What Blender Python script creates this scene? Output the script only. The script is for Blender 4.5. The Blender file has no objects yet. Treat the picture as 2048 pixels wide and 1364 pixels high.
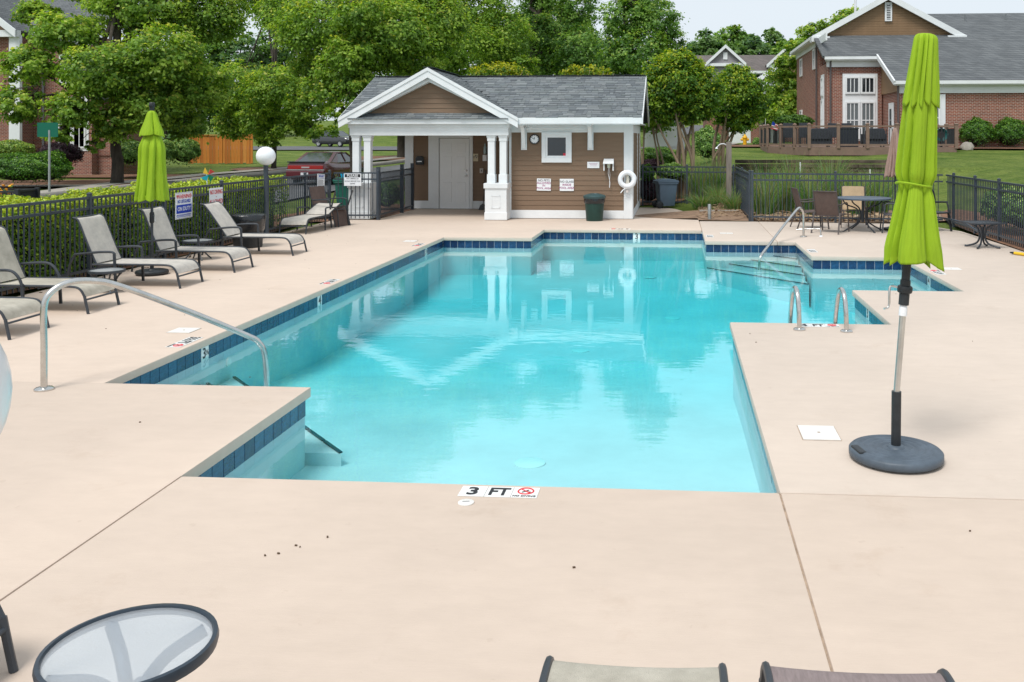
import bpy, bmesh, math, random
import numpy as np
from mathutils import Vector, Matrix
R = math.radians
rnd = random.Random(7)
nrg = np.random.default_rng(11)
sc = bpy.context.scene
C = sc.collection

# ---------------------------------------------------------------- camera, sky, sun, exposure
CAM_H, FOC, PPX, PPY = 2.08, 1850.0, 1214.0, 275.0
YAW = math.atan(137 / 1850)
cam_d = bpy.data.cameras.new('camera'); cam = bpy.data.objects.new('camera', cam_d); C.objects.link(cam)
cam.location = (0, 0, CAM_H); cam.rotation_euler = (R(90), 0, YAW)
cam_d.sensor_width = 36; cam_d.lens = FOC / 2048 * 36
cam_d.shift_x = (1024 - PPX) / 2048; cam_d.shift_y = -(682 - PPY) / 2048
cam_d.clip_end = 2000; cam_d.clip_start = 0.05
sc.camera = cam

SUN_EL, SUN_AZ = R(58), R(205)          # azimuth from +Y clockwise: high, behind the viewer
w = bpy.data.worlds.new('World'); sc.world = w; w.use_nodes = True
wn = w.node_tree; wn.nodes.clear()
sky = wn.nodes.new('ShaderNodeTexSky'); sky.sky_type = 'NISHITA'; sky.sun_disc = False
sky.sun_elevation = SUN_EL; sky.sun_rotation = SUN_AZ; sky.air_density = 1.0; sky.dust_density = 3.0; sky.ozone_density = 1.0
hs = wn.nodes.new('ShaderNodeHueSaturation'); hs.inputs['Saturation'].default_value = 0.45
mixw = wn.nodes.new('ShaderNodeMixRGB'); mixw.inputs[0].default_value = 0.8
mixw.inputs[2].default_value = (8.0, 8.8, 9.5, 1)      # even cloud layer over the sky
bg = wn.nodes.new('ShaderNodeBackground'); bg.inputs[1].default_value = 0.061
wo = wn.nodes.new('ShaderNodeOutputWorld')
wn.links.new(sky.outputs[0], hs.inputs['Color']); wn.links.new(hs.outputs[0], mixw.inputs[1])
wn.links.new(mixw.outputs[0], bg.inputs[0]); wn.links.new(bg.outputs[0], wo.inputs[0])

sun_d = bpy.data.lights.new('sun', 'SUN'); sun_d.energy = 1.5; sun_d.angle = R(20); sun_d.color = (1, 0.96, 0.9)
sun = bpy.data.objects.new('sun', sun_d); C.objects.link(sun)
sd = Vector((math.sin(SUN_AZ) * math.cos(SUN_EL), math.cos(SUN_AZ) * math.cos(SUN_EL), math.sin(SUN_EL)))
sun.rotation_euler = sd.to_track_quat('Z', 'Y').to_euler()
sc.view_settings.view_transform = 'Standard'; sc.view_settings.look = 'None'
sc.view_settings.exposure = 0.87; sc.view_settings.gamma = 1.0; sc.view_settings.use_curve_mapping = False
sc.render.filter_size = 1.0; sc.cycles.max_bounces = 10; sc.cycles.diffuse_bounces = 6; sc.cycles.transparent_max_bounces = 12

# ---------------------------------------------------------------- helpers
_c, _s = math.cos(YAW), math.sin(YAW)
def at(px, py, Y):
    """world point at depth Y that the photograph's pixel looks at"""
    a = (px - PPX) / FOC; b = (py - PPY) / FOC
    dx = a * _c - _s; dy = a * _s + _c; t = Y / dy
    return Vector((t * dx, Y, CAM_H - b * t))
def terr(x, y):
    """ground height"""
    def ip(v, xs, ys): return float(np.interp(v, xs, ys))
    left = ip(y, [-50, 46, 100, 150, 260], [0, 0, 1.2, 3.5, 7])
    right = ip(y, [-50, 23.2, 27, 33.4, 33.9, 42, 50, 75, 110, 150, 260], [0, 0, .12, .45, 1.05, 1.3, 1.55, 1.75, 4.5, 7, 9])
    hill = ip(y, [-50, 18, 24, 30, 38, 44, 60, 75, 110, 150, 260], [0, 0, .35, .85, 1.3, 1.58, 1.6, 1.75, 4.5, 7, 9])
    t = min(1, max(0, (x + 1.5) / 3.0)); t = t * t * (3 - 2 * t)
    k = min(1, max(0, (x - 8) / 3.0)); k = k * k * (3 - 2 * k)
    rr = right * (1 - k) + hill * k
    e = min(1, max(0, (x - 6.4) / 2.0))
    z = left * (1 - t) + rr * t
    if y < 24 and x < 6.4 + 1.2 * e: z = min(z, 0.0)
    return z

def tag(o, label=None, cat=None, group=None, kind=None):
    if label: o['label'] = label
    if cat: o['category'] = cat
    if group: o['group'] = group
    if kind: o['kind'] = kind
    return o
def link(o, parent=None):
    C.objects.link(o)
    if parent is not None: o.parent = parent
    return o
def empty(name, loc=(0, 0, 0), rz=0, label=None, cat=None, group=None, parent=None):
    o = bpy.data.objects.new(name, None); o.location = loc; o.rotation_euler = (0, 0, rz); o.empty_display_size = .2
    link(o, parent); return tag(o, label, cat, group)
def inst(name, mesh, parent=None, loc=(0, 0, 0), rot=(0, 0, 0), scale=None):
    o = bpy.data.objects.new(name, mesh); o.location = loc; o.rotation_euler = rot
    if scale is not None: o.scale = scale
    return link(o, parent)
def copy_tree(o, parent=None):
    c = o.copy(); C.objects.link(c); c.parent = parent
    for ch in list(o.children): copy_tree(ch, c)
    return c

class MB:
    def __init__(s): s.v = []; s.f = []; s.col = []
    def add(s, vs, fs, col=None):
        n = len(s.v); s.v += [tuple(p) for p in vs]; s.f += [tuple(i + n for i in f) for f in fs]
        if col is not None: s.col += [col] * len(vs)
        return s
    def box(s, c, d, rot=None, col=None, taper=1.0):
        hx, hy, hz = d[0] / 2, d[1] / 2, d[2] / 2
        vs = [Vector((x * hx * (taper if z > 0 else 1), y * hy * (taper if z > 0 else 1), z * hz)) for z in (-1, 1) for y in (-1, 1) for x in (-1, 1)]
        if rot is not None: vs = [rot @ p for p in vs]
        vs = [p + Vector(c) for p in vs]
        return s.add(vs, [(0, 2, 3, 1), (4, 5, 7, 6), (0, 1, 5, 4), (2, 6, 7, 3), (0, 4, 6, 2), (1, 3, 7, 5)], col)
    def bx(s, x0, x1, y0, y1, z0, z1, col=None):
        return s.box(((x0 + x1) / 2, (y0 + y1) / 2, (z0 + z1) / 2), (abs(x1 - x0), abs(y1 - y0), abs(z1 - z0)), None, col)
    def bar(s, p, q, wd, ht=None, up=(0, 0, 1)):
        p, q = Vector(p), Vector(q); d = q - p; L = d.length; d.normalize()
        u = Vector(up)
        if abs(d.dot(u)) > .98: u = Vector((0, 1, 0))
        x = d.cross(u).normalized(); y = x.cross(d).normalized()
        m = Matrix((x, d, y)).transposed()
        return s.box((p + q) / 2, (wd, L, ht or wd), m)
    def tube(s, pts, r, n=8, closed=False):
        pts = [Vector(p) for p in pts]; N = len(pts)
        rs = r if isinstance(r, (list, tuple)) else [r] * N
        prev = None; base = len(s.v); vs = []; fs = []
        for i, p in enumerate(pts):
            if closed: t = (pts[(i + 1) % N] - pts[i - 1]).normalized()
            else: t = (pts[min(i + 1, N - 1)] - pts[max(i - 1, 0)]).normalized()
            if prev is None:
                a = Vector((0, 0, 1)) if abs(t.z) < .9 else Vector((1, 0, 0))
                x = t.cross(a).normalized()
            else: x = (prev - t * prev.dot(t)).normalized()
            prev = x; y = t.cross(x)
            for k in range(n):
                a = 2 * math.pi * k / n; vs.append(p + (x * math.cos(a) + y * math.sin(a)) * rs[i])
        for i in range(N if closed else N - 1):
            j = (i + 1) % N
            for k in range(n):
                k2 = (k + 1) % n; fs.append((i * n + k, i * n + k2, j * n + k2, j * n + k))
        if not closed: fs.append(tuple(reversed(range(n)))); fs.append(tuple((N - 1) * n + k for k in range(n)))
        return s.add(vs, fs)
    def lathe(s, prof, n=24, c=(0, 0, 0), cap=True):
        vs = []; fs = []
        for r, z in prof:
            for k in range(n):
                a = 2 * math.pi * k / n; vs.append((c[0] + r * math.cos(a), c[1] + r * math.sin(a), c[2] + z))
        for i in range(len(prof) - 1):
            for k in range(n):
                k2 = (k + 1) % n; fs.append((i * n + k, i * n + k2, (i + 1) * n + k2, (i + 1) * n + k))
        if cap: fs.append(tuple(reversed(range(n)))); fs.append(tuple((len(prof) - 1) * n + k for k in range(n)))
        return s.add(vs, fs)
    def prism(s, pts, axis, a, b):
        """2-D outline pushed along an axis from a to b"""
        def P(p, t): return {'x': (t, p[0], p[1]), 'y': (p[0], t, p[1]), 'z': (p[0], p[1], t)}[axis]
        n = len(pts); vs = [P(p, a) for p in pts] + [P(p, b) for p in pts]
        fs = [tuple(range(n)), tuple(reversed(range(n, 2 * n)))] + [(i, i + n, (i + 1) % n + n, (i + 1) % n) for i in range(n)]
        return s.add(vs, fs)
    def mesh(s, name, mat=None, smooth=False, bevel=0, ang=40):
        me = bpy.data.meshes.new(name); me.from_pydata(s.v, [], s.f)
        bm = bmesh.new(); bm.from_mesh(me); bmesh.ops.recalc_face_normals(bm, faces=bm.faces)
        if bevel:
            es = [e for e in bm.edges if e.is_manifold and e.calc_face_angle(0) > R(40)]
            bmesh.ops.bevel(bm, geom=es, offset=bevel, segments=2, profile=.6, affect='EDGES', clamp_overlap=True)
        bm.to_mesh(me); bm.free()
        if s.col and not bevel:
            at_ = me.color_attributes.new('Col', 'FLOAT_COLOR', 'POINT')
            at_.data.foreach_set('color', np.array([(c[0], c[1], c[2], 1) for c in s.col], dtype=np.float32).ravel())
        if smooth:
            me.polygons.foreach_set('use_smooth', [True] * len(me.polygons)); me.set_sharp_from_angle(angle=R(ang))
        if mat: me.materials.append(mat)
        return me
    def build(s, name, mat, parent=None, loc=(0, 0, 0), rot=(0, 0, 0), smooth=False, bevel=0, ang=40):
        return inst(name, s.mesh(name, mat, smooth, bevel, ang), parent, loc, rot)
def B(c, d, rot=None): return MB().box(c, d, rot)

# ---------------------------------------------------------------- materials
def mat(name, col, rough=.6, metal=0.0, var=0.0, scale=6.0, bump=0.0, bscale=60.0, spec=.4, stretch=(1, 1, 1), col2=None, detail=5, coat=0):
    m = bpy.data.materials.new(name); m.use_nodes = True; nt = m.node_tree; p = nt.nodes['Principled BSDF']
    p.inputs['Base Color'].default_value = (*col, 1); p.inputs['Roughness'].default_value = rough; p.inputs['Metallic'].default_value = metal
    p.inputs['Specular IOR Level'].default_value = spec
    if coat: p.inputs['Coat Weight'].default_value = coat; p.inputs['Coat Roughness'].default_value = .05
    if var or bump:
        tc = nt.nodes.new('ShaderNodeTexCoord'); mp = nt.nodes.new('ShaderNodeMapping'); mp.inputs['Scale'].default_value = stretch
        nt.links.new(tc.outputs['Object'], mp.inputs[0])
    if var:
        n = nt.nodes.new('ShaderNodeTexNoise'); n.inputs['Scale'].default_value = scale; n.inputs['Detail'].default_value = detail; n.inputs['Roughness'].default_value = .65
        nt.links.new(mp.outputs[0], n.inputs[0])
        cr = nt.nodes.new('ShaderNodeValToRGB')
        lo = col2 if col2 else tuple(c * (1 - var) for c in col); hi = tuple(min(1, c * (1 + var)) for c in col)
        cr.color_ramp.elements[0].position = .3; cr.color_ramp.elements[1].position = .7
        cr.color_ramp.elements[0].color = (*lo, 1); cr.color_ramp.elements[1].color = (*hi, 1)
        nt.links.new(n.outputs['Fac'], cr.inputs[0]); nt.links.new(cr.outputs[0], p.inputs['Base Color'])
    if bump:
        n2 = nt.nodes.new('ShaderNodeTexNoise'); n2.inputs['Scale'].default_value = bscale; n2.inputs['Detail'].default_value = 4
        nt.links.new(mp.outputs[0], n2.inputs[0]); b = nt.nodes.new('ShaderNodeBump'); b.inputs['Strength'].default_value = bump; b.inputs['Distance'].default_value = .01
        nt.links.new(n2.outputs['Fac'], b.inputs['Height']); nt.links.new(b.outputs[0], p.inputs['Normal'])
    return m
def attr_mat(name, rough=.7, trans=0.0, spec=.3, bump=0):
    m = bpy.data.materials.new(name); m.use_nodes = True; nt = m.node_tree; p = nt.nodes['Principled BSDF']
    a = nt.nodes.new('ShaderNodeAttribute'); a.attribute_name = 'Col'
    nt.links.new(a.outputs['Color'], p.inputs['Base Color']); p.inputs['Roughness'].default_value = rough; p.inputs['Specular IOR Level'].default_value = spec
    if trans:
        t = nt.nodes.new('ShaderNodeBsdfTranslucent'); mx = nt.nodes.new('ShaderNodeMixShader'); mx.inputs[0].default_value = trans
        g = nt.nodes.new('ShaderNodeMixRGB'); g.blend_type = 'MULTIPLY'; g.inputs[0].default_value = 1; g.inputs[2].default_value = (1.25, 1.25, .5, 1)
        nt.links.new(a.outputs['Color'], g.inputs[1]); nt.links.new(g.outputs[0], t.inputs[0])
        nt.links.new(p.outputs[0], mx.inputs[1]); nt.links.new(t.outputs[0], mx.inputs[2]); nt.links.new(mx.outputs[0], nt.nodes['Material Output'].inputs[0])
    if bump:
        tc = nt.nodes.new('ShaderNodeTexCoord'); n2 = nt.nodes.new('ShaderNodeTexNoise'); n2.inputs['Scale'].default_value = 90
        nt.links.new(tc.outputs['Object'], n2.inputs[0]); b = nt.nodes.new('ShaderNodeBump'); b.inputs['Strength'].default_value = bump; b.inputs['Distance'].default_value = .01
        nt.links.new(n2.outputs['Fac'], b.inputs['Height']); nt.links.new(b.outputs[0], p.inputs['Normal'])
    return m
def brick_mat(name, c1, c2, mortar, sx=.2, sy=.075, ms=.012):
    m = bpy.data.materials.new(name); m.use_nodes = True; nt = m.node_tree; p = nt.nodes['Principled BSDF']; p.inputs['Roughness'].default_value = .85
    tc = nt.nodes.new('ShaderNodeTexCoord'); sp = nt.nodes.new('ShaderNodeSeparateXYZ'); ad = nt.nodes.new('ShaderNodeMath'); cb = nt.nodes.new('ShaderNodeCombineXYZ')
    nt.links.new(tc.outputs['Object'], sp.inputs[0]); nt.links.new(sp.outputs[0], ad.inputs[0]); nt.links.new(sp.outputs[1], ad.inputs[1])
    nt.links.new(ad.outputs[0], cb.inputs[0]); nt.links.new(sp.outputs[2], cb.inputs[1])
    b = nt.nodes.new('ShaderNodeTexBrick'); b.inputs['Scale'].default_value = 1; b.inputs['Brick Width'].default_value = sx; b.inputs['Row Height'].default_value = sy
    b.inputs['Mortar Size'].default_value = ms; b.inputs['Mortar Smooth'].default_value = .2; b.inputs['Bias'].default_value = -.1
    b.inputs['Color1'].default_value = (*c1, 1); b.inputs['Color2'].default_value = (*c2, 1); b.inputs['Mortar'].default_value = (*mortar, 1)
    nt.links.new(cb.outputs[0], b.inputs['Vector'])
    n = nt.nodes.new('ShaderNodeTexNoise'); n.inputs['Scale'].default_value = .8; n.inputs['Detail'].default_value = 6; nt.links.new(cb.outputs[0], n.inputs[0])
    cr = nt.nodes.new('ShaderNodeValToRGB'); cr.color_ramp.elements[0].color = (.6, .6, .62, 1); cr.color_ramp.elements[1].color = (1.3, 1.25, 1.2, 1)
    mx = nt.nodes.new('ShaderNodeMixRGB'); mx.blend_type = 'MULTIPLY'; mx.inputs[0].default_value = .8
    nt.links.new(n.outputs['Fac'], cr.inputs[0]); nt.links.new(b.outputs[0], mx.inputs[1]); nt.links.new(cr.outputs[0], mx.inputs[2]); nt.links.new(mx.outputs[0], p.inputs['Base Color'])
    bm_ = nt.nodes.new('ShaderNodeBump'); bm_.inputs['Strength'].default_value = .6; bm_.inputs['Distance'].default_value = .01; bm_.invert = True
    nt.links.new(b.outputs['Fac'], bm_.inputs['Height']); nt.links.new(bm_.outputs[0], p.inputs['Normal'])
    return m
def shingle_mat(name, c1, c2, axis_v='Z', row=.1, tab=.3):
    m = brick_mat(name, c1, c2, tuple(c * .45 for c in c1), tab, row, .006); return m
def glass_mat(name, col=(.02, .025, .03)):
    m = mat(name, col, .06, 0, spec=.8); return m

white = mat('white_paint', (.74, .76, .78), .45, var=.05, scale=3, bump=.04, bscale=25)
white_trim = mat('white_trim', (.72, .75, .77), .5, var=.07, scale=1.5, bump=.05, bscale=20)
black_metal = mat('dark_metal', (.035, .042, .052), .42, .0, var=.25, scale=9, spec=.5)
fence_metal = mat('fence_paint', (.038, .050, .066), .38, var=.22, scale=4, spec=.5)
steel = mat('stainless_steel', (.60, .59, .57), .24, 1.0, var=.12, scale=14, bump=.02, bscale=40)
alu = mat('aluminium', (.62, .62, .6), .32, 1.0, var=.12, scale=10)
sling_m = mat('taupe_sling', (.52, .485, .435), .8, var=.12, scale=9, bump=.5, bscale=260, col2=(.43, .405, .37))
sling_old = mat('weathered_sling', (.45, .42, .355), .85, var=.2, scale=5, bump=.5, bscale=260, col2=(.34, .315, .26))
sling_brown = mat('brown_sling', (.105, .072, .062), .8, var=.15, scale=12, bump=.5, bscale=220)
sling_tan = mat('tan_sling', (.43, .32, .2), .8, var=.12, scale=8, bump=.4, bscale=220)
sling_mauve = mat('mauve_sling', (.30, .24, .235), .8, var=.16, scale=14, bump=.6, bscale=200, stretch=(1, 6, 1))
lime = mat('lime_canvas', (.25, .40, .010), .8, var=.16, scale=3.5, bump=.35, bscale=26, stretch=(1.6, 1.6, .35))
tan_canvas = mat('tan_canvas', (.30, .20, .165), .8, var=.1, scale=6, bump=.2, bscale=200)
rubber = mat('black_plastic', (.022, .026, .030), .45, var=.3, scale=12, bump=.1, bscale=60)
base_plastic = mat('grey_resin', (.075, .098, .125), .5, var=.22, scale=10, bump=.15, bscale=70)
siding_brown = mat('brown_siding', (.195, .128, .082), .62, var=.10, scale=2.2, bump=.12, bscale=30, stretch=(.3, 1, 3))
siding_tan = mat('tan_siding', (.27, .17, .095), .65, var=.1, scale=2, bump=.1, bscale=30)
siding_grey = mat('grey_siding', (.26, .25, .265), .65, var=.08, scale=1)
brick_red = brick_mat('red_brick', (.25, .075, .046), (.14, .042, .03), (.38, .33, .28), ms=.008)
brick_big = brick_mat('red_brick_near', (.29, .085, .05), (.16, .048, .033), (.46, .40, .34), .21, .075, .0095)
roof_far = brick_mat('far_roof_shingle', (.13, .145, .155), (.085, .096, .105), (.05, .055, .06), .35, .13, .012)
roof_brown = brick_mat('brown_roof_shingle', (.15, .13, .125), (.11, .1, .095), (.06, .055, .05), .5, .2, .012)
shingle_col = attr_mat('roof_shingle', .9, 0, .2, .5)
glass_dark = glass_mat('dark_glass'); glass_pale = glass_mat('pale_glass', (.10, .115, .12))
bark = mat('bark', (.06, .05, .04), .9, var=.45, scale=7, bump=1, bscale=14, stretch=(1, 1, .25))
bark_pale = mat('smooth_pale_bark', (.27, .20, .135), .75, var=.3, scale=5, bump=.5, bscale=9, stretch=(1, 1, .2))
leaf_m = attr_mat('leaf', .5, .5, .4)
leaf_gloss = attr_mat('glossy_leaf', .45, .22, .5)
wood_grey = mat('weathered_wood', (.21, .185, .16), .85, var=.25, scale=5, bump=.4, bscale=20, stretch=(3, 3, .4))
deck_wood = mat('deck_wood', (.20, .135, .105), .75, var=.15, scale=4, bump=.2, bscale=18)
timber = mat('retaining_timber', (.10, .077, .058), .9, var=.5, scale=2.4, bump=.6, bscale=9, col2=(.03, .024, .018))
cedar = mat('orange_cedar', (.62, .225, .04), .7, var=.2, scale=3, bump=.3, bscale=14, stretch=(4, 4, .3))
red_txt = mat('red_print', (.62, .03, .04), .5); blue_txt = mat('blue_print', (.012, .05, .42), .5); black_txt = mat('black_print', (.015, .016, .02), .5)
purple_txt = mat('faded_print', (.33, .07, .20), .5); grey_txt = mat('grey_print', (.12, .12, .14), .5)
sign_white = mat('sign_white', (.78, .80, .83), .4, var=.03, scale=4)
# ---------------------------------------------------------------- ground
def ground_mat():
    m = bpy.data.materials.new('lawn_grass'); m.use_nodes = True; nt = m.node_tree; p = nt.nodes['Principled BSDF']; p.inputs['Roughness'].default_value = .9; p.inputs['Specular IOR Level'].default_value = .15
    tc = nt.nodes.new('ShaderNodeTexCoord')
    def noise(s, d, st=None):
        n = nt.nodes.new('ShaderNodeTexNoise'); n.inputs['Scale'].default_value = s; n.inputs['Detail'].default_value = d; n.inputs['Roughness'].default_value = .7
        nt.links.new(tc.outputs['Object'], n.inputs[0]); return n
    a = noise(.55, 9); b = noise(7, 7)
    r1 = nt.nodes.new('ShaderNodeValToRGB'); e = r1.color_ramp.elements; e[0].position = .32; e[0].color = (.055, .115, .016, 1); e[1].position = .68; e[1].color = (.19, .235, .06, 1)
    r2 = nt.nodes.new('ShaderNodeValToRGB'); e = r2.color_ramp.elements; e[0].position = .25; e[0].color = (.45, .5, .4, 1); e[1].position = .75; e[1].color = (1.5, 1.45, 1.3, 1)
    mx = nt.nodes.new('ShaderNodeMixRGB'); mx.blend_type = 'MULTIPLY'; mx.inputs[0].default_value = .9
    nt.links.new(a.outputs['Fac'], r1.inputs[0]); nt.links.new(b.outputs['Fac'], r2.inputs[0]); nt.links.new(r1.outputs[0], mx.inputs[1]); nt.links.new(r2.outputs[0], mx.inputs[2]); nt.links.new(mx.outputs[0], p.inputs['Base Color'])
    bp = nt.nodes.new('ShaderNodeBump'); bp.inputs['Strength'].default_value = 1; bp.inputs['Distance'].default_value = .06; n3 = noise(26, 4)
    nt.links.new(n3.outputs['Fac'], bp.inputs['Height']); nt.links.new(bp.outputs[0], p.inputs['Normal'])
    return m
grass_m = ground_mat()
mulch_m = mat('pine_straw_mulch', (.20, .105, .062), .95, var=.5, scale=7, bump=1, bscale=22, col2=(.075, .038, .024))
asphalt_m = mat('asphalt', (.115, .118, .125), .9, var=.16, scale=1.2, bump=.3, bscale=60)
concrete_m = mat('pale_concrete', (.34, .315, .28), .9, var=.14, scale=1.5, bump=.2, bscale=40)
soil_m = mat('bare_soil', (.25, .165, .11), .95, var=.35, scale=5, bump=.9, bscale=18)

DECK_X0, DECK_X1 = -8.6, 6.35
def build_ground():
    xs = sorted(set([-160, -120, -90, -70] + [round(-56 + 1.6 * i, 2) for i in range(57)] + [DECK_X0 + .15, -7.3, 0.45, DECK_X1 - .1, 40, 50, 65, 90, 120, 160]))
    ys = sorted(set([-30, -12, -2.5] + [round(1.5 * i, 2) for i in range(0, 50)] + [22.7, 33.35, 33.9] + [78, 82, 86, 90, 95, 100, 105, 110, 120, 130, 140, 150, 165, 180, 200, 230, 260, 320, 420, 600]))
    vs = []; idx = {}
    for j, y in enumerate(ys):
        for i, x in enumerate(xs):
            idx[i, j] = len(vs); vs.append((x, y, terr(x, y) - .06))
    fs = []
    for j in range(len(ys) - 1):
        for i in range(len(xs) - 1):
            if xs[i] >= DECK_X0 + .1 and xs[i + 1] <= DECK_X1 and ys[j] >= -2.6 and ys[j + 1] <= 22.75: continue
            fs.append((idx[i, j], idx[i + 1, j], idx[i + 1, j + 1], idx[i, j + 1]))
    m = MB(); m.add(vs, fs)
    return tag(m.build('ground', grass_m, smooth=True, ang=60), kind='structure')
build_ground()

def ribbon(name, left, right, material, off=.03, kind='structure', n=14, th=0):
    """sheet between two polylines, laid on the ground"""
    def dens(pl):
        out = []
        for a, b in zip(pl[:-1], pl[1:]):
            L = max(1, int(math.hypot(b[0] - a[0], b[1] - a[1]) / 1.2))
            out += [(a[0] + (b[0] - a[0]) * k / L, a[1] + (b[1] - a[1]) * k / L) for k in range(L)]
        return out + [pl[-1]]
    def res(pl, n):
        d = [0]
        for a, b in zip(pl[:-1], pl[1:]): d.append(d[-1] + math.hypot(b[0] - a[0], b[1] - a[1]))
        t = np.linspace(0, d[-1], n); return list(zip(np.interp(t, d, [p[0] for p in pl]), np.interp(t, d, [p[1] for p in pl])))
    N = max(2, int(sum(math.hypot(b[0] - a[0], b[1] - a[1]) for a, b in zip(left[:-1], left[1:])) / 1.0))
    L_, R_ = res(left, N), res(right, N); W = max(1, int(max(math.hypot(a[0] - b[0], a[1] - b[1]) for a, b in zip(L_, R_)) / 1.0))
    m = MB(); vs = []; fs = []
    for a, b in zip(L_, R_):
        for k in range(W + 1):
            x = a[0] + (b[0] - a[0]) * k / W; y = a[1] + (b[1] - a[1]) * k / W; vs.append((x, y, terr(x, y) + off))
    for i in range(N - 1):
        for k in range(W):
            q = i * (W + 1) + k; fs.append((q, q + 1, q + W + 2, q + W + 1))
    m.add(vs, fs); o = m.build(name, material, smooth=True)
    if th:
        md = o.modifiers.new('thickness', 'SOLIDIFY'); md.thickness = th; md.offset = -1
    return tag(o, kind=kind)
def blob(name, cx, cy, rx, ry, material, off=.02, seed=0, rings=5, n=36, amp=.15):
    r_ = random.Random(seed); ph = [r_.uniform(0, 6.28) for _ in range(4)]
    m = MB(); vs = [(cx, cy, terr(cx, cy) + off)]; fs = []
    for q in range(1, rings + 1):
        for k in range(n):
            a = 2 * math.pi * k / n; w_ = 1 + amp * (math.sin(2 * a + ph[0]) + .6 * math.sin(3 * a + ph[1]) + .35 * math.sin(7 * a + ph[2]))
            x = cx + rx * w_ * math.cos(a) * q / rings; y = cy + ry * w_ * math.sin(a) * q / rings; vs.append((x, y, terr(x, y) + off))
    for k in range(n): fs.append((0, 1 + k, 1 + (k + 1) % n))
    for q in range(rings - 1):
        for k in range(n):
            a = 1 + q * n + k; b = 1 + q * n + (k + 1) % n; fs.append((a, a + n, b + n, b))
    m.add(vs, fs); return tag(m.build(name, material, smooth=True), kind='structure')

KERB = [(-19.6, 2), (-19.9, 20), (-19.95, 29), (-20.6, 37), (-21, 41), (-21.2, 45), (-20.7, 49), (-19.2, 53), (-18.1, 57), (-17.8, 62), (-17.2, 72), (-16, 80)]
def shift(pl, d): return [(x + d, y) for x, y in pl]
ribbon('street', KERB, shift(KERB, 7.2), asphalt_m, .012)
ribbon('far_street', [(-75, 86), (30, 84)], [(-75, 97), (30, 94)], asphalt_m, .04)
ribbon('kerb', shift(KERB, -.18), KERB, concrete_m, .11, th=.22)
SW = [(-22.0, 2), (-22.4, 20), (-22.7, 30), (-23.2, 34), (-24.3, 38.5), (-25.0, 43), (-25.0, 48), (-23.8, 52.5), (-22.2, 58), (-21.2, 66), (-20, 80)]
ribbon('sidewalk', shift(SW, -1.2), SW, concrete_m, .035)
ribbon('driveway', [(-33, 36.8), (-24.6, 38.8)], [(-33, 35.2), (-24.2, 37.2)], concrete_m, .03)
ribbon('house_walk', [(-1.6, 56), (3.6, 58)], [(-1.6, 64), (4.6, 66)], concrete_m, .04)
blob('mulch_bed', -28.5, 40, 5.2, 4.2, mulch_m, .02, 1)
blob('mulch_bed', -22.3, 37.2, 1.5, 3.6, mulch_m, .025, 2, amp=.1)
blob('mulch_bed', -28.5, 47, 5, 1.6, mulch_m, .02, 3)
blob('mulch_bed', -24.3, 54.2, 2.2, 2.2, mulch_m, .02, 4)
blob('mulch_bed', -11.9, 35.6, 1.3, 3.2, mulch_m, .02, 5)
blob('mulch_bed', -22, 69.5, 3.4, 3.6, mulch_m, .03, 6)
blob('mulch_bed', -34, 92, 6, 3.2, mulch_m, .03, 7)
blob('mulch_bed', -10.2, 15.5, 1.5, 9.5, mulch_m, .0, 8, amp=.02)
blob('mulch_bed', -9.0, 25.5, 1.6, 3.2, mulch_m, -.01, 9, amp=.05)
blob('mulch_bed', 14.6, 44.6, 3.6, 1.3, mulch_m, .03, 10)
blob('mulch_bed', 5.5, 54, 3, 4, mulch_m, .02, 11)
blob('mulch_bed', 7.6, 17.5, 1.25, 8.5, mulch_m, .02, 12, amp=.03)
blob('pebble_bed', 3.4, 24.6, 4.2, 1.6, soil_m, .0, 13, amp=.04)
blob('soil_patch', 1.2, 24.6, .62, 1.3, soil_m, .01, 14, amp=.05)
blob('mulch_bed', -.4, 30.2, 1.6, 1.7, mulch_m, .0, 15)

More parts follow.
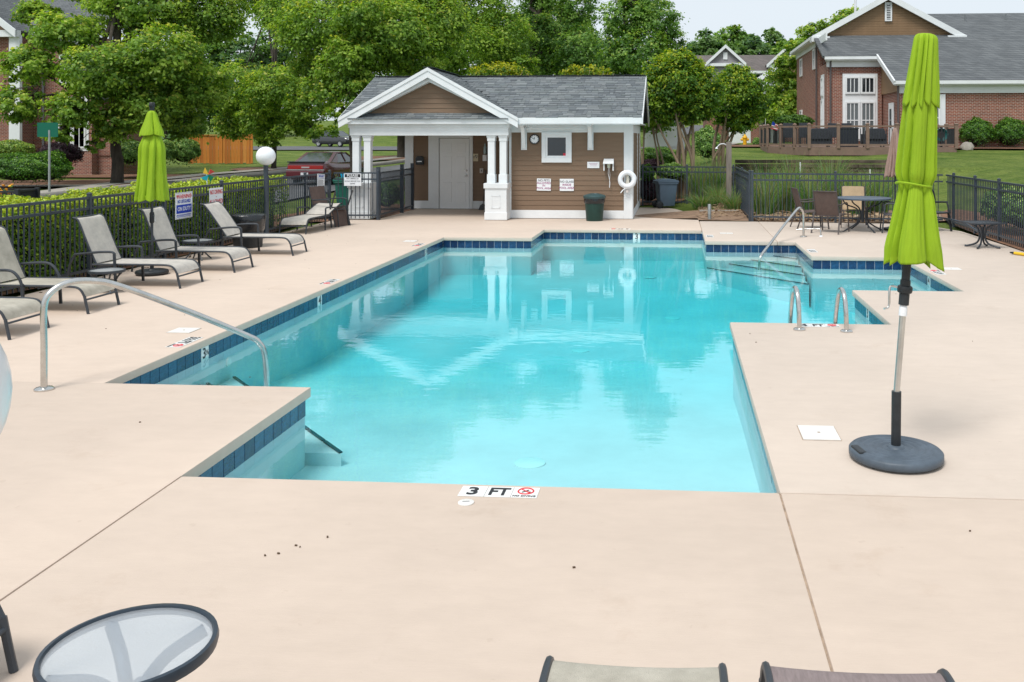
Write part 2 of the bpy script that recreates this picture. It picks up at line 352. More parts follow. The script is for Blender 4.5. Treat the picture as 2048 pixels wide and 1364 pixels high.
# ---------------------------------------------------------------- pool deck
def deck_mat(name, tint):
    m = bpy.data.materials.new(name); m.use_nodes = True; nt = m.node_tree; p = nt.nodes['Principled BSDF']; p.inputs['Roughness'].default_value = .82; p.inputs['Specular IOR Level'].default_value = .25
    tc = nt.nodes.new('ShaderNodeTexCoord')
    def noise(s, d, r=.6, st=(1, 1, 1)):
        mp = nt.nodes.new('ShaderNodeMapping'); mp.inputs['Scale'].default_value = st; nt.links.new(tc.outputs['Object'], mp.inputs[0])
        n = nt.nodes.new('ShaderNodeTexNoise'); n.inputs['Scale'].default_value = s; n.inputs['Detail'].default_value = d; n.inputs['Roughness'].default_value = r
        nt.links.new(mp.outputs[0], n.inputs[0]); return n
    def ramp(n, stops):
        r = nt.nodes.new('ShaderNodeValToRGB'); e = r.color_ramp.elements
        while len(e) < len(stops): e.new(.5)
        for i, (ps, c) in enumerate(stops): e[i].position = ps; e[i].color = (*c, 1)
        nt.links.new(n.outputs['Fac'], r.inputs[0]); return r
    def mul(a, b, f):
        x = nt.nodes.new('ShaderNodeMixRGB'); x.blend_type = 'MULTIPLY'; x.inputs[0].default_value = f; nt.links.new(a.outputs[0], x.inputs[1]); nt.links.new(b.outputs[0], x.inputs[2]); return x
    t = tint
    big = ramp(noise(.45, 5), [(.3, tuple(c * .93 for c in t)), (.7, tuple(min(1, c * 1.05) for c in t))])
    brush = ramp(noise(5, 8, .7, (.7, 1.6, 1)), [(.25, (.86, .855, .85)), (.7, (1.04, 1.04, 1.04))])
    spots = ramp(noise(11, 3, .5), [(.0, (1, 1, 1)), (.705, (1, 1, 1)), (.74, (.80, .77, .74))])
    stain = ramp(noise(1.4, 7, .75), [(.30, (.87, .83, .79)), (.42, (1, 1, 1))])
    a = mul(big, brush, .5); a = mul(a, spots, .3); a = mul(a, stain, .5)
    nt.links.new(a.outputs[0], p.inputs['Base Color'])
    bp = nt.nodes.new('ShaderNodeBump'); bp.inputs['Strength'].default_value = .35; bp.inputs['Distance'].default_value = .004; n3 = noise(34, 6, .75, (.35, 2.2, 1))
    nt.links.new(n3.outputs['Fac'], bp.inputs['Height']); nt.links.new(bp.outputs[0], p.inputs['Normal'])
    return m
deck_a = deck_mat('painted_concrete', (.605, .498, .415)); deck_b = deck_mat('painted_concrete_grey', (.575, .49, .42))
joint_m = mat('joint_sealant', (.36, .27, .20), .9, var=.4, scale=8)

POOL = [(-3.03, 5.48), (.61, 5.48), (.61, 10.5), (2.4, 10.5), (2.4, 12.83), (3.9, 12.83), (3.9, 16.45), (2.38, 16.45), (2.38, 18.7), (.585, 18.7), (.585, 20.85), (-2.97, 20.85), (-2.97, 19.05), (-4.83, 19.05), (-4.83, 7.5), (-3.03, 7.5)]
def offset_poly(P, d):
    out = []; n = len(P)
    for i in range(n):
        p0, p1, p2 = Vector(P[i - 1]), Vector(P[i]), Vector(P[(i + 1) % n])
        a = (p1 - p0).normalized(); b = (p2 - p1).normalized()
        na = Vector((a.y, -a.x)); nb = Vector((b.y, -b.x)); out.append(tuple(p1 + (na + nb) * d))
    return out
def slab_bevel(name, pts, material, parent, z0=-.078, z1=0.0):
    m = MB(); m.prism(pts, 'z', z0, z1)
    return m.build(name, material, parent, bevel=.014, smooth=True, ang=50)
deck = empty('pool_deck'); tag(deck, kind='structure')
G = .0035
X1 = DECK_X1
slab_bevel('deck_slab', [(DECK_X0, -3), (-3.03 - G, -3), (-3.03 - G, 5.48), (-3.03, 5.48), (-3.03, 7.5), (-4.83, 7.5 - .003), (DECK_X0, 7.5 - .003)], deck_a, deck)
slab_bevel('deck_slab', [(DECK_X0, 7.5), (-4.83, 7.5), (-4.83, 19.05), (-2.97, 19.05), (-2.97, 20.85), (.585, 20.85), (.585 - .004, 23.05), (.6, 27.5), (-7.55, 27.5), (-7.55, 22.9), (DECK_X0, 22.9)], deck_a, deck)
slab_bevel('deck_slab', [(-3.03 + G, -3), (.61 - G, -3), (.61 - G, 5.48), (-3.03 + G, 5.48)], deck_a, deck)
slab_bevel('deck_slab', [(.61 + G, -3), (X1 + .6, -3), (X1 + .6, 5.48 - G), (.61 + G, 5.48 - G)], deck_a, deck)
slab_bevel('deck_slab', [(.61, 5.48 + G), (X1 + .6, 5.48 + G), (X1 + .3, 12), (X1, 17.4), (X1 - .02, 21), (X1 - .5, 22.75), (2.05, 23.1), (2.035, 18.7), (2.38, 18.7), (2.38, 16.45), (3.9, 16.45), (3.9, 12.83), (2.4, 12.83), (2.4, 10.5), (.61, 10.5)], deck_b, deck)
slab_bevel('deck_slab', [(.595, 18.7), (2.027, 18.7), (2.042, 23.1), (.595, 23.1)], deck_b, deck)
jb = MB()
jb.bx(-3.06, -3.0, -3, 5.46, -.05, -.012); jb.bx(.58, .64, -3, 5.5, -.05, -.010); jb.bx(.64, X1 + .6, 5.455, 5.505, -.05, -.010)
jb.bx(DECK_X0, -4.85, 7.47, 7.53, -.05, -.008); jb.bx(2.0, 2.06, 18.72, 23.05, -.05, -.008); jb.bx(.56, .62, 20.9, 23.05, -.05, -.008)
jb.build('joint_strip', joint_m, deck)
under = MB()
for (a, b, c, d) in [(DECK_X0, -5, -3, 22.8), (-5, -3.2, -3, 7.3), (-3.2, .7, -3, 5.3), (.7, 6.3, -3, 10.3), (2.6, 6.3, 10.3, 12.7), (4.1, 6.3, 12.7, 16.6), (2.6, 6.2, 16.6, 18.9), (.75, 5.8, 18.9, 22.7), (-5, -3.2, 19.3, 27), (-3.2, .4, 21.05, 27), (-7.4, -5, 22.8, 27)]:
    under.bx(a, b, c, d, -.4, -.09)
under.build('slab_base', joint_m, deck)

# ---------------------------------------------------------------- pool
plaster = mat('white_plaster', (.68, .685, .71), .75, var=.10, scale=.9, bump=.1, bscale=30)
tile_ms = []
for i, c in enumerate([(.006, .034, .10), (.009, .052, .135), (.005, .024, .078), (.010, .065, .155)]):
    tile_ms.append(mat('glazed_blue_tile_%d' % i, c, .2, var=.5, scale=16, spec=.5, stretch=(1, 1, 3)))
nose_m = mat('dark_nosing_tile', (.012, .03, .05), .35)
tile_white = mat('white_tile', (.76, .77, .76), .3, var=.04, scale=5)
basin = empty('pool_basin'); tag(basin, kind='structure')
PW = offset_poly(POOL, .035); FLOOR_Z = -.74; WATER_Z = -.195
m = MB(); n = len(PW)
m.add([(x, y, -.082) for x, y in PW] + [(x, y, -1.1) for x, y in PW], [(i, (i + 1) % n, (i + 1) % n + n, i + n) for i in range(n)])
m.build('wall', plaster, basin)
def floor_z(y): return float(np.interp(y, [5, 7, 9, 12, 16.5, 19, 21], [-.60, -.63, -.72, -.98, -.98, -.80, -.70]))
bm = bmesh.new(); bm.faces.new([bm.verts.new((x, y, 0)) for x, y in offset_poly(POOL, .05)])
for yy in np.arange(5.75, 20.8, .5):
    bmesh.ops.bisect_plane(bm, geom=bm.verts[:] + bm.edges[:] + bm.faces[:], plane_co=(0, yy, 0), plane_no=(0, 1, 0))
for v in bm.verts: v.co.z = floor_z(v.co.y)
fme = bpy.data.meshes.new('floor'); bm.to_mesh(fme); bm.free(); fme.polygons.foreach_set('use_smooth', [True] * len(fme.polygons)); fme.materials.append(plaster); inst('floor', fme, basin)
# waterline tiles, one by one, on every side the photograph can see
tmesh = []
for mm in tile_ms:
    tmesh.append(MB().box((0, 0, 0), (.1495, .006, .148)).mesh('tile', mm, bevel=.0015))
tw_mesh = MB().box((0, 0, 0), (.1495, .007, .148)).mesh('tile', tile_white, bevel=.0015)
def tiles(p, q, marks={}):
    """row of tiles from p to q; pool lies to the left of p->q"""
    p, q = Vector(p), Vector(q); d = q - p; L = d.length; d.normalize(); nrm = Vector((-d.y, d.x)); k = int(round(L / .1555)); st = L / k
    ang = math.atan2(d.y, d.x) + math.pi
    for i in range(k):
        c = p + d * (st * (i + .5)) - nrm * .0032
        o = inst('tile', tw_mesh if i in marks else tmesh[rnd.choice((0, 0, 1, 1, 2, 3))], basin, (c.x, c.y, -.155), (rnd.uniform(-.01, .01), 0, ang))
        o.scale = (st / .1555, 1, 1)
        if i in marks: tile_text(marks[i], (c + nrm * .006), ang)
_txt = {}
def text_mesh(body, material, bold=.0, size=1.0):
    key = (body, material.name, bold)
    if key in _txt: return _txt[key]
    cu = bpy.data.curves.new('text', 'FONT'); cu.body = body; cu.size = 1.0; cu.align_x = 'CENTER'; cu.align_y = 'CENTER'; cu.extrude = .004; cu.offset = bold; cu.resolution_u = 3
    o = bpy.data.objects.new('text', cu); C.objects.link(o); bpy.context.view_layer.update()
    me = bpy.data.meshes.new_from_object(o.evaluated_get(bpy.context.evaluated_depsgraph_get())); bpy.data.objects.remove(o)
    me.materials.clear(); me.materials.append(material); _txt[key] = me
    return me
def tile_text(t, c, ang):
    # lettering stands on the tile face, read from the water
    for s_, (dx, dz) in zip(t.split('|'), [(0, 0), (.045, .0)]):
        me = text_mesh(s_, black_txt, .015)
        d = Vector((math.cos(ang), math.sin(ang)))
        big = dx == 0; sx = .15 if len(t) > 1 and '|' in t else .17
        o = inst('depth_mark', me, basin, (c.x + d.x * (dx if not big else (-.02 if '|' in t else 0)), c.y + d.y * (dx if not big else (-.02 if '|' in t else 0)), -.155 + dz), (R(90), 0, ang), ((sx if big else .075),) * 3)
for c_ in []: pass
def wall_tiles():
    W = offset_poly(POOL, .03)
    E = {i: (W[i], W[(i + 1) % len(W)]) for i in range(len(W))}
    marks = {13: {63: '3|½', 43: '4', 8: '3|5'}, 10: {9: '3'}, 5: {12: '4'}, 3: {9: '3'}}
    for i in (1, 3, 5, 6, 7, 8, 9, 10, 11, 12, 13, 15): tiles(*E[i], marks.get(i, {}))
wall_tiles()
# corner steps under water, each with a dark edge line
def corner_steps(cx, cy, sx, sy, n, reach, edge, tail=0):
    for k in range(n):
        d = reach * (k + 1) / n; z1 = -.29 - (.34 / n) * k
        pts = [(cx, cy), (cx + sx * d, cy), (cx, cy + sy * d * 1.12)]
        m = MB(); m.prism(pts, 'z', -1.05, z1 - .0005 * k); m.build('step', plaster, basin)
        e = MB(); a = Vector((cx + sx * d, cy, z1)); b = Vector((cx, cy + sy * d * 1.12, z1))
        dirv = (b - a).normalized()
        if k == n - 1: a = a - dirv * tail
        segs = max(1, int((b - a).length / .35)); up = Vector((0, 0, .006))
        for q in range(segs):
            p0 = a + (b - a) * ((q + .02) / segs); p1 = a + (b - a) * ((q + .96) / segs); e.bar(p0 + up, p1 + up, edge, .012)
        e.build('step_edge', nose_m, basin)
corner_steps(-4.83, 7.5, 1, 1, 4, 2.06, .03)
corner_steps(2.38, 18.7, -1, -1, 4, 1.75, .026)
# floor drains and return fittings
for (px, py) in ((1345, 637), (1160, 702), (1060, 930), (1300, 560)):
    a = at(px, py, 10); k = (CAM_H - FLOOR_Z) / (CAM_H - a.z); k = (CAM_H - floor_z(a.y * k)) / (CAM_H - a.z); x, y = a.x * k, a.y * k
    m = MB(); m.lathe([(.13, 0), (.13, .012), (.10, .02), (.02, .022)], 24); m.build('floor_drain', tile_white, basin, (x, y, floor_z(y)), smooth=True)
for (x, y, z, rz) in ((.56, 5.75, -.3, R(90)), (-4.79, 9.6, -.33, R(90)), (-1.2, 20.83, -.33, 0)):
    m = MB(); m.lathe([(.05, 0), (.05, .012), (.03, .02), (.0, .02)], 18); m.build('return_fitting', tile_white, basin, (x, y, z), (R(90), 0, rz), smooth=True)

def water_mat():
    m = bpy.data.materials.new('pool_water'); m.use_nodes = True; nt = m.node_tree; nt.nodes.remove(nt.nodes['Principled BSDF']); out = nt.nodes['Material Output']
    tr = nt.nodes.new('ShaderNodeBsdfTransparent'); gl = nt.nodes.new('ShaderNodeBsdfGlossy'); gl.inputs['Roughness'].default_value = .015; gl.inputs['Color'].default_value = (.95, 1, 1, 1)
    fr = nt.nodes.new('ShaderNodeFresnel'); fr.inputs[0].default_value = 1.38; mx = nt.nodes.new('ShaderNodeMixShader')
    tc = nt.nodes.new('ShaderNodeTexCoord')
    def noise(sc_, st, d=2):
        mp = nt.nodes.new('ShaderNodeMapping'); mp.inputs['Scale'].default_value = st; nt.links.new(tc.outputs['Object'], mp.inputs[0])
        n = nt.nodes.new('ShaderNodeTexNoise'); n.inputs['Scale'].default_value = sc_; n.inputs['Detail'].default_value = d; nt.links.new(mp.outputs[0], n.inputs[0]); return n
    n1 = noise(1.1, (.6, 1.5, 1)); n2 = noise(6, (.7, 1.6, 1))
    b1 = nt.nodes.new('ShaderNodeBump'); b1.inputs['Strength'].default_value = 1.0; b1.inputs['Distance'].default_value = .0022; nt.links.new(n1.outputs['Fac'], b1.inputs['Height'])
    b2 = nt.nodes.new('ShaderNodeBump'); b2.inputs['Strength'].default_value = 1.0; b2.inputs['Distance'].default_value = .0008; nt.links.new(n2.outputs['Fac'], b2.inputs['Height']); nt.links.new(b1.outputs[0], b2.inputs['Normal'])
    nt.links.new(b2.outputs[0], gl.inputs['Normal']); nt.links.new(b2.outputs[0], fr.inputs['Normal'])
    nt.links.new(fr.outputs[0], mx.inputs[0]); nt.links.new(tr.outputs[0], mx.inputs[1]); nt.links.new(gl.outputs[0], mx.inputs[2]); nt.links.new(mx.outputs[0], out.inputs['Surface'])
    va = nt.nodes.new('ShaderNodeVolumeAbsorption'); va.inputs['Color'].default_value = (0.0, .935, .98, 1); va.inputs['Density'].default_value = .44
    nt.links.new(va.outputs[0], out.inputs['Volume'])
    return m
m = MB(); m.prism(offset_poly(POOL, .05), 'z', -1.3, WATER_Z)
tag(m.build('pool_water', water_mat()), kind='structure')
# ---------------------------------------------------------------- poolside furniture
def smooth_path(pts, n=6):
    """Catmull-Rom through the points"""
    P = [Vector(p) for p in pts]; P = [P[0] * 2 - P[1]] + P + [P[-1] * 2 - P[-2]]; out = []
    for i in range(1, len(P) - 2):
        for k in range(n):
            t = k / n; a, b, c, d = P[i - 1], P[i], P[i + 1], P[i + 2]
            out.append(.5 * ((2 * b) + (c - a) * t + (2 * a - 5 * b + 4 * c - d) * t * t + (3 * b - a - 3 * c + d) * t ** 3))
    return out + [P[-2]]
def sling(profile, wd, sag=.012, th=.006, ny=8):
    pr = smooth_path([(p[0], 0, p[1]) for p in profile], 5); m = MB(); vs = []; fs = []; N = len(pr)
    for side in (0, 1):
        for i, p in enumerate(pr):
            t = (pr[min(i + 1, N - 1)] - pr[max(i - 1, 0)]).normalized(); nr = Vector((-t.z, 0, t.x))
            if nr.z < 0 and abs(nr.z) > abs(nr.x): nr = -nr
            for k in range(ny + 1):
                u = k / ny * 2 - 1; q = p - nr * (sag * (1 - u * u)) - nr * (th if side else 0); vs.append((q.x, u * wd / 2, q.z))
    o = N * (ny + 1)
    for i in range(N - 1):
        for k in range(ny):
            a = i * (ny + 1) + k; fs.append((a, a + 1, a + ny + 2, a + ny + 1)); fs.append((o + a, o + a + ny + 1, o + a + ny + 2, o + a + 1))
    def rim(i0, i1): fs.append((i0, i1, o + i1, o + i0))
    for i in range(N - 1): rim((i + 1) * (ny + 1), i * (ny + 1)); rim(i * (ny + 1) + ny, (i + 1) * (ny + 1) + ny)
    for k in range(ny): rim(k, k + 1); rim((N - 1) * (ny + 1) + k + 1, (N - 1) * (ny + 1) + k)
    m.add(vs, fs); return m
def lounger(label, loc, rz, fabric, back='up', round_arm=False, group='sling loungers set out round the pool', wd=.64):
    t = empty('sun_lounger', loc, rz, label, 'lounger', group); h = wd / 2
    fm = black_metal
    seat_p = [(-1.25, .325), (-.9, .322), (-.5, .322), (-.2, .318), (-.10, .285), (-.045, .20)]
    sling(seat_p, wd - .05, .010).build('seat_sling', fabric, t, smooth=True)
    if back == 'up': bp = [(-1.22, .33), (-1.30, .50), (-1.385, .70), (-1.455, .87), (-1.50, .945), (-1.56, .965)]
    elif back == 'low': bp = [(-1.22, .34), (-1.4, .40), (-1.6, .46), (-1.8, .52), (-1.88, .54), (-1.93, .53)]
    else: bp = [(-1.22, .33), (-1.33, .49), (-1.45, .66), (-1.57, .82), (-1.64, .89), (-1.70, .90)]
    sling(bp, wd - .06, .012).build('back_sling', fabric, t, smooth=True)
    f = MB(); g = MB()
    for s in (-1, 1):
        f.tube(smooth_path([(-1.27, s * (h - .018), .318)] + [(p[0], s * (h - .018), p[1]) for p in seat_p[1:]], 5), .014, 8)
        g.tube(smooth_path([(p[0], s * (h - .03), p[1]) for p in bp], 5), .014, 8)
    for x, z in ((-1.2, .30), (-.62, .296), (-.035, .165)): f.tube([(x, -h + .02, z), (x, h - .02, z)], .012, 8)
    g.tube([(bp[-1][0], -h + .04, bp[-1][1] - .006), (bp[-1][0], h - .04, bp[-1][1] - .006)], .012, 8)
    f.build('seat_frame', fm, t, smooth=True); g.build('back_frame', fm, t, smooth=True)
    for s in (-1, 1):
        y = s * (h - .018)
        MB().tube(smooth_path([(-.047, y, .21), (-.03, y, .13), (0, y, .0)], 4), .0165, 8).build('leg', fm, t, smooth=True)
        y2 = s * (h + .012)
        if round_arm: ap = [(-.80, y2, .33), (-.84, y2, .42), (-.92, y2, .495), (-1.05, y2, .51), (-1.3, y2, .49), (-1.5, y2, .46)]
        else: ap = [(-.93, y2, .46), (-.94, y2, .485), (-.99, y2, .498), (-1.15, y2, .495), (-1.35, y2, .475), (-1.5, y2, .46)]
        MB().tube(smooth_path(ap, 4), .017, 8).build('arm', fm, t, smooth=True)
        MB().bar((ap[0][0], y2, ap[0][2] + .02), (ap[0][0] + .02, y2, 0), .032, .024).build('leg', fm, t)
        MB().tube(smooth_path([(-1.5, y2, .462), (-1.58, y2, .3), (-1.64, y2, 0)], 4), .0165, 8).build('leg', fm, t, smooth=True)
    return t
L_G = 'sling loungers set out round the pool'
LX = -6.80
lounger('weathered taupe lounger cut off by the left picture edge, nearest of the fence row', (LX - .03, 9.33, 0), R(1), sling_old, 'up', True)
lounger('weathered taupe lounger with curved arms, behind the steel handrail', (LX - .1, 10.72, 0), R(0), sling_old, 'up', True)
lounger('taupe sling lounger with raised back beside the small round table and umbrella base', (LX, 12.57, 0), R(0), sling_m)
lounger('taupe sling lounger with the lime umbrella pole in front of its back', (LX + .04, 14.07, 0), R(-.5), sling_m)
lounger('taupe sling lounger under the red no-diving sign, beside the bagged black bin', (LX + .1, 16.1, 0), R(0), sling_m, 'half')
lounger('low sling lounge chair pushed against the fence beside the lamp post', (-8.22, 19.35, 0), R(-93), sling_m, 'low', group=L_G)
lounger('pale tan lounger foot end at the bottom edge of the picture', (-.135, 3.25, 0), R(90), sling_old, wd=.62)
lounger('mauve brown lounger foot end at the bottom right edge', (.595, 3.27, 0), R(90), sling_mauve, wd=.62)
lounger('dark framed lounger of which one leg shows at the bottom left corner', (-2.57, 3.12, 0), R(0), sling_m)

def chair(label, loc, rz, fabric, frame, group=None, tilt=0):
    """armchair with a sling; front looks along local +x"""
    t = empty('sling_chair', loc, rz, label, 'chair', group)
    if tilt: t.rotation_euler = (tilt, 0, rz)
    sling([(.26, .40), (.1, .40), (-.1, .385), (-.22, .38)], .50, .012).build('seat', fabric, t, smooth=True)
    sling([(-.22, .385), (-.28, .55), (-.34, .75), (-.385, .92)], .50, .014).build('backrest', fabric, t, smooth=True)
    f = MB()
    for s in (-1, 1):
        f.tube(smooth_path([(.27, s * .26, .395), (-.1, s * .26, .382), (-.225, s * .26, .38), (-.29, s * .26, .56), (-.39, s * .26, .93)], 4), .013, 8)
    f.tube([(-.385, -.26, .915), (-.385, .26, .915)], .011, 8); f.tube([(.27, -.26, .395), (.27, .26, .395)], .011, 8)
    f.build('frame', frame, t, smooth=True)
    for s in (-1, 1):
        MB().bar((.27, s * .285, .62), (.33, s * .30, 0), .03, .022).build('leg', frame, t)
        MB().bar((-.24, s * .285, .45), (-.40, s * .30, 0), .03, .022).build('leg', frame, t)
        MB().tube(smooth_path([(.275, s * .285, .615), (.2, s * .285, .645), (0, s * .285, .635), (-.2, s * .285, .62), (-.31, s * .27, .63)], 4), .015, 8).build('arm', frame, t, smooth=True)
    return t
frame_brown = mat('brown_frame', (.075, .062, .06), .45, var=.2, scale=8)
DG = 'dining chairs round the dark table'
chair('brown sling chair seen from behind at the dark patio table', (3.40, 20.62, 0), R(62), sling_brown, frame_brown, DG)
chair('brown sling chair seen side-on at the left of the dark patio table', (3.1, 21.55, 0), R(8), sling_brown, frame_brown, DG)
chair('tan sling chair on the far side of the dark patio table', (4.15, 21.95, 0), R(-98), sling_tan, frame_brown, DG)
chair('mauve cushioned sling chair between the dark table and the lime umbrella', (4.85, 20.75, 0), R(172), sling_mauve, black_metal, DG)
chair('dark brown sling chair leaning in the jumble of chairs by the rules notice', (-8.12, 21.2, .0), R(-20), sling_brown, black_metal, 'jumbled chairs by the fence')
chair('dark brown sling chair tipped over a second chair by the rules notice', (-8.12, 21.3, .83), R(160), sling_brown, black_metal, 'jumbled chairs by the fence', R(180))

def round_table(label, loc, r, h, top_m, rim_m, legs=4, group=None, lr=.012):
    t = empty('side_table', loc, 0, label, 'table', group)
    MB().lathe([(r - .012, h - .03), (r, h - .03), (r + .004, h - .012), (r, h + .004), (r - .012, h + .006), (r - .016, h), (r - .016, h - .026)], 48, cap=False).build('rim', rim_m, t, smooth=True)
    MB().lathe([(r - .014, h - .012), (r - .014, h - .004)], 48).build('top', top_m, t, smooth=True)
    for k in range(legs):
        a = R(45 + 360 / legs * k); c, s = math.cos(a), math.sin(a)
        MB().tube(smooth_path([(c * (r - .03), s * (r - .03), h - .03), (c * r * (.55 if lr < .02 else .35), s * r * (.55 if lr < .02 else .35), h * (.62 if lr < .02 else .80)), (c * r * (.5 if lr < .02 else .12), s * r * (.5 if lr < .02 else .12), h * (.35 if lr < .02 else .5)), (c * (r - .02), s * (r - .02), 0)], 5), lr, 8).build('leg', rim_m, t, smooth=True)
    MB().tube([(r * .52 * math.cos(2 * math.pi * k / 20), r * .52 * math.sin(2 * math.pi * k / 20), h * .5) for k in range(20)], .008, 6, True).build('ring', rim_m, t, smooth=True)
    return t
def frosted():
    m = bpy.data.materials.new('frosted_table_glass'); m.use_nodes = True; nt = m.node_tree; p = nt.nodes['Principled BSDF']
    p.inputs['Base Color'].default_value = (.90, .93, .96, 1); p.inputs['Roughness'].default_value = .28; p.inputs['Specular IOR Level'].default_value = .6
    tr = nt.nodes.new('ShaderNodeBsdfTransparent'); tr.inputs[0].default_value = (.82, .9, .97, 1); tl = nt.nodes.new('ShaderNodeBsdfTranslucent'); tl.inputs[0].default_value = (.86, .9, .95, 1)
    mx = nt.nodes.new('ShaderNodeMixShader'); mx.inputs[0].default_value = .5; m2 = nt.nodes.new('ShaderNodeMixShader'); m2.inputs[0].default_value = .62
    tc = nt.nodes.new('ShaderNodeTexCoord'); n2 = nt.nodes.new('ShaderNodeTexNoise'); n2.inputs['Scale'].default_value = 110; nt.links.new(tc.outputs['Object'], n2.inputs[0])
    b = nt.nodes.new('ShaderNodeBump'); b.inputs['Strength'].default_value = .5; b.inputs['Distance'].default_value = .004; nt.links.new(n2.outputs['Fac'], b.inputs['Height']); nt.links.new(b.outputs[0], p.inputs['Normal'])
    nt.links.new(p.outputs[0], mx.inputs[1]); nt.links.new(tl.outputs[0], mx.inputs[2]); nt.links.new(mx.outputs[0], m2.inputs[1]); nt.links.new(tr.outputs[0], m2.inputs[2]); nt.links.new(m2.outputs[0], nt.nodes['Material Output'].inputs[0])
    return m
frost = frosted(); blue_frame = mat('blue_black_frame', (.022, .035, .052), .38, var=.25, scale=10, spec=.5)
table_top_grey = mat('grey_table_glass', (.36, .38, .39), .25, var=.08, scale=5, spec=.6)
round_table('round glass side table with dark rim, large at the bottom left', (-1.747, 2.847, 0), .262, .45, frost, blue_frame, lr=.022)
round_table('small round side table beside the second weathered lounger', (-7.62, 11.9, 0), .225, .30, table_top_grey, black_metal, group='small round tables between loungers')
round_table('small round side table between the two loungers under the warning sign', (-8.12, 15.2, 0), .25, .33, table_top_grey, black_metal, group='small round tables between loungers')

# round dining table with scrolled legs
t = empty('patio_table', (4.16, 20.95, 0), 0, 'round dark metal patio table among the sling chairs', 'table')
MB().lathe([(.60, .71), (.615, .715), (.615, .74), (.60, .745), (.02, .745)], 48).build('top', mat('blue_grey_metal', (.06, .085, .12), .4, var=.15, scale=8), t, smooth=True)
for k in range(4):
    a = R(20 + 90 * k); c, s = math.cos(a), math.sin(a)
    MB().tube(smooth_path([(c * .5, s * .5, .71), (c * .42, s * .42, .60), (c * .16, s * .16, .5), (c * .1, s * .1, .35), (c * .16, s * .16, .18), (c * .45, s * .45, .02), (c * .5, s * .5, 0.0)], 5), .016, 8).build('leg', black_metal, t, smooth=True)
MB().lathe([(.03, .2), (.03, .71)], 12).build('post', black_metal, t, smooth=True)
# low square table with curved pedestal legs by the right fence
t = empty('square_table', (5.78, 17.95, 0), R(12), 'small square black metal table with four curved feet by the right fence', 'table')
tp = MB()
for k in range(14): tp.bx(-.29 + .0415 * k, -.29 + .0415 * k + .030, -.29, .29, .468, .480)
tp.bx(-.30, .30, -.31, -.285, .462, .486); tp.bx(-.30, .30, .285, .31, .462, .486); tp.bx(-.315, -.29, -.31, .31, .462, .486); tp.bx(.29, .315, -.31, .31, .462, .486)
tp.build('top', black_metal, t)
for k in range(4):
    a = R(45 + 90 * k); c, s = math.cos(a), math.sin(a)
    MB().tube(smooth_path([(c * .26, s * .26, .46), (c * .10, s * .10, .38), (c * .05, s * .05, .22), (c * .1, s * .1, .09), (c * .26, s * .26, .025), (c * .32, s * .32, .02)], 5), [.018] * 26, 8).build('leg', black_metal, t, smooth=True)
    MB().lathe([(.014, 0), (.018, .012), (.012, .03)], 10, (c * .31, s * .31, 0)).build('foot', rubber, t, smooth=True)

# ---------------------------------------------------------------- umbrellas
def canopy(prof, folds, depth, hem, seed, n=160, inner=False, twist=.0, skew=0):
    """closed umbrella cloth: profile of (radius, height) from top to hem, pleated"""
    r_ = random.Random(seed); ph = [r_.uniform(-.25, .25) for _ in range(folds)]; am = [r_.uniform(.65, 1.35) for _ in range(folds)]
    pr = smooth_path([(p[0], 0, p[1]) for p in prof], 7); N = len(pr); m = MB(); vs = []; fs = []
    for i, p in enumerate(pr):
        t = i / (N - 1); dp = depth * min(1, t * 3 + .12)
        for k in range(n):
            a = 2 * math.pi * k / n; u = (a / (2 * math.pi) * folds + .22 * math.sin(3 * a + seed) + .35 * t * math.sin(2 * a + seed * 2)) % folds; j = int(u) % folds; fr = u - int(u)
            sk = .62 + .25 * math.sin(j * 2.4 + seed); tri = fr / sk if fr < sk else (1 - fr) / (1 - sk)
            fold = tri ** .62; sharp = tri
            fine = .022 * math.sin(23 * a + 5 * t + seed) * math.sin(3 * a + 7 * t) + .012 * math.sin(41 * a + 3 * seed - 9 * t)
            rr = p.x * (1 - dp * am[j] * (1 - fold) + dp * fine * 1.6)
            dz = -hem * (t ** 3) * fold * am[j]
            aa = a + twist * t * math.sin(a * 2 + seed) + .05 * math.sin(5 * t + j)
            vs.append((rr * math.cos(aa) + skew * t * t, rr * math.sin(aa), p.z + dz))
    for i in range(N - 1):
        for k in range(n):
            k2 = (k + 1) % n; fs.append((i * n + k, i * n + k2, (i + 1) * n + k2, (i + 1) * n + k))
    m.add(vs, fs); return m
def cloth(o, th=.004):
    md = o.modifiers.new('cloth', 'SOLIDIFY'); md.thickness = th; return o
# large lime umbrella at the right
u = empty('patio_umbrella', (1.42, 6.10, 0), R(0), 'large closed lime green umbrella on a round grey base, in front at right', 'umbrella', 'closed lime umbrellas')
def base_mesh(r, h):
    pr = [(r - .015, .012), (r, .025), (r, h - .012), (r - .012, h)]
    k = r - .03
    while k > .07:
        pr += [(k, h + .002), (k - .012, h + .009), (k - .026, h + .009), (k - .036, h + .002)]; k -= .046
    pr += [(.06, h + .004), (.05, h + .02), (.036, h + .025)]
    return MB().lathe(pr, 56)
o = base_mesh(.295, .07).build('base', base_plastic, u, smooth=True, ang=50)
slot = MB(); slot.box((0, 0, 0), (.05, .15, .03)); slot.build('handle_slot', rubber, u, (-.245, -.05, .068), (0, 0, R(12)), bevel=.01)
for k in range(4):
    a = R(45 + 90 * k); MB().lathe([(.02, 0), (.02, .014)], 10, (.24 * math.cos(a), .24 * math.sin(a), 0)).build('foot', rubber, u)
TLT = R(4.6)
def ax(z):      # the pole leans to the right above the sleeve
    return (max(0, z - .42) * math.tan(TLT) + .006 * min(z, .42), 0, z)
MB().tube([ax(.07), ax(.44)], .031, 16).build('sleeve', rubber, u, smooth=True)
MB().tube([ax(.40), ax(1.02)], .0205, 16).build('lower_pole', alu, u, smooth=True)
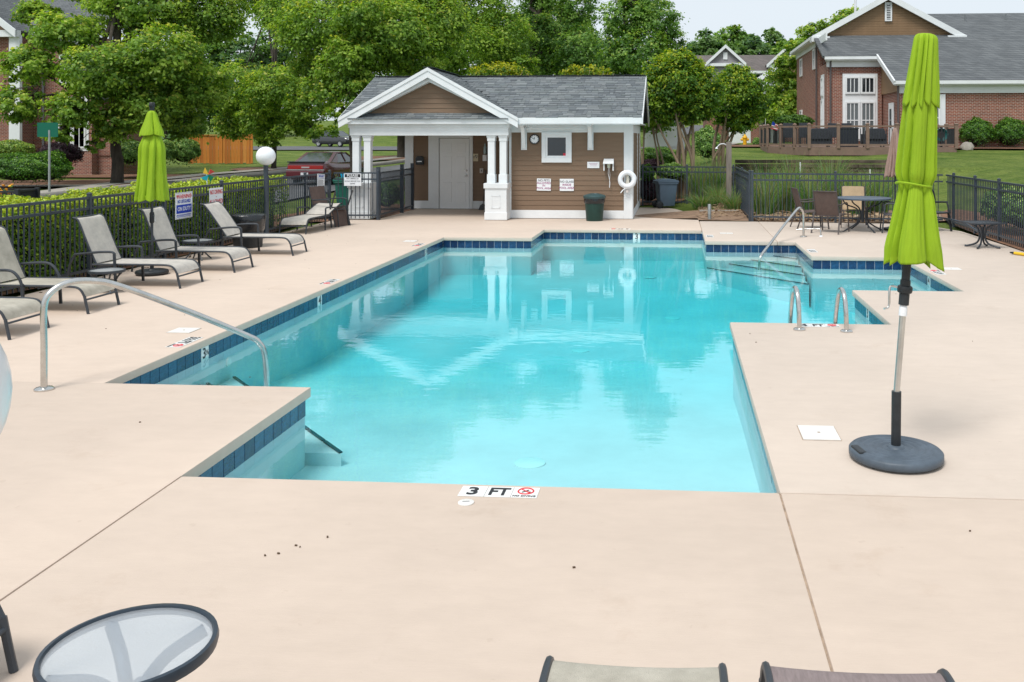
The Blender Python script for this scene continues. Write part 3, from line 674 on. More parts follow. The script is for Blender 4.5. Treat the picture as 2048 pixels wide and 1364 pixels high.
MB().tube([ax(.93), ax(.98), ax(.99), ax(1.0)], [.026, .026, .024, .02], 16).build('joint_collar', sign_white, u, smooth=True)
MB().tube([ax(1.0), ax(1.16)], .033, 16).build('crank_body', rubber, u, smooth=True)
MB().tube([ax(1.075), ax(1.08), ax(1.09), ax(1.11), ax(1.12), ax(1.125)], [.036, .045, .048, .048, .045, .036], 20).build('crank_collar', rubber, u, smooth=True)
MB().tube([ax(1.15), ax(1.5)], .027, 16).build('upper_pole', rubber, u, smooth=True)
MB().tube(smooth_path([(.0, -.03, 1.12), (-.045, -.05, 1.125), (-.055, -.06, 1.08), (-.058, -.06, 1.0), (-.09, -.07, .985)], 4), .007, 8).build('crank_handle', alu, u, smooth=True)
cx0 = ax(1.2)
cn = canopy([(.085, 2.42), (.11, 2.25), (.125, 2.0), (.13, 1.86), (.104, 1.785), (.118, 1.72), (.148, 1.56), (.178, 1.42), (.188, 1.33)], 9, .5, .07, 3, 252, twist=.12, skew=.045)
o = cloth(cn.build('canopy', lime, u, (cx0[0] - 1.2 * math.tan(TLT), 0, 0), (0, TLT, 0), smooth=True, ang=75))
vt = canopy([(.012, 2.76), (.05, 2.755), (.073, 2.735), (.082, 2.69), (.095, 2.58), (.112, 2.44), (.122, 2.33)], 9, .34, .06, 5, 252)
cloth(vt.build('vent', lime, u, (cx0[0] - 1.2 * math.tan(TLT), 0, 0), (0, TLT, 0), smooth=True, ang=75))
st = MB(); st.tube([(.108 * math.cos(2 * math.pi * k / 40), .108 * math.sin(2 * math.pi * k / 40), 1.785 + .006 * math.sin(4 * math.pi * k / 40)) for k in range(40)], .0085, 6, True)
st.build('strap', lime, u, (cx0[0] - 1.2 * math.tan(TLT), 0, 0), (0, TLT, 0), smooth=True)
# lime umbrella on the left among the loungers
u = empty('patio_umbrella', (-7.93, 13.5, 0), 0, 'closed lime green umbrella with black finial among the left loungers', 'umbrella', 'closed lime umbrellas')
base_mesh(.235, .065).build('base', rubber, u, smooth=True, ang=50)
MB().tube([(0, 0, .06), (0, 0, .45)], .028, 14).build('sleeve', rubber, u, smooth=True)
MB().tube([(0, 0, .4), (0, 0, 2.5)], .02, 14).build('pole', black_metal, u, smooth=True)
MB().tube([(0, 0, .78), (0, 0, .80), (0, 0, .93), (0, 0, .95)], [.025, .034, .034, .025], 14).build('crank_body', rubber, u, smooth=True)
MB().tube([(.03, -.02, .9), (.07, -.04, .9), (.075, -.04, .82), (.10, -.05, .81)], .006, 6).build('crank_handle', alu, u, smooth=True)
MB().lathe([(.03, 2.46), (.034, 2.5), (.034, 2.54), (.042, 2.55), (.042, 2.60), (.03, 2.615)], 16).build('finial', rubber, u, smooth=True)
cloth(canopy([(.09, 2.16), (.15, 2.04), (.195, 1.92), (.205, 1.7), (.225, 1.45), (.25, 1.25), (.262, 1.15)], 9, .38, .05, 8, 180).build('canopy', lime, u, smooth=True, ang=75))
cloth(canopy([(.03, 2.49), (.07, 2.45), (.11, 2.34), (.165, 2.20), (.185, 2.14)], 6, .42, .05, 9, 150).build('vent', lime, u, smooth=True, ang=75))
# tan umbrella beside the dining table
u = empty('patio_umbrella', (4.92, 21.2, 0), 0, 'closed tan umbrella mostly hidden behind the big lime umbrella', 'umbrella')
MB().lathe([(.25, 0), (.25, .05), (.05, .09), (.03, .3)], 30).build('base', rubber, u, smooth=True)
MB().tube([(0, 0, .1), (.0, 0, 2.3)], .02, 12).build('pole', black_metal, u, smooth=True)
cloth(canopy([(.03, 2.3), (.08, 2.15), (.14, 1.8), (.21, 1.45), (.25, 1.24)], 8, .4, .06, 12, 140).build('canopy', tan_canvas, u, smooth=True, ang=75))

# ---------------------------------------------------------------- rails and ladder
def flange(x, y, r=.058): return MB().lathe([(r, .0), (r, .012), (r - .012, .022), (.03, .026)], 24, (x, y, 0))
t = empty('handrail', (-5.19, 7.26, 0), 0, 'bent stainless handrail over the pool steps, large at left', 'handrail', 'stainless pool handrails')
MB().tube(smooth_path([(0, 0, .01), (0, 0, .35), (0, 0, .68), (.035, .04, .80), (.12, .14, .865), (.24, .27, .86), (.40, .42, .79), (.80, .82, .50), (1.16, 1.17, .22), (1.25, 1.25, .13), (1.29, 1.29, -.02), (1.31, 1.31, -.45)], 7), .0265, 16).build('rail', steel, t, smooth=True)
flange(0, 0, .075).build('flange', steel, t, smooth=True)
t = empty('handrail', (2.67, 19.59, 0), 0, 'stainless handrail over the far right corner steps', 'handrail', 'stainless pool handrails')
MB().tube(smooth_path([(0, 0, .01), (0, 0, .35), (-.01, -.02, .52), (-.08, -.12, .61), (-.18, -.26, .58), (-.50, -.8, .31), (-.82, -1.35, .02), (-1.0, -1.66, -.14), (-1.06, -1.76, -.24), (-1.08, -1.78, -.45)], 6), .026, 12).build('rail', steel, t, smooth=True)
flange(0, 0, .075).build('flange', steel, t, smooth=True)
t = empty('grab_bar', (2.98, 19.75, 0), 0, 'low bent steel bar beside the far handrail', 'grab bar')
MB().tube(smooth_path([(-.42, 0.05, .13), (-.2, 0, .15), (0, -.02, .155), (.05, -.04, .14), (.065, -.06, 0)], 5), .016, 10).build('bar', steel, t, smooth=True)
flange(.065, -.06, .04).build('flange', sign_white, t, smooth=True)
t = empty('pool_ladder', (1.58, 10.10, 0), 0, 'stainless pool ladder with two hooped rails at the right side', 'ladder')
for s, yo in ((-.245, .02), (.245, -.04)):
    MB().tube(smooth_path([(s, yo, .01), (s - .006, yo + .01, .22), (s - .012, yo + .06, .37), (s - .02, yo + .17, .425), (s - .03, yo + .30, .37), (s - .036, yo + .40, .2), (s - .04, yo + .50, -.1), (s - .04, yo + .52, -.62)], 7), .0255, 14).build('rail', steel, t, smooth=True)
    flange(s, yo, .066).build('flange', steel, t, smooth=True)
for z in (-.32, -.55): B((-.04, .52, z), (.49, .08, .03)).build('step', steel, t)

# ---------------------------------------------------------------- lamps
def globe_lamp(label, loc, rr, z):
    t = empty('lamp_post', loc, 0, label, 'lamp', 'white globe lamps')
    MB().lathe([(.10, 0), (.10, .02), (.055, .05), (.05, .1), (.048, z - rr * .95), (.075, z - rr * .94), (.08, z - rr * .86)], 20).build('post', fence_metal, t, smooth=True)
    s = MB(); pr = [(max(.001, rr * math.sin(math.pi * k / 20)), z - rr * math.cos(math.pi * k / 20)) for k in range(21)]; s.lathe(pr, 36); s.build('globe', globe_m, t, smooth=True, ang=180)
    return t
globe_m = mat('white_globe', (.82, .84, .87), .25, spec=.5)
globe_lamp('white globe lamp on a slim dark post by the left fence', (-8.56, 18.8, 0), .198, 1.69)
globe_lamp('white globe lamp close to the camera, cut by the left edge', (-1.425, 1.57, 0), .195, 1.60)

# ---------------------------------------------------------------- bins
bag_m = mat('black_bin_bag', (.012, .014, .017), .22, var=.3, scale=14, bump=.8, bscale=16, spec=.6)
t = empty('trash_can', (-2.02, 23.05, 0), 0, 'dark green trash can with black bag lip against the pool house', 'bin')
green_bin = mat('dark_green_plastic', (.010, .042, .034), .45, var=.15, scale=6)
MB().lathe([(.205, 0), (.21, .02), (.245, .50)], 28).build('body', green_bin, t, smooth=True)
def crumple(m, amp, seed):
    r_ = random.Random(seed); m.v = [(x * (1 + r_.uniform(-amp, amp)), y * (1 + r_.uniform(-amp, amp)), z + r_.uniform(-amp, amp) * .15) for x, y, z in m.v]; return m
crumple(MB().lathe([(.247, .44), (.262, .47), (.268, .56), (.262, .60), (.255, .61)], 40, cap=False), .02, 1).build('bag', bag_m, t, smooth=True, ang=80)
MB().lathe([(.27, .56), (.282, .58), (.282, .615), (.26, .64), (.12, .68), (.11, .66), (.09, .66)], 36).build('lid', mat('grey_green_lid', (.035, .075, .08), .4, var=.1, scale=5), t, smooth=True)
t = empty('trash_can', (-8.1, 17.02, 0), 0, 'black round bin wrapped in a bin bag by the left fence', 'bin')
MB().lathe([(.25, 0), (.26, .02), (.285, .42)], 28).build('body', rubber, t, smooth=True)
crumple(MB().lathe([(.275, .30), (.30, .34), (.315, .50), (.325, .60), (.30, .63), (.26, .635), (.1, .61), (.02, .605)], 44), .028, 2).build('bag', bag_m, t, smooth=True, ang=80)
def wheelie(label, loc, rz, m_, h=.95, w_=.52, d=.58, extra=None):
    t = empty('wheeled_bin', loc, rz, label, 'bin')
    b = MB(); k = .78
    b.add([(-w_ / 2 * k, -d / 2 * k, .06), (w_ / 2 * k, -d / 2 * k, .06), (w_ / 2 * k, d / 2 * k, .06), (-w_ / 2 * k, d / 2 * k, .06), (-w_ / 2, -d / 2, h - .1), (w_ / 2, -d / 2, h - .1), (w_ / 2, d / 2, h - .1), (-w_ / 2, d / 2, h - .1)],
          [(3, 2, 1, 0), (4, 5, 6, 7), (0, 1, 5, 4), (1, 2, 6, 5), (2, 3, 7, 6), (3, 0, 4, 7)])
    b.build('body', m_, t, bevel=.03, smooth=True)
    r_ = MB(); r_.bx(-w_ / 2 - .02, w_ / 2 + .02, -d / 2 - .02, d / 2 + .03, h - .15, h - .1); r_.build('rim', m_, t, bevel=.01)
    l = MB(); l.prism([(-d / 2 - .04, h - .1), (d / 2 + .05, h - .1), (d / 2 + .05, h - .06), (d / 2 - .06, h - .02), (0, h), (-d / 2 + .06, h - .02), (-d / 2 - .04, h - .06)], 'x', -w_ / 2 - .03, w_ / 2 + .03); l.build('lid', m_, t, bevel=.01)
    for s in (-1, 1):
        MB().lathe([(.02, -.03), (.09, -.03), (.105, -.02), (.105, .02), (.09, .03), (.02, .03)], 22).build('wheel', rubber, t, (s * (w_ / 2 - .03), d / 2 - .02, .105), (0, R(90), 0), smooth=True)
    MB().tube([(-w_ / 2 + .05, d / 2 + .08, h - .12), (w_ / 2 - .05, d / 2 + .08, h - .12)], .014, 8).build('handle', m_, t)
    return t
grey_bin = mat('blue_grey_plastic', (.105, .155, .215), .5, var=.08, scale=4)
wheelie('blue grey wheeled bin behind the pool house corner', (-.28, 27.45, 0), R(108), grey_bin, .86, .50, .56)
green_tote = mat('green_tote_plastic', (.008, .105, .075), .45, var=.1, scale=4)
tt = wheelie('large green wheeled bin with bright blue bag beside the porch post', (-8.62, 23.9, 0), R(180), green_tote, 1.03, .56, .6)
crumple(B((0, -.12, 1.05), (.42, .30, .12)), .25, 4).build('bag', mat('bright_blue_bag', (.0, .30, .52), .3, bump=.6, bscale=14), tt, smooth=True)
# dark chair back seen beside the umbrella, hose and yellow pole at the right fence
t = empty('resin_chair', (5.75, 21.1, 0), R(-150), 'dark resin chair with rounded back beside the right fence', 'chair')
bk = MB(); pts = [(-.25, .40), (-.26, .70), (-.22, .86), (-.12, .95), (0, .98), (.12, .95), (.22, .86), (.26, .70), (.25, .40)]
bk.prism([(p[0], p[1]) for p in pts], 'y', -.24, -.21); bk.build('backrest', rubber, t, bevel=.008)
B((0, 0, .41), (.5, .48, .03)).build('seat', rubber, t, bevel=.01)
for sx in (-1, 1):
    for sy in (-1, 1): MB().bar((sx * .22, sy * .2, .4), (sx * .26, sy * .25, 0), .045, .03).build('leg', rubber, t)
    MB().tube([(sx * .27, -.22, .62), (sx * .28, .1, .64), (sx * .26, .2, .42)], .022, 8).build('arm', rubber, t, smooth=True)
t = empty('storage_crate', (4.95, 20.35, 0), R(4), 'low dark crate beside the patio table', 'crate')
B((0, 0, .17), (.42, .36, .26)).build('box', rubber, t, bevel=.015); B((0, 0, .315), (.46, .40, .03)).build('lid', mat('crate_lid', (.06, .09, .12), .4), t, bevel=.008)
for sx in (-1, 1):
    for sy in (-1, 1): B((sx * .17, sy * .14, .02), (.04, .04, .04)).build('foot', rubber, t)
hose = MB(); hose.tube(smooth_path([(5.9, 21.9, .25), (6.05, 21.0, .27), (6.18, 20.3, .24), (6.2, 19.5, .15), (6.2, 18.9, .14)], 8), .022, 8)
tag(hose.build('hose', fence_metal, smooth=True), 'dark hose sagging along the foot of the right fence', 'hose')
t = empty('pool_pole', (6.0, 16.9, 0), R(-62), 'yellow pole lying on the deck at the right edge', 'pole')
MB().tube([(0, 0, .03), (.9, 0, .03)], .028, 12).build('shaft', mat('yellow_plastic', (.75, .48, .02), .4), t, smooth=True)
MB().tube([(-.1, 0, .03), (-.05, 0, .03), (0, 0, .03)], [.012, .02, .026], 10).build('tip', rubber, t, smooth=True)
# ---------------------------------------------------------------- pool house
ph = empty('pool_house', (0, 0, 0), 0, 'small brown-sided pool house with gabled porch and grey shingle roof', 'building')
EX0, EX1, EY0, EY1, RY = -8.5, -.85, 22.95, 28.65, 25.8
EZ, RZ = 2.585, 3.80
def siding(name, x0, x1, y, z0, z1, parent, m_, pitch=.127, axis='x', sgn=-1, wall_m=None):
    """wall with lapped planks; y is the wall plane, sgn the side the planks face"""
    wl = MB()
    if axis == 'x': wl.bx(x0, x1, y, y - sgn * .08, z0, z1)
    else: wl.bx(y, y - sgn * .08, x0, x1, z0, z1)
    wo_ = wl.build(name, wall_m or m_, parent)
    n = int(math.ceil((z1 - z0) / pitch)); L = x1 - x0
    pl = MB(); t0, t1 = .018, .005
    pts = [(0, 0), (sgn * t0, 0), (sgn * t1, pitch + .01), (0, pitch + .01)]
    if axis == 'x': pl.prism(pts, 'x', -L / 2, L / 2)
    else:
        pl.add([(p[0], s * L / 2, p[1]) for s in (-1, 1) for p in pts], [(0, 1, 2, 3), (7, 6, 5, 4), (0, 4, 5, 1), (1, 5, 6, 2), (2, 6, 7, 3), (3, 7, 4, 0)])
    me = pl.mesh('siding_plank', m_)
    for k in range(n):
        z = z0 + k * pitch
        sc_ = min(1, (z1 - z) / pitch) if k == n - 1 else 1
        inst('siding_plank', me, wo_, ((x0 + x1) / 2, y - .0005 * sgn, z) if axis == 'x' else (y, (x0 + x1) / 2, z), (0, 0, 0), (1, 1, sc_))
    return wo_
T = lambda n, x0, x1, y0, y1, z0, z1, m_=None, p=None, bv=.006: MB().bx(x0, x1, y0, y1, z0, z1).build(n, m_ or white_trim, p or ph, bevel=bv)
siding('front_wall', -4.22, -1.2, 23.52, .22, 2.22, ph, siding_brown)
siding('side_wall', 23.6, 28.1, -1.10, .22, 2.4, ph, siding_brown, axis='y', sgn=1)
siding('porch_wall', -7.62, -7.17, 26.50, .24, 2.43, ph, siding_brown)
siding('porch_wall', -5.90, -4.2, 26.50, .24, 2.43, ph, siding_brown)
siding('porch_side_wall', 23.6, 26.45, -4.22, .1, 2.43, ph, siding_brown, axis='y', sgn=-1)
siding('end_wall', 26.6, 28.1, -7.85, .2, 2.43, ph, siding_brown, axis='y', sgn=-1)
T('back_wall', -7.85, -1.1, 28.1, 28.2, 0, 2.43, siding_brown)
# skirts, corner boards, friezes
T('skirt_board', -4.25, -1.31, 23.49, 23.57, 0.012, .22); T('frieze_board', -4.25, -1.31, 23.492, 23.57, 2.21, 2.44)
T('corner_board', -1.31, -1.085, 23.48, 23.6, .012, 2.44); T('corner_board', -1.11, -1.075, 23.6, 23.78, .012, 2.44)
T('corner_board', -1.11, -1.075, 26.3, 26.46, .012, 2.44); T('corner_board', -1.11, -1.073, 27.95, 28.22, .012, 2.44)
T('skirt_board', -1.11, -1.078, 23.78, 26.3, .012, .21); T('skirt_board', -1.11, -1.078, 26.46, 27.95, .012, .21)
T('frieze_board', -1.11, -1.077, 23.78, 26.3, 2.2, 2.44); T('frieze_board', -1.11, -1.077, 26.46, 27.95, 2.2, 2.44)
T('corner_board', -7.87, -7.62, 26.46, 26.6, .012, 2.44); T('skirt_board', -7.62, -7.17, 26.47, 26.55, .012, .24); T('skirt_board', -5.90, -4.25, 26.47, 26.55, .012, .24)
T('corner_board', -4.26, -4.20, 23.46, 23.62, .012, 2.44)
T('door_casing', -7.17, -6.86, 26.44, 26.55, .012, 2.3); T('door_casing', -5.96, -5.86, 26.44, 26.55, .012, 2.3); T('door_casing', -6.86, -5.96, 26.44, 26.55, 2.06, 2.3)
# porch ceiling / soffit
T('soffit', EX0 + .06, EX1 - .06, EY0 + .03, EY1 - .05, 2.445, 2.47, white_trim, bv=0)
# six-panel door
dr = empty('door', (-6.41, 26.49, 0), 0, parent=ph)
door_m = mat('door_paint', (.80, .82, .83), .4, var=.03, scale=2)
MB().bx(-.435, .435, -.02, .02, .015, 2.05).build('leaf', door_m, dr)
for sx in (-1, 1):
    for z0, z1 in ((.2, .78), (.9, 1.52), (1.64, 1.92)):
        pm = MB(); pm.bx(sx * .205 - .13, sx * .205 + .13, -.028, -.018, z0, z1); pm.build('panel', door_m, dr, bevel=.008)
MB().lathe([(.012, 0), (.014, .03), (.032, .045), (.034, .065), (.02, .08)], 16).build('knob', steel, dr, (.36, -.02, .98), (R(90), 0, 0), smooth=True)
MB().lathe([(.028, 0), (.028, .012), (.014, .02)], 16).build('deadbolt', steel, dr, (.36, -.02, 1.12), (R(90), 0, 0), smooth=True)
T('threshold', -6.86, -5.96, 26.40, 26.55, .002, .02, steel, bv=0)
# porch columns: panelled pedestal with two posts
def column(xc, y0):
    c = empty('porch_column', (xc, y0 + .27, 0), 0, parent=ph); w2 = .275
    MB().bx(-w2, w2, -w2, w2, .012, .80).build('pedestal', white_trim, c, bevel=.008)
    MB().bx(-w2 - .012, w2 + .012, -w2 - .012, w2 + .012, .012, .20).build('plinth', white_trim, c, bevel=.006)
    MB().bx(-w2 - .03, w2 + .03, -w2 - .03, w2 + .03, .80, .93).build('pedestal_cap', white_trim, c, bevel=.012)
    for (a, b, z0, z1) in ((-.10, .10, .60, .625), (-.10, .10, .30, .325), (-.115, -.09, .30, .625), (.09, .115, .30, .625)):
        MB().bx(a, b, -w2 - .008, -w2 + .01, z0, z1).build('panel_moulding', white_trim, c)
    for s in (-1, 1):
        x = s * .15
        MB().bx(x - .085, x + .085, -.10, .09, .93, 2.13).build('post', white_trim, c, bevel=.005)
        MB().bx(x - .105, x + .105, -.12, .11, .93, 1.15).build('post_foot', white_trim, c, bevel=.006)
        MB().bx(x - .10, x + .10, -.115, .105, 1.99, 2.132).build('post_head', white_trim, c, bevel=.006)
        MB().bx(x - .115, x + .115, -.13, .12, 2.08, 2.128).build('post_capital', white_trim, c, bevel=.006)
    return c
column(-4.5, 22.95); column(-8.01, 22.95)
T('porch_beam', -8.30, -4.20, 23.06, 23.38, 2.13, 2.33); T('porch_beam', -8.33, -4.17, 23.04, 23.40, 2.33, 2.45)
T('porch_beam', -8.28, -8.02, 23.38, 26.6, 2.13, 2.44)
# roof planes
def roof_slab(name, pts, th=.07, m_=None):
    a, b, c = Vector(pts[0]), Vector(pts[1]), Vector(pts[2]); nr = (b - a).cross(c - a).normalized()
    if nr.z < 0: nr = -nr
    n = len(pts); m = MB(); m.add([Vector(p) for p in pts] + [Vector(p) - nr * th for p in pts], [tuple(range(n)), tuple(reversed(range(n, 2 * n)))] + [(i, (i + 1) % n, (i + 1) % n + n, i + n) for i in range(n)])
    return m.build(name, m_ or mat_underlay, ph)
mat_underlay = mat('roof_deck', (.06, .065, .07), .9)
GX, GX0, GX1 = -6.22, -8.5, -3.95
gz0 = 2.56
roof_slab('roof_plane', [(EX0, EY0, EZ), (EX1, EY0, EZ), (EX1, RY, RZ), (EX0, RY, RZ)])
roof_slab('roof_plane', [(EX0, EY1, EZ), (EX1, EY1, EZ), (EX1, RY, RZ), (EX0, RY, RZ)])
GYF = 22.88
roof_slab('porch_roof_plane', [(GX0, GYF, gz0), (GX, GYF, RZ + .03), (GX, RY + .1, RZ + .03), (GX0, RY + .1, gz0)], .06)
roof_slab('porch_roof_plane', [(GX1, GYF, gz0), (GX, GYF, RZ + .03), (GX, RY + .1, RZ + .03), (GX1, EY0 + .1, gz0)], .06)
def shingles(name, o, u, v, wd, ln, row=.135, tab=.30, clip=None, seed=0, lift=.012, parent=None, tones=None):
    """overlapping shingle courses on the plane o + u*s + v*t"""
    r_ = random.Random(seed); o, u, v = Vector(o), Vector(u).normalized(), Vector(v).normalized(); nr = u.cross(v).normalized()
    if nr.z < 0: nr = -nr
    m = MB(); k = 0
    tones = tones or [(.17, .187, .198), (.148, .166, .178), (.19, .207, .215), (.16, .18, .186), (.135, .152, .165)]
    while k * row < ln:
        t0 = k * row; t1 = min(ln, t0 + row * 1.15); x = -r_.uniform(0, tab)
        while x < wd:
            wdt = tab * r_.choice((.35, .5, .6, .8, 1)); a0, a1 = max(0, x), min(wd, x + wdt - .006); x += wdt
            if a1 - a0 < .02: continue
            if clip and not clip(o + u * (a0 + a1) / 2 + v * t0): continue
            c = r_.choice(tones); j = r_.uniform(.85, 1.15); c = tuple(q * j for q in c); dt = r_.choice((0, 0, 0, .012))
            h = lift + r_.choice((0, .004, .008))
            P = [o + u * a0 + v * (t0 - dt), o + u * a1 + v * (t0 - dt), o + u * a1 + v * t1, o + u * a0 + v * t1]
            m.add([P[0] + nr * h, P[1] + nr * h, P[2] + nr * .002, P[3] + nr * .002, P[0], P[1]], [(0, 1, 2, 3), (4, 5, 1, 0), (4, 0, 3), (5, 2, 1)], c)
        k += 1
    return tag(m.build(name, shingle_col, parent or ph), kind='stuff')
sl = math.hypot(RY - EY0, RZ - EZ)
gs = (RZ + .03 - gz0) / (GX - GX0)
def main_clip(p): # hide courses under the porch gable
    gzz = gz0 + gs * (min(p.x - GX0, GX1 - p.x) if GX0 < p.x < GX1 else -1)
    return p.z > gzz - .02 or p.x > GX1 or p.x < GX0
shingles('shingle', (EX0 - .02, EY0 - .03, EZ), (1, 0, 0), (0, RY - EY0, RZ - EZ), EX1 - EX0 + .04, sl + .02, clip=main_clip, seed=1)
gl_ = math.hypot(GX - GX0, RZ + .03 - gz0)
def gclip(p): return p.z > EZ + (p.y - EY0) * (RZ - EZ) / (RY - EY0) - .05
shingles('shingle', (GX1 + .02, GYF - .02, gz0), (0, 1, 0), (GX - GX1, 0, RZ + .03 - gz0), RY - GYF + .1, gl_, clip=gclip, seed=2)
shingles('shingle', (GX0 - .02, GYF - .02, gz0), (0, 1, 0), (GX - GX0, 0, RZ + .03 - gz0), RY - GYF + .1, gl_, clip=gclip, seed=3)
rc = MB()
for k in range(26):
    x = EX0 + k * .295; rc.box((x + .15, RY, RZ + .016), (.31, .26, .012), Matrix.Rotation(R(2), 3, 'Y'), (.055, .062, .07))
tag(rc.build('ridge_cap', shingle_col, ph), kind='stuff')
rc = MB()
for k in range(10):
    y = GYF + k * .285; rc.box((GX, y + .14, RZ + .052), (.24, .3, .012), None, (.06, .068, .076))
tag(rc.build('ridge_cap', shingle_col, ph), kind='stuff')
# fascias and rakes
T('fascia', GX1 - .05, EX1 + .02, EY0 - .035, EY0, EZ - .165, EZ - .005); T('fascia', EX0 - .02, GX1 - .05, EY0 - .045, EY0 - .005, EZ - .165, EZ - .04)
T('fascia_shadow_board', GX1, EX1 - .03, EY0, EY0 + .02, EZ - .19, EZ - .165)
def rake(p, q, ht, th, nm='rake_board', proud=0):
    m = MB(); p, q = Vector(p), Vector(q)
    m.add([p, q, q - Vector((0, 0, ht)), p - Vector((0, 0, ht)), p + Vector((0, th, 0)), q + Vector((0, th, 0)), q + Vector((0, th, -ht)), p + Vector((0, th, -ht))], [(0, 1, 2, 3), (4, 7, 6, 5), (0, 4, 5, 1), (1, 5, 6, 2), (2, 6, 7, 3), (3, 7, 4, 0)])
    return m.build(nm, white_trim, ph)
rake((GX0 - .02, GYF - .01, gz0 + .0), (GX, GYF - .01, RZ + .025), .235, .05)
rake((GX, GYF - .01, RZ + .025), (GX1 + .02, GYF - .01, gz0 + .0), .235, .05)
rake((GX0 - .03, GYF - .03, gz0 + .015), (GX, GYF - .03, RZ + .045), .085, .02, 'rake_moulding')
rake((GX, GYF - .03, RZ + .045), (GX1 + .03, GYF - .03, gz0 + .015), .085, .02, 'rake_moulding')
rake((GX0 + .3, GYF + .10, gz0 - .06 + .13), (GX, GYF + .10, RZ - .21), .10, .18, 'rake_soffit')
rake((GX, GYF + .10, RZ - .21), (GX1 - .3, GYF + .10, gz0 - .06 + .13), .10, .18, 'rake_soffit')
# gable end siding and the little shingled skirt roof under it
gb = MB(); gy = GYF + .30
gb.prism([(GX0 + .28, 2.55), (GX1 - .28, 2.55), (GX, RZ - .18)], 'y', gy, gy + .05); gbo = gb.build('gable_wall', siding_brown, ph)
for k in range(9):
    z0 = 2.70 + k * .127; z1 = z0 + .135
    hw = lambda z: max(.02, (RZ - .2 - z) / gs - .02)
    if hw(z1) < .06: break
    m = MB(); m.add([(GX - hw(z0), gy - .02, z0), (GX + hw(z0), gy - .02, z0), (GX + hw(z1), gy - .005, z1), (GX - hw(z1), gy - .005, z1), (GX - hw(z0), gy, z0), (GX + hw(z0), gy, z0), (GX + hw(z1), gy, z1), (GX - hw(z1), gy, z1)], [(0, 1, 2, 3), (0, 4, 5, 1), (1, 5, 6, 2), (2, 6, 7, 3), (3, 7, 4, 0)])
    m.build('siding_plank', siding_brown, gbo)
shingles('shingle', (GX0 + .22, GYF - .03, 2.545), (1, 0, 0), (0, .33, .16), GX1 - GX0 - .44, .37, row=.12, seed=5)
rake((EX1 + .0, EY0, EZ), (EX1 + .0, EY0, EZ), .1, .01) if False else None
for xx in (EX1 + .005, EX0 - .045):
    for ya, yb in ((EY0 - .03, RY), (EY1 + .03, RY)):
        m = MB(); za, zb = EZ - .005, RZ - .005
        m.add([(xx, ya, za), (xx, yb, zb), (xx, yb, zb - .17), (xx, ya, za - .17), (xx + .04, ya, za), (xx + .04, yb, zb), (xx + .04, yb, zb - .17), (xx + .04, ya, za - .17)], [(0, 1, 2, 3), (4, 7, 6, 5), (0, 4, 5, 1), (1, 5, 6, 2), (2, 6, 7, 3), (3, 7, 4, 0)])
        m.build('rake_board', white_trim, ph)
ge = MB(); ge.prism([(23.55, 2.42), (28.1, 2.42), (RY, RZ - .1)], 'x', -1.16, -1.10); ge.build('end_gable_wall', siding_brown, ph)
ge = MB(); ge.prism([(23.55, 2.42), (28.1, 2.42), (RY, RZ - .1)], 'x', -8.16, -8.10); ge.build('end_gable_wall', siding_brown, ph)
# knee brackets under the eave
for xc in (-3.87, -2.16):
    b = empty('bracket', (xc, 23.49, 0), 0, parent=ph)
    MB().bx(-.075, .075, -.03, .0, 1.76, 2.44).build('back_plate', white_trim, b, bevel=.005)
    MB().bx(-.06, .06, -.47, -.03, 2.36, 2.44).build('arm', white_trim, b, bevel=.005)
    c = smooth_path([(0, -.44, 2.38), (0, -.25, 2.30), (0, -.13, 2.12), (0, -.075, 1.92), (0, -.03, 1.80)], 5)
    m = MB(); vs = []; fs = []
    for i, p in enumerate(c):
        for sx, dy in ((-.045, -.03), (.045, -.03), (.045, .03), (-.045, .03)): vs.append((sx, p.y + dy, p.z))
    for i in range(len(c) - 1):
        for k in range(4): fs.append((i * 4 + k, i * 4 + (k + 1) % 4, i * 4 + 4 + (k + 1) % 4, i * 4 + 4 + k))
    m.add(vs, fs); m.build('curved_brace', white_trim, b, smooth=True)
# window
wd_ = empty('window', (-3.03, 23.49, 0), 0, parent=ph)
for (x0, x1, z0, z1) in ((-.385, .385, 1.44, 1.57), (-.385, .385, 2.12, 2.215), (-.385, -.29, 1.57, 2.12), (.29, .385, 1.57, 2.12)):
    MB().bx(x0, x1, -.03, .02, z0, z1).build('frame', white_trim, wd_, bevel=.006)
for (x0, x1, z0, z1) in ((-.29, .29, 1.57, 1.615), (-.29, .29, 2.08, 2.12), (-.29, -.235, 1.615, 2.08), (.235, .29, 1.615, 2.08)):
    MB().bx(x0, x1, -.012, .02, z0, z1).build('sash', white, wd_, bevel=.004)
MB().bx(-.235, .235, .0, .008, 1.615, 2.08).build('pane', glass_dark, wd_)
MB().bx(.165, .245, -.004, -.001, 1.60, 1.68).build('sticker', mat('red_sticker', (.55, .02, .05), .5), wd_)
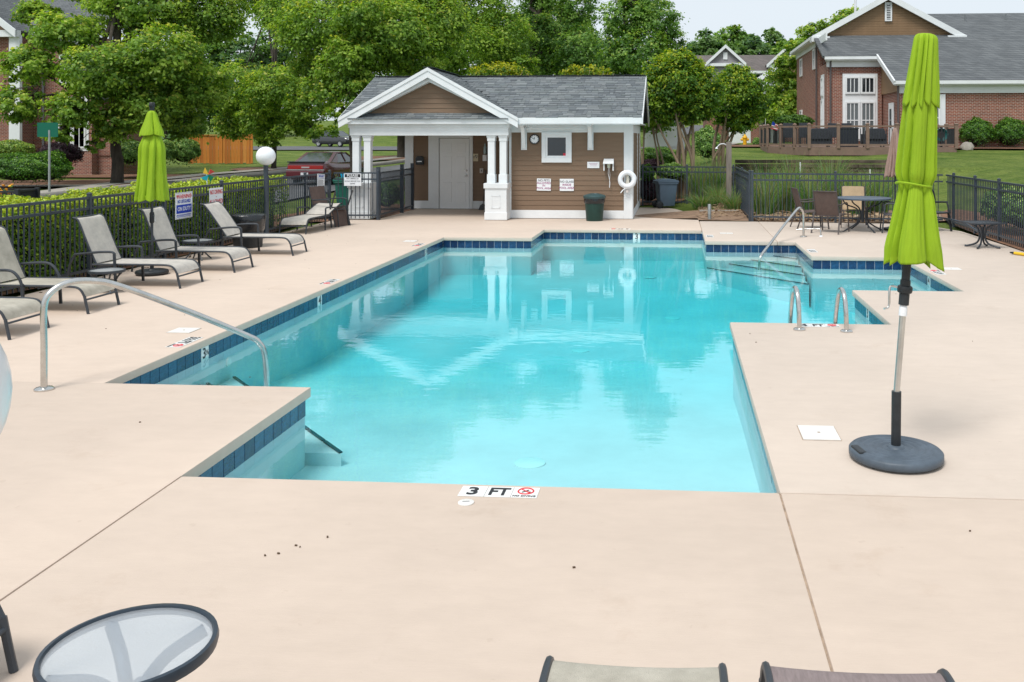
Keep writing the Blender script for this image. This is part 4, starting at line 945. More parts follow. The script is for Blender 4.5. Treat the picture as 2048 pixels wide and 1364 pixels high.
# things hung on the pool house
ck = empty('clock', (-3.60, 23.49, 2.035), 0, 'round white wall clock with black rim on the pool house', 'clock')
MB().lathe([(.10, 0), (.128, 0), (.13, .03), (.118, .04), (.112, .03), (.10, .02)], 32).build('rim', rubber, ck, (0, 0, 0), (R(90), 0, 0), smooth=True)
MB().lathe([(.112, .0), (.112, .022)], 32).build('face', sign_white, ck, (0, 0, 0), (R(90), 0, 0))
for k in range(12):
    a = R(30 * k); B((.09 * math.sin(a), -.024, .09 * math.cos(a)), (.012, .003, .02), Matrix.Rotation(-a, 3, 'Y').inverted()).build('hour_mark', black_txt, ck)
for a, l in ((R(-60), .085), (R(0), .055)): MB().bar((0, -.026, 0), (l * math.sin(a), -.026, l * math.cos(a)), .012, .004, (0, 1, 0)).build('hand', black_txt, ck)
def sign(name, label, w_, h, loc, rz, lines=(), blocks=(), cat='sign', group=None, board=None, tilt=0):
    t = empty(name, loc, rz, label, cat, group); t.rotation_euler = (0, tilt, rz)
    MB().bx(-w_ / 2, w_ / 2, -.004, .004, -h / 2, h / 2).build('board', board or sign_white, t)
    for (x0, x1, z0, z1, m_) in blocks: MB().bx(x0, x1, -.0055, -.003, z0, z1).build('printed_panel', m_, t)
    for (txt, size, x, z, m_, sx) in lines:
        inst('lettering', text_mesh(txt, m_, .012), t, (x, -.0062, z), (R(90), 0, 0), (size * sx, size, .3))
    return t
sign('no_pets_sign', 'white sign NO PETS ALLOWED IN POOL AREA on the brown siding', .36, .31, (-3.36, 23.49, .875), R(0), [('NO PETS', .075, 0, .105, grey_txt, 1), ('ALLOWED', .075, 0, .04, purple_txt, 1), ('IN', .075, 0, -.025, purple_txt, 1), ('POOL AREA', .07, 0, -.095, purple_txt, 1)], group='pool house notices', tilt=R(1))
sign('no_glass_sign', 'white sign NO GLASS INSIDE POOL AREA on the brown siding', .36, .31, (-2.77, 23.49, .87), R(0), [('NO GLASS', .075, 0, .08, grey_txt, 1), ('INSIDE', .075, 0, .0, purple_txt, 1), ('POOL AREA', .072, 0, -.08, purple_txt, 1)], group='pool house notices')
sign('notice_plate', 'small pale notice plate left of the hooded phone box', .31, .16, (-2.09, 23.49, 1.38), 0, [], [(-.11, .11, .035, .043, purple_txt), (-.09, .10, .005, .012, purple_txt), (-.08, .08, -.028, -.022, purple_txt)])
bxp = empty('phone_box', (-1.69, 23.49, 1.30), 0, 'white hooded phone box with hanging cord on the pool house', 'phone box')
m = MB(); m.add([(-.125, -.02, .24), (.125, -.02, .24), (.135, -.22, .14), (-.135, -.22, .14), (-.125, -.02, .215), (.125, -.02, .215), (.135, -.22, .115), (-.135, -.22, .115)], [(0, 1, 2, 3), (4, 7, 6, 5), (0, 4, 5, 1), (1, 5, 6, 2), (2, 6, 7, 3), (3, 7, 4, 0)]); m.build('hood', white, bxp)
for s in (-1, 1): MB().bx(s * .115 - .012, s * .115 + .012, -.17, -.01, -.06, .17).build('side_panel', white, bxp)
B((0, -.05, .08), (.075, .06, .15)).build('handset', mat('cream_plastic', (.62, .62, .5), .5), bxp, bevel=.01)
MB().tube(smooth_path([(0, -.06, 0), (-.015, -.06, -.12), (.01, -.06, -.25), (.03, -.06, -.38), (.02, -.06, -.5)], 5), .006, 6).build('cord', sign_white, bxp, smooth=True)
MB().tube(smooth_path([(0.01, -.06, 0), (.03, -.06, -.15), (.02, -.06, -.3), (.012, -.06, -.48)], 5), .005, 6).build('cord', sign_white, bxp, smooth=True)
rg = empty('life_ring', (-1.22, 23.38, 1.02), R(8), 'white life ring with rope hung on the pool house corner', 'life ring')
MB().tube([(.17 * math.cos(2 * math.pi * k / 40) * 1.03, 0, .17 * math.sin(2 * math.pi * k / 40) * 1.03) for k in range(40)], .063, 14, True).build('ring', mat('ring_vinyl', (.78, .80, .84), .4, var=.06, scale=7), rg, smooth=True)
MB().tube([(.23 * math.cos(2 * math.pi * k / 30) + .006 * math.sin(k), -.02, .235 * math.sin(2 * math.pi * k / 30)) for k in range(30)], .007, 6, True).build('rope', sign_white, rg, smooth=True)
MB().tube(smooth_path([(-.06, -.03, -.22), (-.15, -.05, -.32), (-.17, -.05, -.34), (-.12, -.04, -.27), (-.02, -.03, -.22)], 5), .008, 6).build('rope_end', sign_white, rg, smooth=True)
crumple(MB().lathe([(.03, -.17), (.05, -.1), (.045, 0), (.05, .1), (.02, .15)], 14), .2, 9).build('rope_coil', mat('rope', (.6, .57, .5), .8), rg, (.02, .05, 0), smooth=True)
MB().tube([(.04, .03, -.1), (.08, .0, .0), (.05, .0, .1)], .008, 6).build('hook', rubber, rg)
MB().bx(-.03, .03, -.01, .08, -.33, -.26).build('bracket', mat('pale_plastic', (.66, .6, .58), .5), rg)
hk = empty('rescue_pole', (-3.0, 23.30, 2.37), 0, 'white rescue pole hung level under the pool house eave', 'pole')
MB().tube([(-.78, 0, -.06), (.75, 0, -.07)], .017, 10).build('shaft', white, hk, smooth=True)
MB().tube([(-.70, .02, .0), (.75, .02, -.005)], .014, 10).build('second_shaft', white, hk, smooth=True)
for k, (x, z) in enumerate(((-.85, -.05), (-.8, .0), (-.72, -.06), (-.68, .02), (-.76, -.1))):
    MB().tube([(x, 0, z), (x + .05, -.03, z + .05), (x + .09, 0, z - .02)], .014, 6).build('clamp', mat('grey_clamp', (.4, .4, .4), .4) if k == 0 else white, hk, smooth=True)
lt = empty('mail_box', (-7.40, 26.44, 1.41), 0, 'black wall box with white slot label inside the porch', 'wall box')
m = MB(); m.prism([(-.11, -.12), (.11, -.12), (.12, .06), (.07, .13), (-.07, .13), (-.12, .06)], 'y', -.12, 0); m.build('case', rubber, lt, bevel=.012)
MB().bx(-.07, .07, -.126, -.12, -.04, -.01).build('label', sign_white, lt)
sign('restroom_sign', 'small cream restroom sign beside the porch door', .15, .22, (-5.78, 26.46, 1.50), 0, [('♀', .09, .03, .02, grey_txt, 1), ('♂', .09, -.03, .02, grey_txt, 1)], board=mat('cream_sign', (.55, .47, .32), .5))
o = empty('switch_box', (-5.60, 26.46, 1.12), 0, 'small grey switch box on the porch wall', 'switch')
MB().bx(-.05, .05, -.04, 0, -.07, .07).build('cover', mat('switch_grey', (.5, .47, .44), .5), o, bevel=.006); MB().bx(-.012, .012, -.055, -.04, -.025, .025).build('toggle', rubber, o)
o = empty('soap_dispenser', (-5.50, 26.45, 1.60), 0, 'clear wall dispenser on a white bracket by the porch column', 'dispenser')
MB().lathe([(.04, .0), (.045, .02), (.045, .20), (.02, .24), (.02, .30)], 16).build('bottle', mat('pale_bottle', (.35, .45, .46), .2), o, smooth=True); MB().bx(-.06, .06, -.06, .05, -.2, -.02).build('bracket', white, o, bevel=.01)
o = empty('broom', (-5.53, 26.35, 0), 0, 'broom with dustpan leaning by the porch wall', 'broom')
MB().tube([(0, -.02, .12), (.06, .06, 1.15)], .011, 8).build('handle', rubber, o, smooth=True)
m = MB(); m.prism([(-.12, 0), (.09, 0), (.05, .13), (0, .18), (-.07, .13)], 'y', -.12, 0); m.build('dustpan', mat('dark_grey_plastic', (.07, .075, .08), .5), o, bevel=.008)
# ---------------------------------------------------------------- fences
pick_m = {}
def fence(label, p, q, posts, parent_name='metal_fence', pitch=.104, h=1.2, m_=None, rails=(1.185, 1.03, .12), gate=False):
    """black ornamental fence from p to q; posts are fractions along it"""
    m_ = m_ or fence_metal; p, q = Vector((*p, 0)), Vector((*q, 0)); d = q - p; L = d.length; ang = math.atan2(d.y, d.x)
    t = empty(parent_name, p, ang, label, 'gate' if gate else 'fence', 'dark metal fences round the pool')
    if 'pk' not in pick_m:
        pick_m['pk'] = MB().box((0, 0, .615), (.0165, .0165, 1.15)).mesh('picket', fence_metal)
        po = MB(); po.box((0, 0, .62), (.055, .055, 1.24)); po.box((0, 0, 1.245), (.062, .062, .02)); po.box((0, 0, 1.262), (.05, .05, .016), taper=.3); pick_m['po'] = po.mesh('post', fence_metal, bevel=.004)
        pb = MB(); pb.box((0, 0, .66), (.085, .085, 1.32)); pb.box((0, 0, 1.33), (.09, .09, .02)); pick_m['pb'] = pb.mesh('gate_post', fence_metal, bevel=.004)
    for z in rails: MB().bx(0, L, -.019, .019, z - .019, z + .019).build('rail', m_, t)
    for f in posts: inst('post', pick_m['pb' if gate else 'po'], t, (f, 0, 0))
    n = int(L / pitch)
    for k in range(1, n):
        x = L * k / n
        if any(abs(x - f) < .045 for f in posts): continue
        inst('picket', pick_m['pk'], t, (x, 0, 0), (0, 0, 0))
    return t
FX = -8.66
fence('dark metal picket fence along the loungers in front of the yellow-green hedge', (FX, 9.1), (FX, 22.72), [2.0 * k for k in range(0, 7)] + [13.55])
fence('short dark metal fence section carrying the PLEASE sign', (FX + .06, 22.78), (-7.50, 22.82), [1.12])
fence('dark metal gate section beside the porch', (-7.48, 22.86), (-7.56, 26.2), [0, 2.2, 3.3], 'metal_gate', gate=True)
fence('dark metal fence behind the grey wheeled bin', (-1.0, 28.3), (1.78, 28.1), [0, 1.35, 2.75])
fence('dark metal fence running back beside the wooden post', (1.84, 23.2), (1.80, 28.0), [0, 2.4], pitch=.104)
fence('dark metal fence behind the patio table in front of the tall grasses', (1.90, 23.12), (6.36, 22.6), [0, 2.0, 4.0])
fence('dark metal fence down the right side of the deck', (6.42, 22.5), (6.48, 12.5), [.55, 2.05, 3.5, 5.0, 6.9, 8.8])
B((-7.52, 25.1, .72), (.12, .09, .14)).build('latch', rubber, bpy.data.objects['metal_gate'].id_data and None) if False else None
# ---------------------------------------------------------------- signs on the fence
SX = FX + .045
def bars(x0, x1, zs, th, m_): return [(x0 + rnd.uniform(0, .02), x1 - rnd.uniform(0, .06), z - th / 2, z + th / 2, m_) for z in zs]
sign('warning_sign', 'white sign WARNING NO LIFEGUARD ON DUTY with blue panel on the fence', .56, .46, (SX, 15.66, .89), R(90),
     [('WARNING', .105, 0, .155, red_txt, .92), ('NO LIFEGUARD', .085, 0, .07, blue_txt, .72), ('ON DUTY', .10, 0, -.06, sign_white, .95), ('⦸', .06, -.23, .16, red_txt, 1), ('⦸', .06, .23, .16, red_txt, 1)],
     [(-.25, .25, -.135, .015, blue_txt), (-.27, .27, .215, .22, grey_txt), (-.27, .27, -.22, -.216, grey_txt)] + bars(-.25, .25, (-.16, -.175), .009, blue_txt) + bars(-.25, .25, (-.195,), .009, blue_txt), group='fence signs')
sign('no_diving_sign', 'white sign NO DIVING ALLOWED in red letters on the fence', .50, .33, (SX, 16.80, .97), R(90), [('NO DIVING', .115, 0, .085, red_txt, .78), ('ALLOWED', .115, 0, -.095, red_txt, .9), ('or', .03, 0, 0, red_txt, 1)], group='fence signs')
sign('rules_notice', 'tall white notice with small print tied to the fence behind the jumbled chairs', .46, .66, (SX, 21.95, .86), R(90), [('POOL RULES', .055, 0, .27, blue_txt, 1)],
     [(-.21, .21, .30, .31, blue_txt), (-.21, .21, .225, .232, blue_txt)] + bars(-.19, .15, [.18 - .028 * k for k in range(8)], .011, grey_txt) + bars(-.08, .18, [-.08 - .045 * k for k in range(5)], .012, grey_txt), group='fence signs', tilt=R(4))
sign('please_sign', 'white sign PLEASE put umbrellas down before you leave, on the short fence', .44, .31, (-8.10, 22.73, 1.02), 0, [('PLEASE', .088, 0, .10, sign_white, 1.05), ('PUT UMBRELLAS', .042, 0, .025, grey_txt, 1), ('DOWN BEFORE YOU', .042, 0, -.04, grey_txt, 1), ('LEAVE!', .042, 0, -.10, grey_txt, 1)], [(-.2, .2, .06, .14, black_txt)], group='fence signs')
# ---------------------------------------------------------------- deck markers, lids
def flat_marker(label, loc, rz, letters):
    t = empty('depth_marker', (loc[0], loc[1], 0), rz, label, 'marker', 'depth markers set in the deck')
    for k, s_ in enumerate(letters):
        x = (k - (len(letters) - 1) / 2) * .155
        MB().bx(x - .076, x + .076, -.076, .076, .001, .004).build('tile', tile_white, t)
        if s_ == '@':
            MB().tube([(x + .045 * math.cos(2 * math.pi * q / 24), .018 + .045 * math.sin(2 * math.pi * q / 24), .0045) for q in range(24)], .005, 4, True).build('symbol_ring', red_txt, t)
            MB().bar((x - .032, .05, .0052), (x + .032, -.014, .0052), .009, .002).build('symbol_bar', red_txt, t)
            MB().bar((x - .02, .0, .0048), (x + .015, .035, .0048), .01, .002).build('symbol_figure', black_txt, t); MB().bar((x - .005, .015, .0048), (x + .03, .005, .0048), .009, .002).build('symbol_figure', black_txt, t)
            inst('lettering', text_mesh('NO DIVING', black_txt, .02), t, (x, -.056, .005), (0, 0, 0), (.026, .03, .2))
        elif s_: inst('lettering', text_mesh(s_, black_txt, .03), t, (x, -.005, .005), (0, 0, 0), (.15 if len(s_) < 2 else .115, .15, .2))
    return t
flat_marker('near depth marker reading 3 FT with no diving symbol', (-1.03, 5.36), R(0), ['3', 'FT', '@'])
flat_marker('depth marker reading 4 FT between the ladder rails', (1.57, 10.37), R(0), ['4', 'FT', '@'])
flat_marker('depth marker reading 3½ FT on the left coping by the handrail', (-4.97, 9.05), R(-90), ['3½', 'FT', '@'])
flat_marker('depth marker reading 4 FT halfway along the left coping', (-4.97, 13.0), R(-90), ['4', 'FT', '@'])
flat_marker('depth marker at the far left corner of the pool', (-4.97, 17.6), R(-90), ['5', 'FT', '@'])
flat_marker('depth marker on the far coping in front of the pool house', (-1.25, 20.98), R(180), ['3', 'FT', '@'])
flat_marker('depth marker on the coping left of the far steps', (.72, 19.6), R(90), ['3', 'FT', ''])
flat_marker('depth marker on the coping right of the far steps', (2.5, 17.2), R(90), ['3', 'FT', ''])
flat_marker('depth marker on the right coping behind the lime umbrella', (4.03, 14.6), R(90), ['4', 'FT', '@'])
lid_white = mat('lid_white', (.72, .71, .68), .5, var=.05, scale=5)
def lid(label, x, y, w_, d, rz=0):
    t = empty('skimmer_lid', (x, y, 0), rz, label, 'lid', 'white skimmer lids in the deck')
    MB().bx(-w_ / 2 - .006, w_ / 2 + .006, -d / 2 - .006, d / 2 + .006, .0005, .0015).build('gap', joint_m, t)
    MB().bx(-w_ / 2, w_ / 2, -d / 2, d / 2, .001, .006).build('cover', lid_white, t)
    MB().lathe([(.011, .006), (.011, .0075)], 12).build('screw', joint_m, t)
lid('white square skimmer lid beside the big umbrella base', 1.005, 6.60, .255, .31)
lid('white skimmer lid by the left coping near the handrail', -5.28, 9.6, .25, .25)
lid('white skimmer lid near the far left corner of the pool', -5.3, 18.2, .25, .25)
lid('white skimmer lid on the deck behind the far steps', 1.1, 20.2, .28, .22)
lid('white skimmer lid on the right deck behind the lime umbrella', 4.35, 15.0, .28, .25)
a = at(932, 1006, 10); k = CAM_H / (CAM_H - a.z)
t = empty('drain_cover', (a.x * k, a.y * k, 0), R(10), 'small round white cap in the deck below the 3 FT marker', 'cap')
MB().lathe([(.046, .0005), (.046, .006), (.04, .009), (.0, .009)], 26).build('cover', lid_white, t, smooth=True); MB().bar((-.02, 0, .0095), (.02, 0, .0095), .006, .002).build('slot', grey_txt, t)
# scattered bits of debris on the deck
deb_m = mat('dry_leaf', (.10, .065, .04), .9)
dm = MB(); r_ = random.Random(5)
spots = [(530, 1112), (557, 1108), (592, 1092), (600, 1095), (655, 1075), (1148, 1136), (1940, 1063), (1790, 838), (1945, 683), (1500, 668), (1512, 685), (280, 845), (500, 755), (610, 520), (440, 560), (120, 593), (1750, 640), (1745, 560)]
for px, py in spots:
    a = at(px, py, 10); k = CAM_H / (CAM_H - a.z); s_ = r_.uniform(.004, .009)
    dm.box((a.x * k, a.y * k, .004), (s_ * 1.6, s_, .006), Matrix.Rotation(r_.uniform(0, 3), 3, 'Z'))
for k in range(28):
    x, y = (r_.uniform(-8.5, -5.2), r_.uniform(9, 20)) if k < 25 else (r_.uniform(-4, 4), r_.uniform(2.5, 5.3)) if k < 25 else (r_.uniform(2.6, 6.2), r_.uniform(9, 22))
    s_ = r_.uniform(.003, .007); dm.box((x, y, .003), (s_ * 1.6, s_, .005), Matrix.Rotation(r_.uniform(0, 3), 3, 'Z'))
for k in range(60):
    y = r_.uniform(10, 22); s_ = r_.uniform(.01, .03); dm.box((-8.5 + r_.uniform(0, .35) ** 2, y, .005), (s_ * 1.6, s_, .006), Matrix.Rotation(r_.uniform(0, 3), 3, 'Z'))
tag(dm.build('leaf_litter', deb_m), 'dry leaf crumbs scattered over the deck', 'litter', kind='stuff')
# pinwheel on a white stick, behind the no diving sign
t = empty('pinwheel', (-9.0, 17.2, 0), R(60), 'small coloured pinwheel on a white stick above the no diving sign', 'pinwheel')
MB().tube([(0, 0, 0), (0, 0, 1.38)], .012, 8).build('stick', white, t, smooth=True)
for k, c in enumerate([(.6, .05, .04), (.7, .45, .03), (.0, .35, .45), (.02, .3, .15)]):
    a = R(90 * k + 20); m = MB(); m.add([(0, -.02, 1.36), (.16 * math.cos(a), -.02, 1.36 + .16 * math.sin(a)), (.12 * math.cos(a + .9), -.05, 1.36 + .12 * math.sin(a + .9)), (0.005, -.05, 1.365)], [(0, 1, 2), (0, 2, 3), (0, 3, 1), (1, 3, 2)]); m.build('vane', mat('vane_%d' % k, c, .4), t)
# shower post and metal stub on the soil by the back corner
t = empty('shower_post', (1.52, 26.6, 0), 0, 'weathered square wooden post with a white shower arm', 'post')
B((0, 0, .95), (.15, .15, 2.0)).build('post', wood_grey, t, bevel=.008)
MB().tube(smooth_path([(-.06, 0, 1.86), (-.15, -.02, 1.90), (-.26, -.03, 1.88), (-.34, -.04, 1.80)], 5), .014, 8).build('shower_arm', white, t, smooth=True)
MB().lathe([(.012, .05), (.045, .0)], 16, (-.35, -.04, 1.76)).build('shower_head', white, t, smooth=True)
t = empty('metal_stub', (.86, 23.6, 0), 0, 'short galvanised metal post in the soil at the deck edge', 'post')
MB().lathe([(.045, 0), (.045, .38), (.04, .39), (.032, .39), (.032, .3)], 16).build('pipe', mat('galvanised', (.33, .36, .36), .45, .6, var=.2, scale=12), t, smooth=True)
t = empty('border_kerb', (1.2, 25.4, 0), 0, 'low concrete kerb beside the bare soil patch', 'kerb')
B((0, 0, .04), (1.1, .12, .12)).build('edge', concrete_m, t, bevel=.01)
# street sign, metal hoop and plant crate beyond the hedge
t = empty('street_sign', (-22.6, 31.9, 0), R(8), 'green street name sign on a grey metal pole by the sidewalk', 'street sign')
MB().tube([(0, 0, 0), (0, 0, 2.35)], .04, 12).build('pole', mat('galvanised_pole', (.36, .38, .39), .4, .5, var=.15, scale=8), t, smooth=True)
MB().bx(-.42, .30, -.012, .012, 2.1, 2.62).build('blade', mat('sign_green', (.0, .12, .075), .4), t)
t = empty('bike_hoop', (-15.6, 27.5, 0), R(5), 'bent black metal hoop beside the street', 'hoop')
MB().tube(smooth_path([(-.75, 0, 0), (-.5, 0, .62), (.45, 0, .66), (.75, 0, .0)], 6), .03, 8).build('hoop', rubber, t, smooth=True)
t = empty('planter_cart', (-13.62, 17.6, 0), R(10), 'black mesh planter with orange flowers at the left edge beyond the hedge', 'planter'); t.scale = (1, 1, .76)
for a_, b_ in (((-.9, 0), (.4, 0)), ((.4, 0), (.4, .8)), ((-.9, .8), (.4, .8))):
    MB().bar((a_[0], a_[1], 1.32), (b_[0], b_[1], 1.30), .05, .05).build('rail', rubber, t)
    mm = MB(); n_ = 30
    for k in range(n_):
        x = a_[0] + (b_[0] - a_[0]) * k / n_; y = a_[1] + (b_[1] - a_[1]) * k / n_; mm.bar((x, y, .6), (x, y, 1.3), .012, .012)
    for k in range(16): mm.bar((a_[0], a_[1], .62 + .043 * k), (b_[0], b_[1], .62 + .043 * k), .01, .01)
    tag(mm.build('mesh_panel', rubber, t), kind='stuff')
MB().bar((.42, 0, 0), (.42, 0, 1.36), .08).build('leg', rubber, t); MB().bar((.42, .8, 0), (.42, .8, 1.36), .08).build('leg', rubber, t)
MB().bar((-.9, 0, 0), (-.9, 0, 1.36), .08).build('leg', rubber, t); MB().bx(-.9, .4, 0, .8, .5, .58).build('tray', rubber, t)
# ---------------------------------------------------------------- plants
def leaf_object(name, P, N, S, COL, parent, material, aspect=.62, droop=.18):
    n = len(P); N = N / np.linalg.norm(N, axis=1, keepdims=True)
    r_ = nrg.normal(size=(n, 3)); A = r_ - (r_ * N).sum(1, keepdims=True) * N; A /= np.linalg.norm(A, axis=1, keepdims=True); Bv = np.cross(N, A)
    S = S[:, None]; V = np.empty((n, 4, 3), np.float32)
    V[:, 0] = P - A * S * .5; V[:, 1] = P + Bv * S * aspect * .5 + N * S * .06; V[:, 2] = P + A * S * .5 - N * S * droop; V[:, 3] = P - Bv * S * aspect * .5 + N * S * .06
    me = bpy.data.meshes.new(name); me.vertices.add(n * 4); me.vertices.foreach_set('co', V.ravel())
    me.loops.add(n * 4); me.loops.foreach_set('vertex_index', np.arange(n * 4, dtype=np.int32))
    me.polygons.add(n); me.polygons.foreach_set('loop_start', np.arange(0, n * 4, 4, dtype=np.int32)); me.polygons.foreach_set('loop_total', np.full(n, 4, np.int32))
    me.update(calc_edges=True)
    ca = me.color_attributes.new('Col', 'FLOAT_COLOR', 'POINT'); c4 = np.ones((n, 4, 4), np.float32); c4[:, :, :3] = COL[:, None, :]; ca.data.foreach_set('color', c4.ravel())
    me.materials.append(material)
    return inst(name, me, parent)
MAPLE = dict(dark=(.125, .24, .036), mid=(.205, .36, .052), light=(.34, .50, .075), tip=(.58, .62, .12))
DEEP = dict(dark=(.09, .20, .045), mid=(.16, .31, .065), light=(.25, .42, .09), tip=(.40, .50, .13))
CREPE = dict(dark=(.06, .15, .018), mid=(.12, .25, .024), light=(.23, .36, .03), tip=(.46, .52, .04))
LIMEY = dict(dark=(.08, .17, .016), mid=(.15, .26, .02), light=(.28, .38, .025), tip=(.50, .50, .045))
FAR = dict(dark=(.085, .18, .075), mid=(.13, .25, .09), light=(.19, .32, .11), tip=(.26, .38, .13))
def crown_arrays(lobes, n_leaf, size, pal, per=34, tip_p=.3, flat=.55, shell=.5, crad=.2):
    vol = [l[1][0] * l[1][1] * l[1][2] for l in lobes]; area = [v ** .67 for v in vol]; tot = sum(area); Ps, Ns, Ss, Cs = [], [], [], []
    zmin = min(l[0][2] - l[1][2] for l in lobes); zmax = max(l[0][2] + l[1][2] for l in lobes)
    for (c, r), w_ in zip(lobes, area):
        c = np.array(c); r = np.array(r); ncl = max(4, int(n_leaf * w_ / tot / per))
        d = nrg.normal(size=(ncl, 3)); d /= np.linalg.norm(d, axis=1, keepdims=True); rad = shell + (1 - shell) * nrg.random(ncl) ** .6
        ctr = c + d * rad[:, None] * r
        rc = crad * r.mean() * (.6 + .8 * nrg.random(ncl))
        off = nrg.normal(size=(ncl, per, 3)) * .55; off[:, :, 2] *= flat
        off[:, :, 2] -= .30 * (off[:, :, 0] ** 2 + off[:, :, 1] ** 2)          # sprays droop at their ends
        P = (ctr[:, None] + off * rc[:, None, None]).reshape(-1, 3)
        up = np.array([0, 0, 1.0]); N = (d[:, None] * .75 + up * .6 + nrg.normal(size=(ncl, per, 3)) * .42).reshape(-1, 3)
        cl = nrg.random(ncl); base = np.where(cl[:, None] < .28, pal['dark'], np.where(cl[:, None] < .68, pal['mid'], pal['light'])).astype(np.float32)
        C_ = np.repeat(base, per, 0) * (.75 + .5 * nrg.random((ncl * per, 1)))
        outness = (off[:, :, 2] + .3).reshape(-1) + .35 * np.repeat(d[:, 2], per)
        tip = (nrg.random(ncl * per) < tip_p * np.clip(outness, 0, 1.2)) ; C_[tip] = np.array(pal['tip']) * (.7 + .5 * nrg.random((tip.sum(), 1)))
        Ps.append(P); Ns.append(N); Ss.append(size * (.65 + .7 * nrg.random(ncl * per))); Cs.append(C_)
    return np.concatenate(Ps), np.concatenate(Ns), np.concatenate(Ss), np.concatenate(Cs)
def tree(name, label, base, lobes, trunk_r, n_leaf, size, pal, trunk_m=bark, group=None, tip_p=.3, fork=.35, stems=1, seed=0, mat_leaf=None, flat=.55, shell=.4, crad=.25, spread=.25):
    r_ = random.Random(seed); bx_, by_ = base[0], base[1]; bz = terr(bx_, by_) - .1 if len(base) < 3 else base[2]
    t = empty(name, (0, 0, 0), 0, label, 'tree', group)
    zt = min(l[0][2] for l in lobes); top = max(l[0][2] for l in lobes)
    cx = sum(l[0][0] for l in lobes) / len(lobes); cy = sum(l[0][1] for l in lobes) / len(lobes)
    tr = MB(); br = MB()
    if stems == 1:
        fz = bz + (top - bz) * fork; f = Vector((bx_ + r_.uniform(-.1, .1), by_, fz))
        tr.tube(smooth_path([(bx_, by_, bz), (bx_ + r_.uniform(-.05, .05), by_, bz + (fz - bz) * .5), f, (bx_ * .6 + cx * .4, by_ * .6 + cy * .4, fz + (top - fz) * .6), (cx, cy, top)], 4), [trunk_r * k for k in (1.25, 1.02, .98, .95, .93, .9, .88, .86, .82, .78, .72, .62, .52, .42, .32, .2, .1)], 10)
        roots = [f + Vector((0, 0, k * (top - fz) * .18)) for k in range(4)]
        for i, l in enumerate(lobes):
            a = roots[i % 4]; c = Vector(l[0]); mid = (a + c) / 2 + Vector((r_.uniform(-.3, .3), r_.uniform(-.3, .3), .25))
            br.tube(smooth_path([a, mid, c], 4), [trunk_r * k for k in (.45, .42, .38, .34, .3, .25, .2, .15, .1)], 6)
            for q in range(5):
                e_ = c + Vector((r_.uniform(-1, 1) * l[1][0], r_.uniform(-1, 1) * l[1][1], r_.uniform(-.5, .9) * l[1][2])) * .8
                br.tube(smooth_path([mid.lerp(c, r_.random()), (mid + e_) / 2 + Vector((0, 0, .2)), e_], 3), [trunk_r * k for k in (.14, .12, .1, .08, .06, .05, .03)], 5)
    else:
        for s_ in range(stems):
            a = 2 * math.pi * s_ / stems + r_.uniform(-.3, .3); l = lobes[s_ % len(lobes)]; c = Vector(l[0]) + Vector((math.cos(a) * l[1][0] * .55, math.sin(a) * l[1][1] * .55, -.05 * l[1][2]))
            p0 = Vector((bx_ + math.cos(a) * spread * .5, by_ + math.sin(a) * spread * .5, bz)); h = c.z - bz
            p1 = p0 + Vector((math.cos(a) * spread * .25, math.sin(a) * spread * .25, h * .38)); p2 = p0.lerp(c, .6) + Vector((r_.uniform(-.08, .08), 0, .15 * h))
            k_ = r_.uniform(.7, 1.1)
            tr.tube(smooth_path([p0, p1, p2, c], 5), [trunk_r * k_ * k for k in np.linspace(1.1, .3, 16)], 8)
            for q in range(3):
                e_ = c + Vector((r_.uniform(-1, 1) * l[1][0], r_.uniform(-1, 1) * l[1][1], r_.uniform(0, .8) * l[1][2])) * .75
                br.tube(smooth_path([p2.lerp(c, r_.random() * .5), (p2 + e_) / 2, e_], 3), [trunk_r * k for k in np.linspace(.4, .12, 7)], 5)
    tr.build('trunk', trunk_m, t, smooth=True, ang=180)
    if br.v: br.build('branch', trunk_m, t, smooth=True, ang=180)
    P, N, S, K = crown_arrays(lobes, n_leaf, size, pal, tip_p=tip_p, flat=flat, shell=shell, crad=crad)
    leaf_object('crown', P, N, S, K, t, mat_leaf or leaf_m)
    return t
def lob(px, py, rx, ry, Y, dz=1.0):
    """crown lobe seen at a pixel with pixel radii, standing at depth Y"""
    c = at(px, py, Y); k = Y / FOC; return ((c.x, c.y, c.z), (rx * k, (rx + ry) / 2 * k * dz, ry * k))
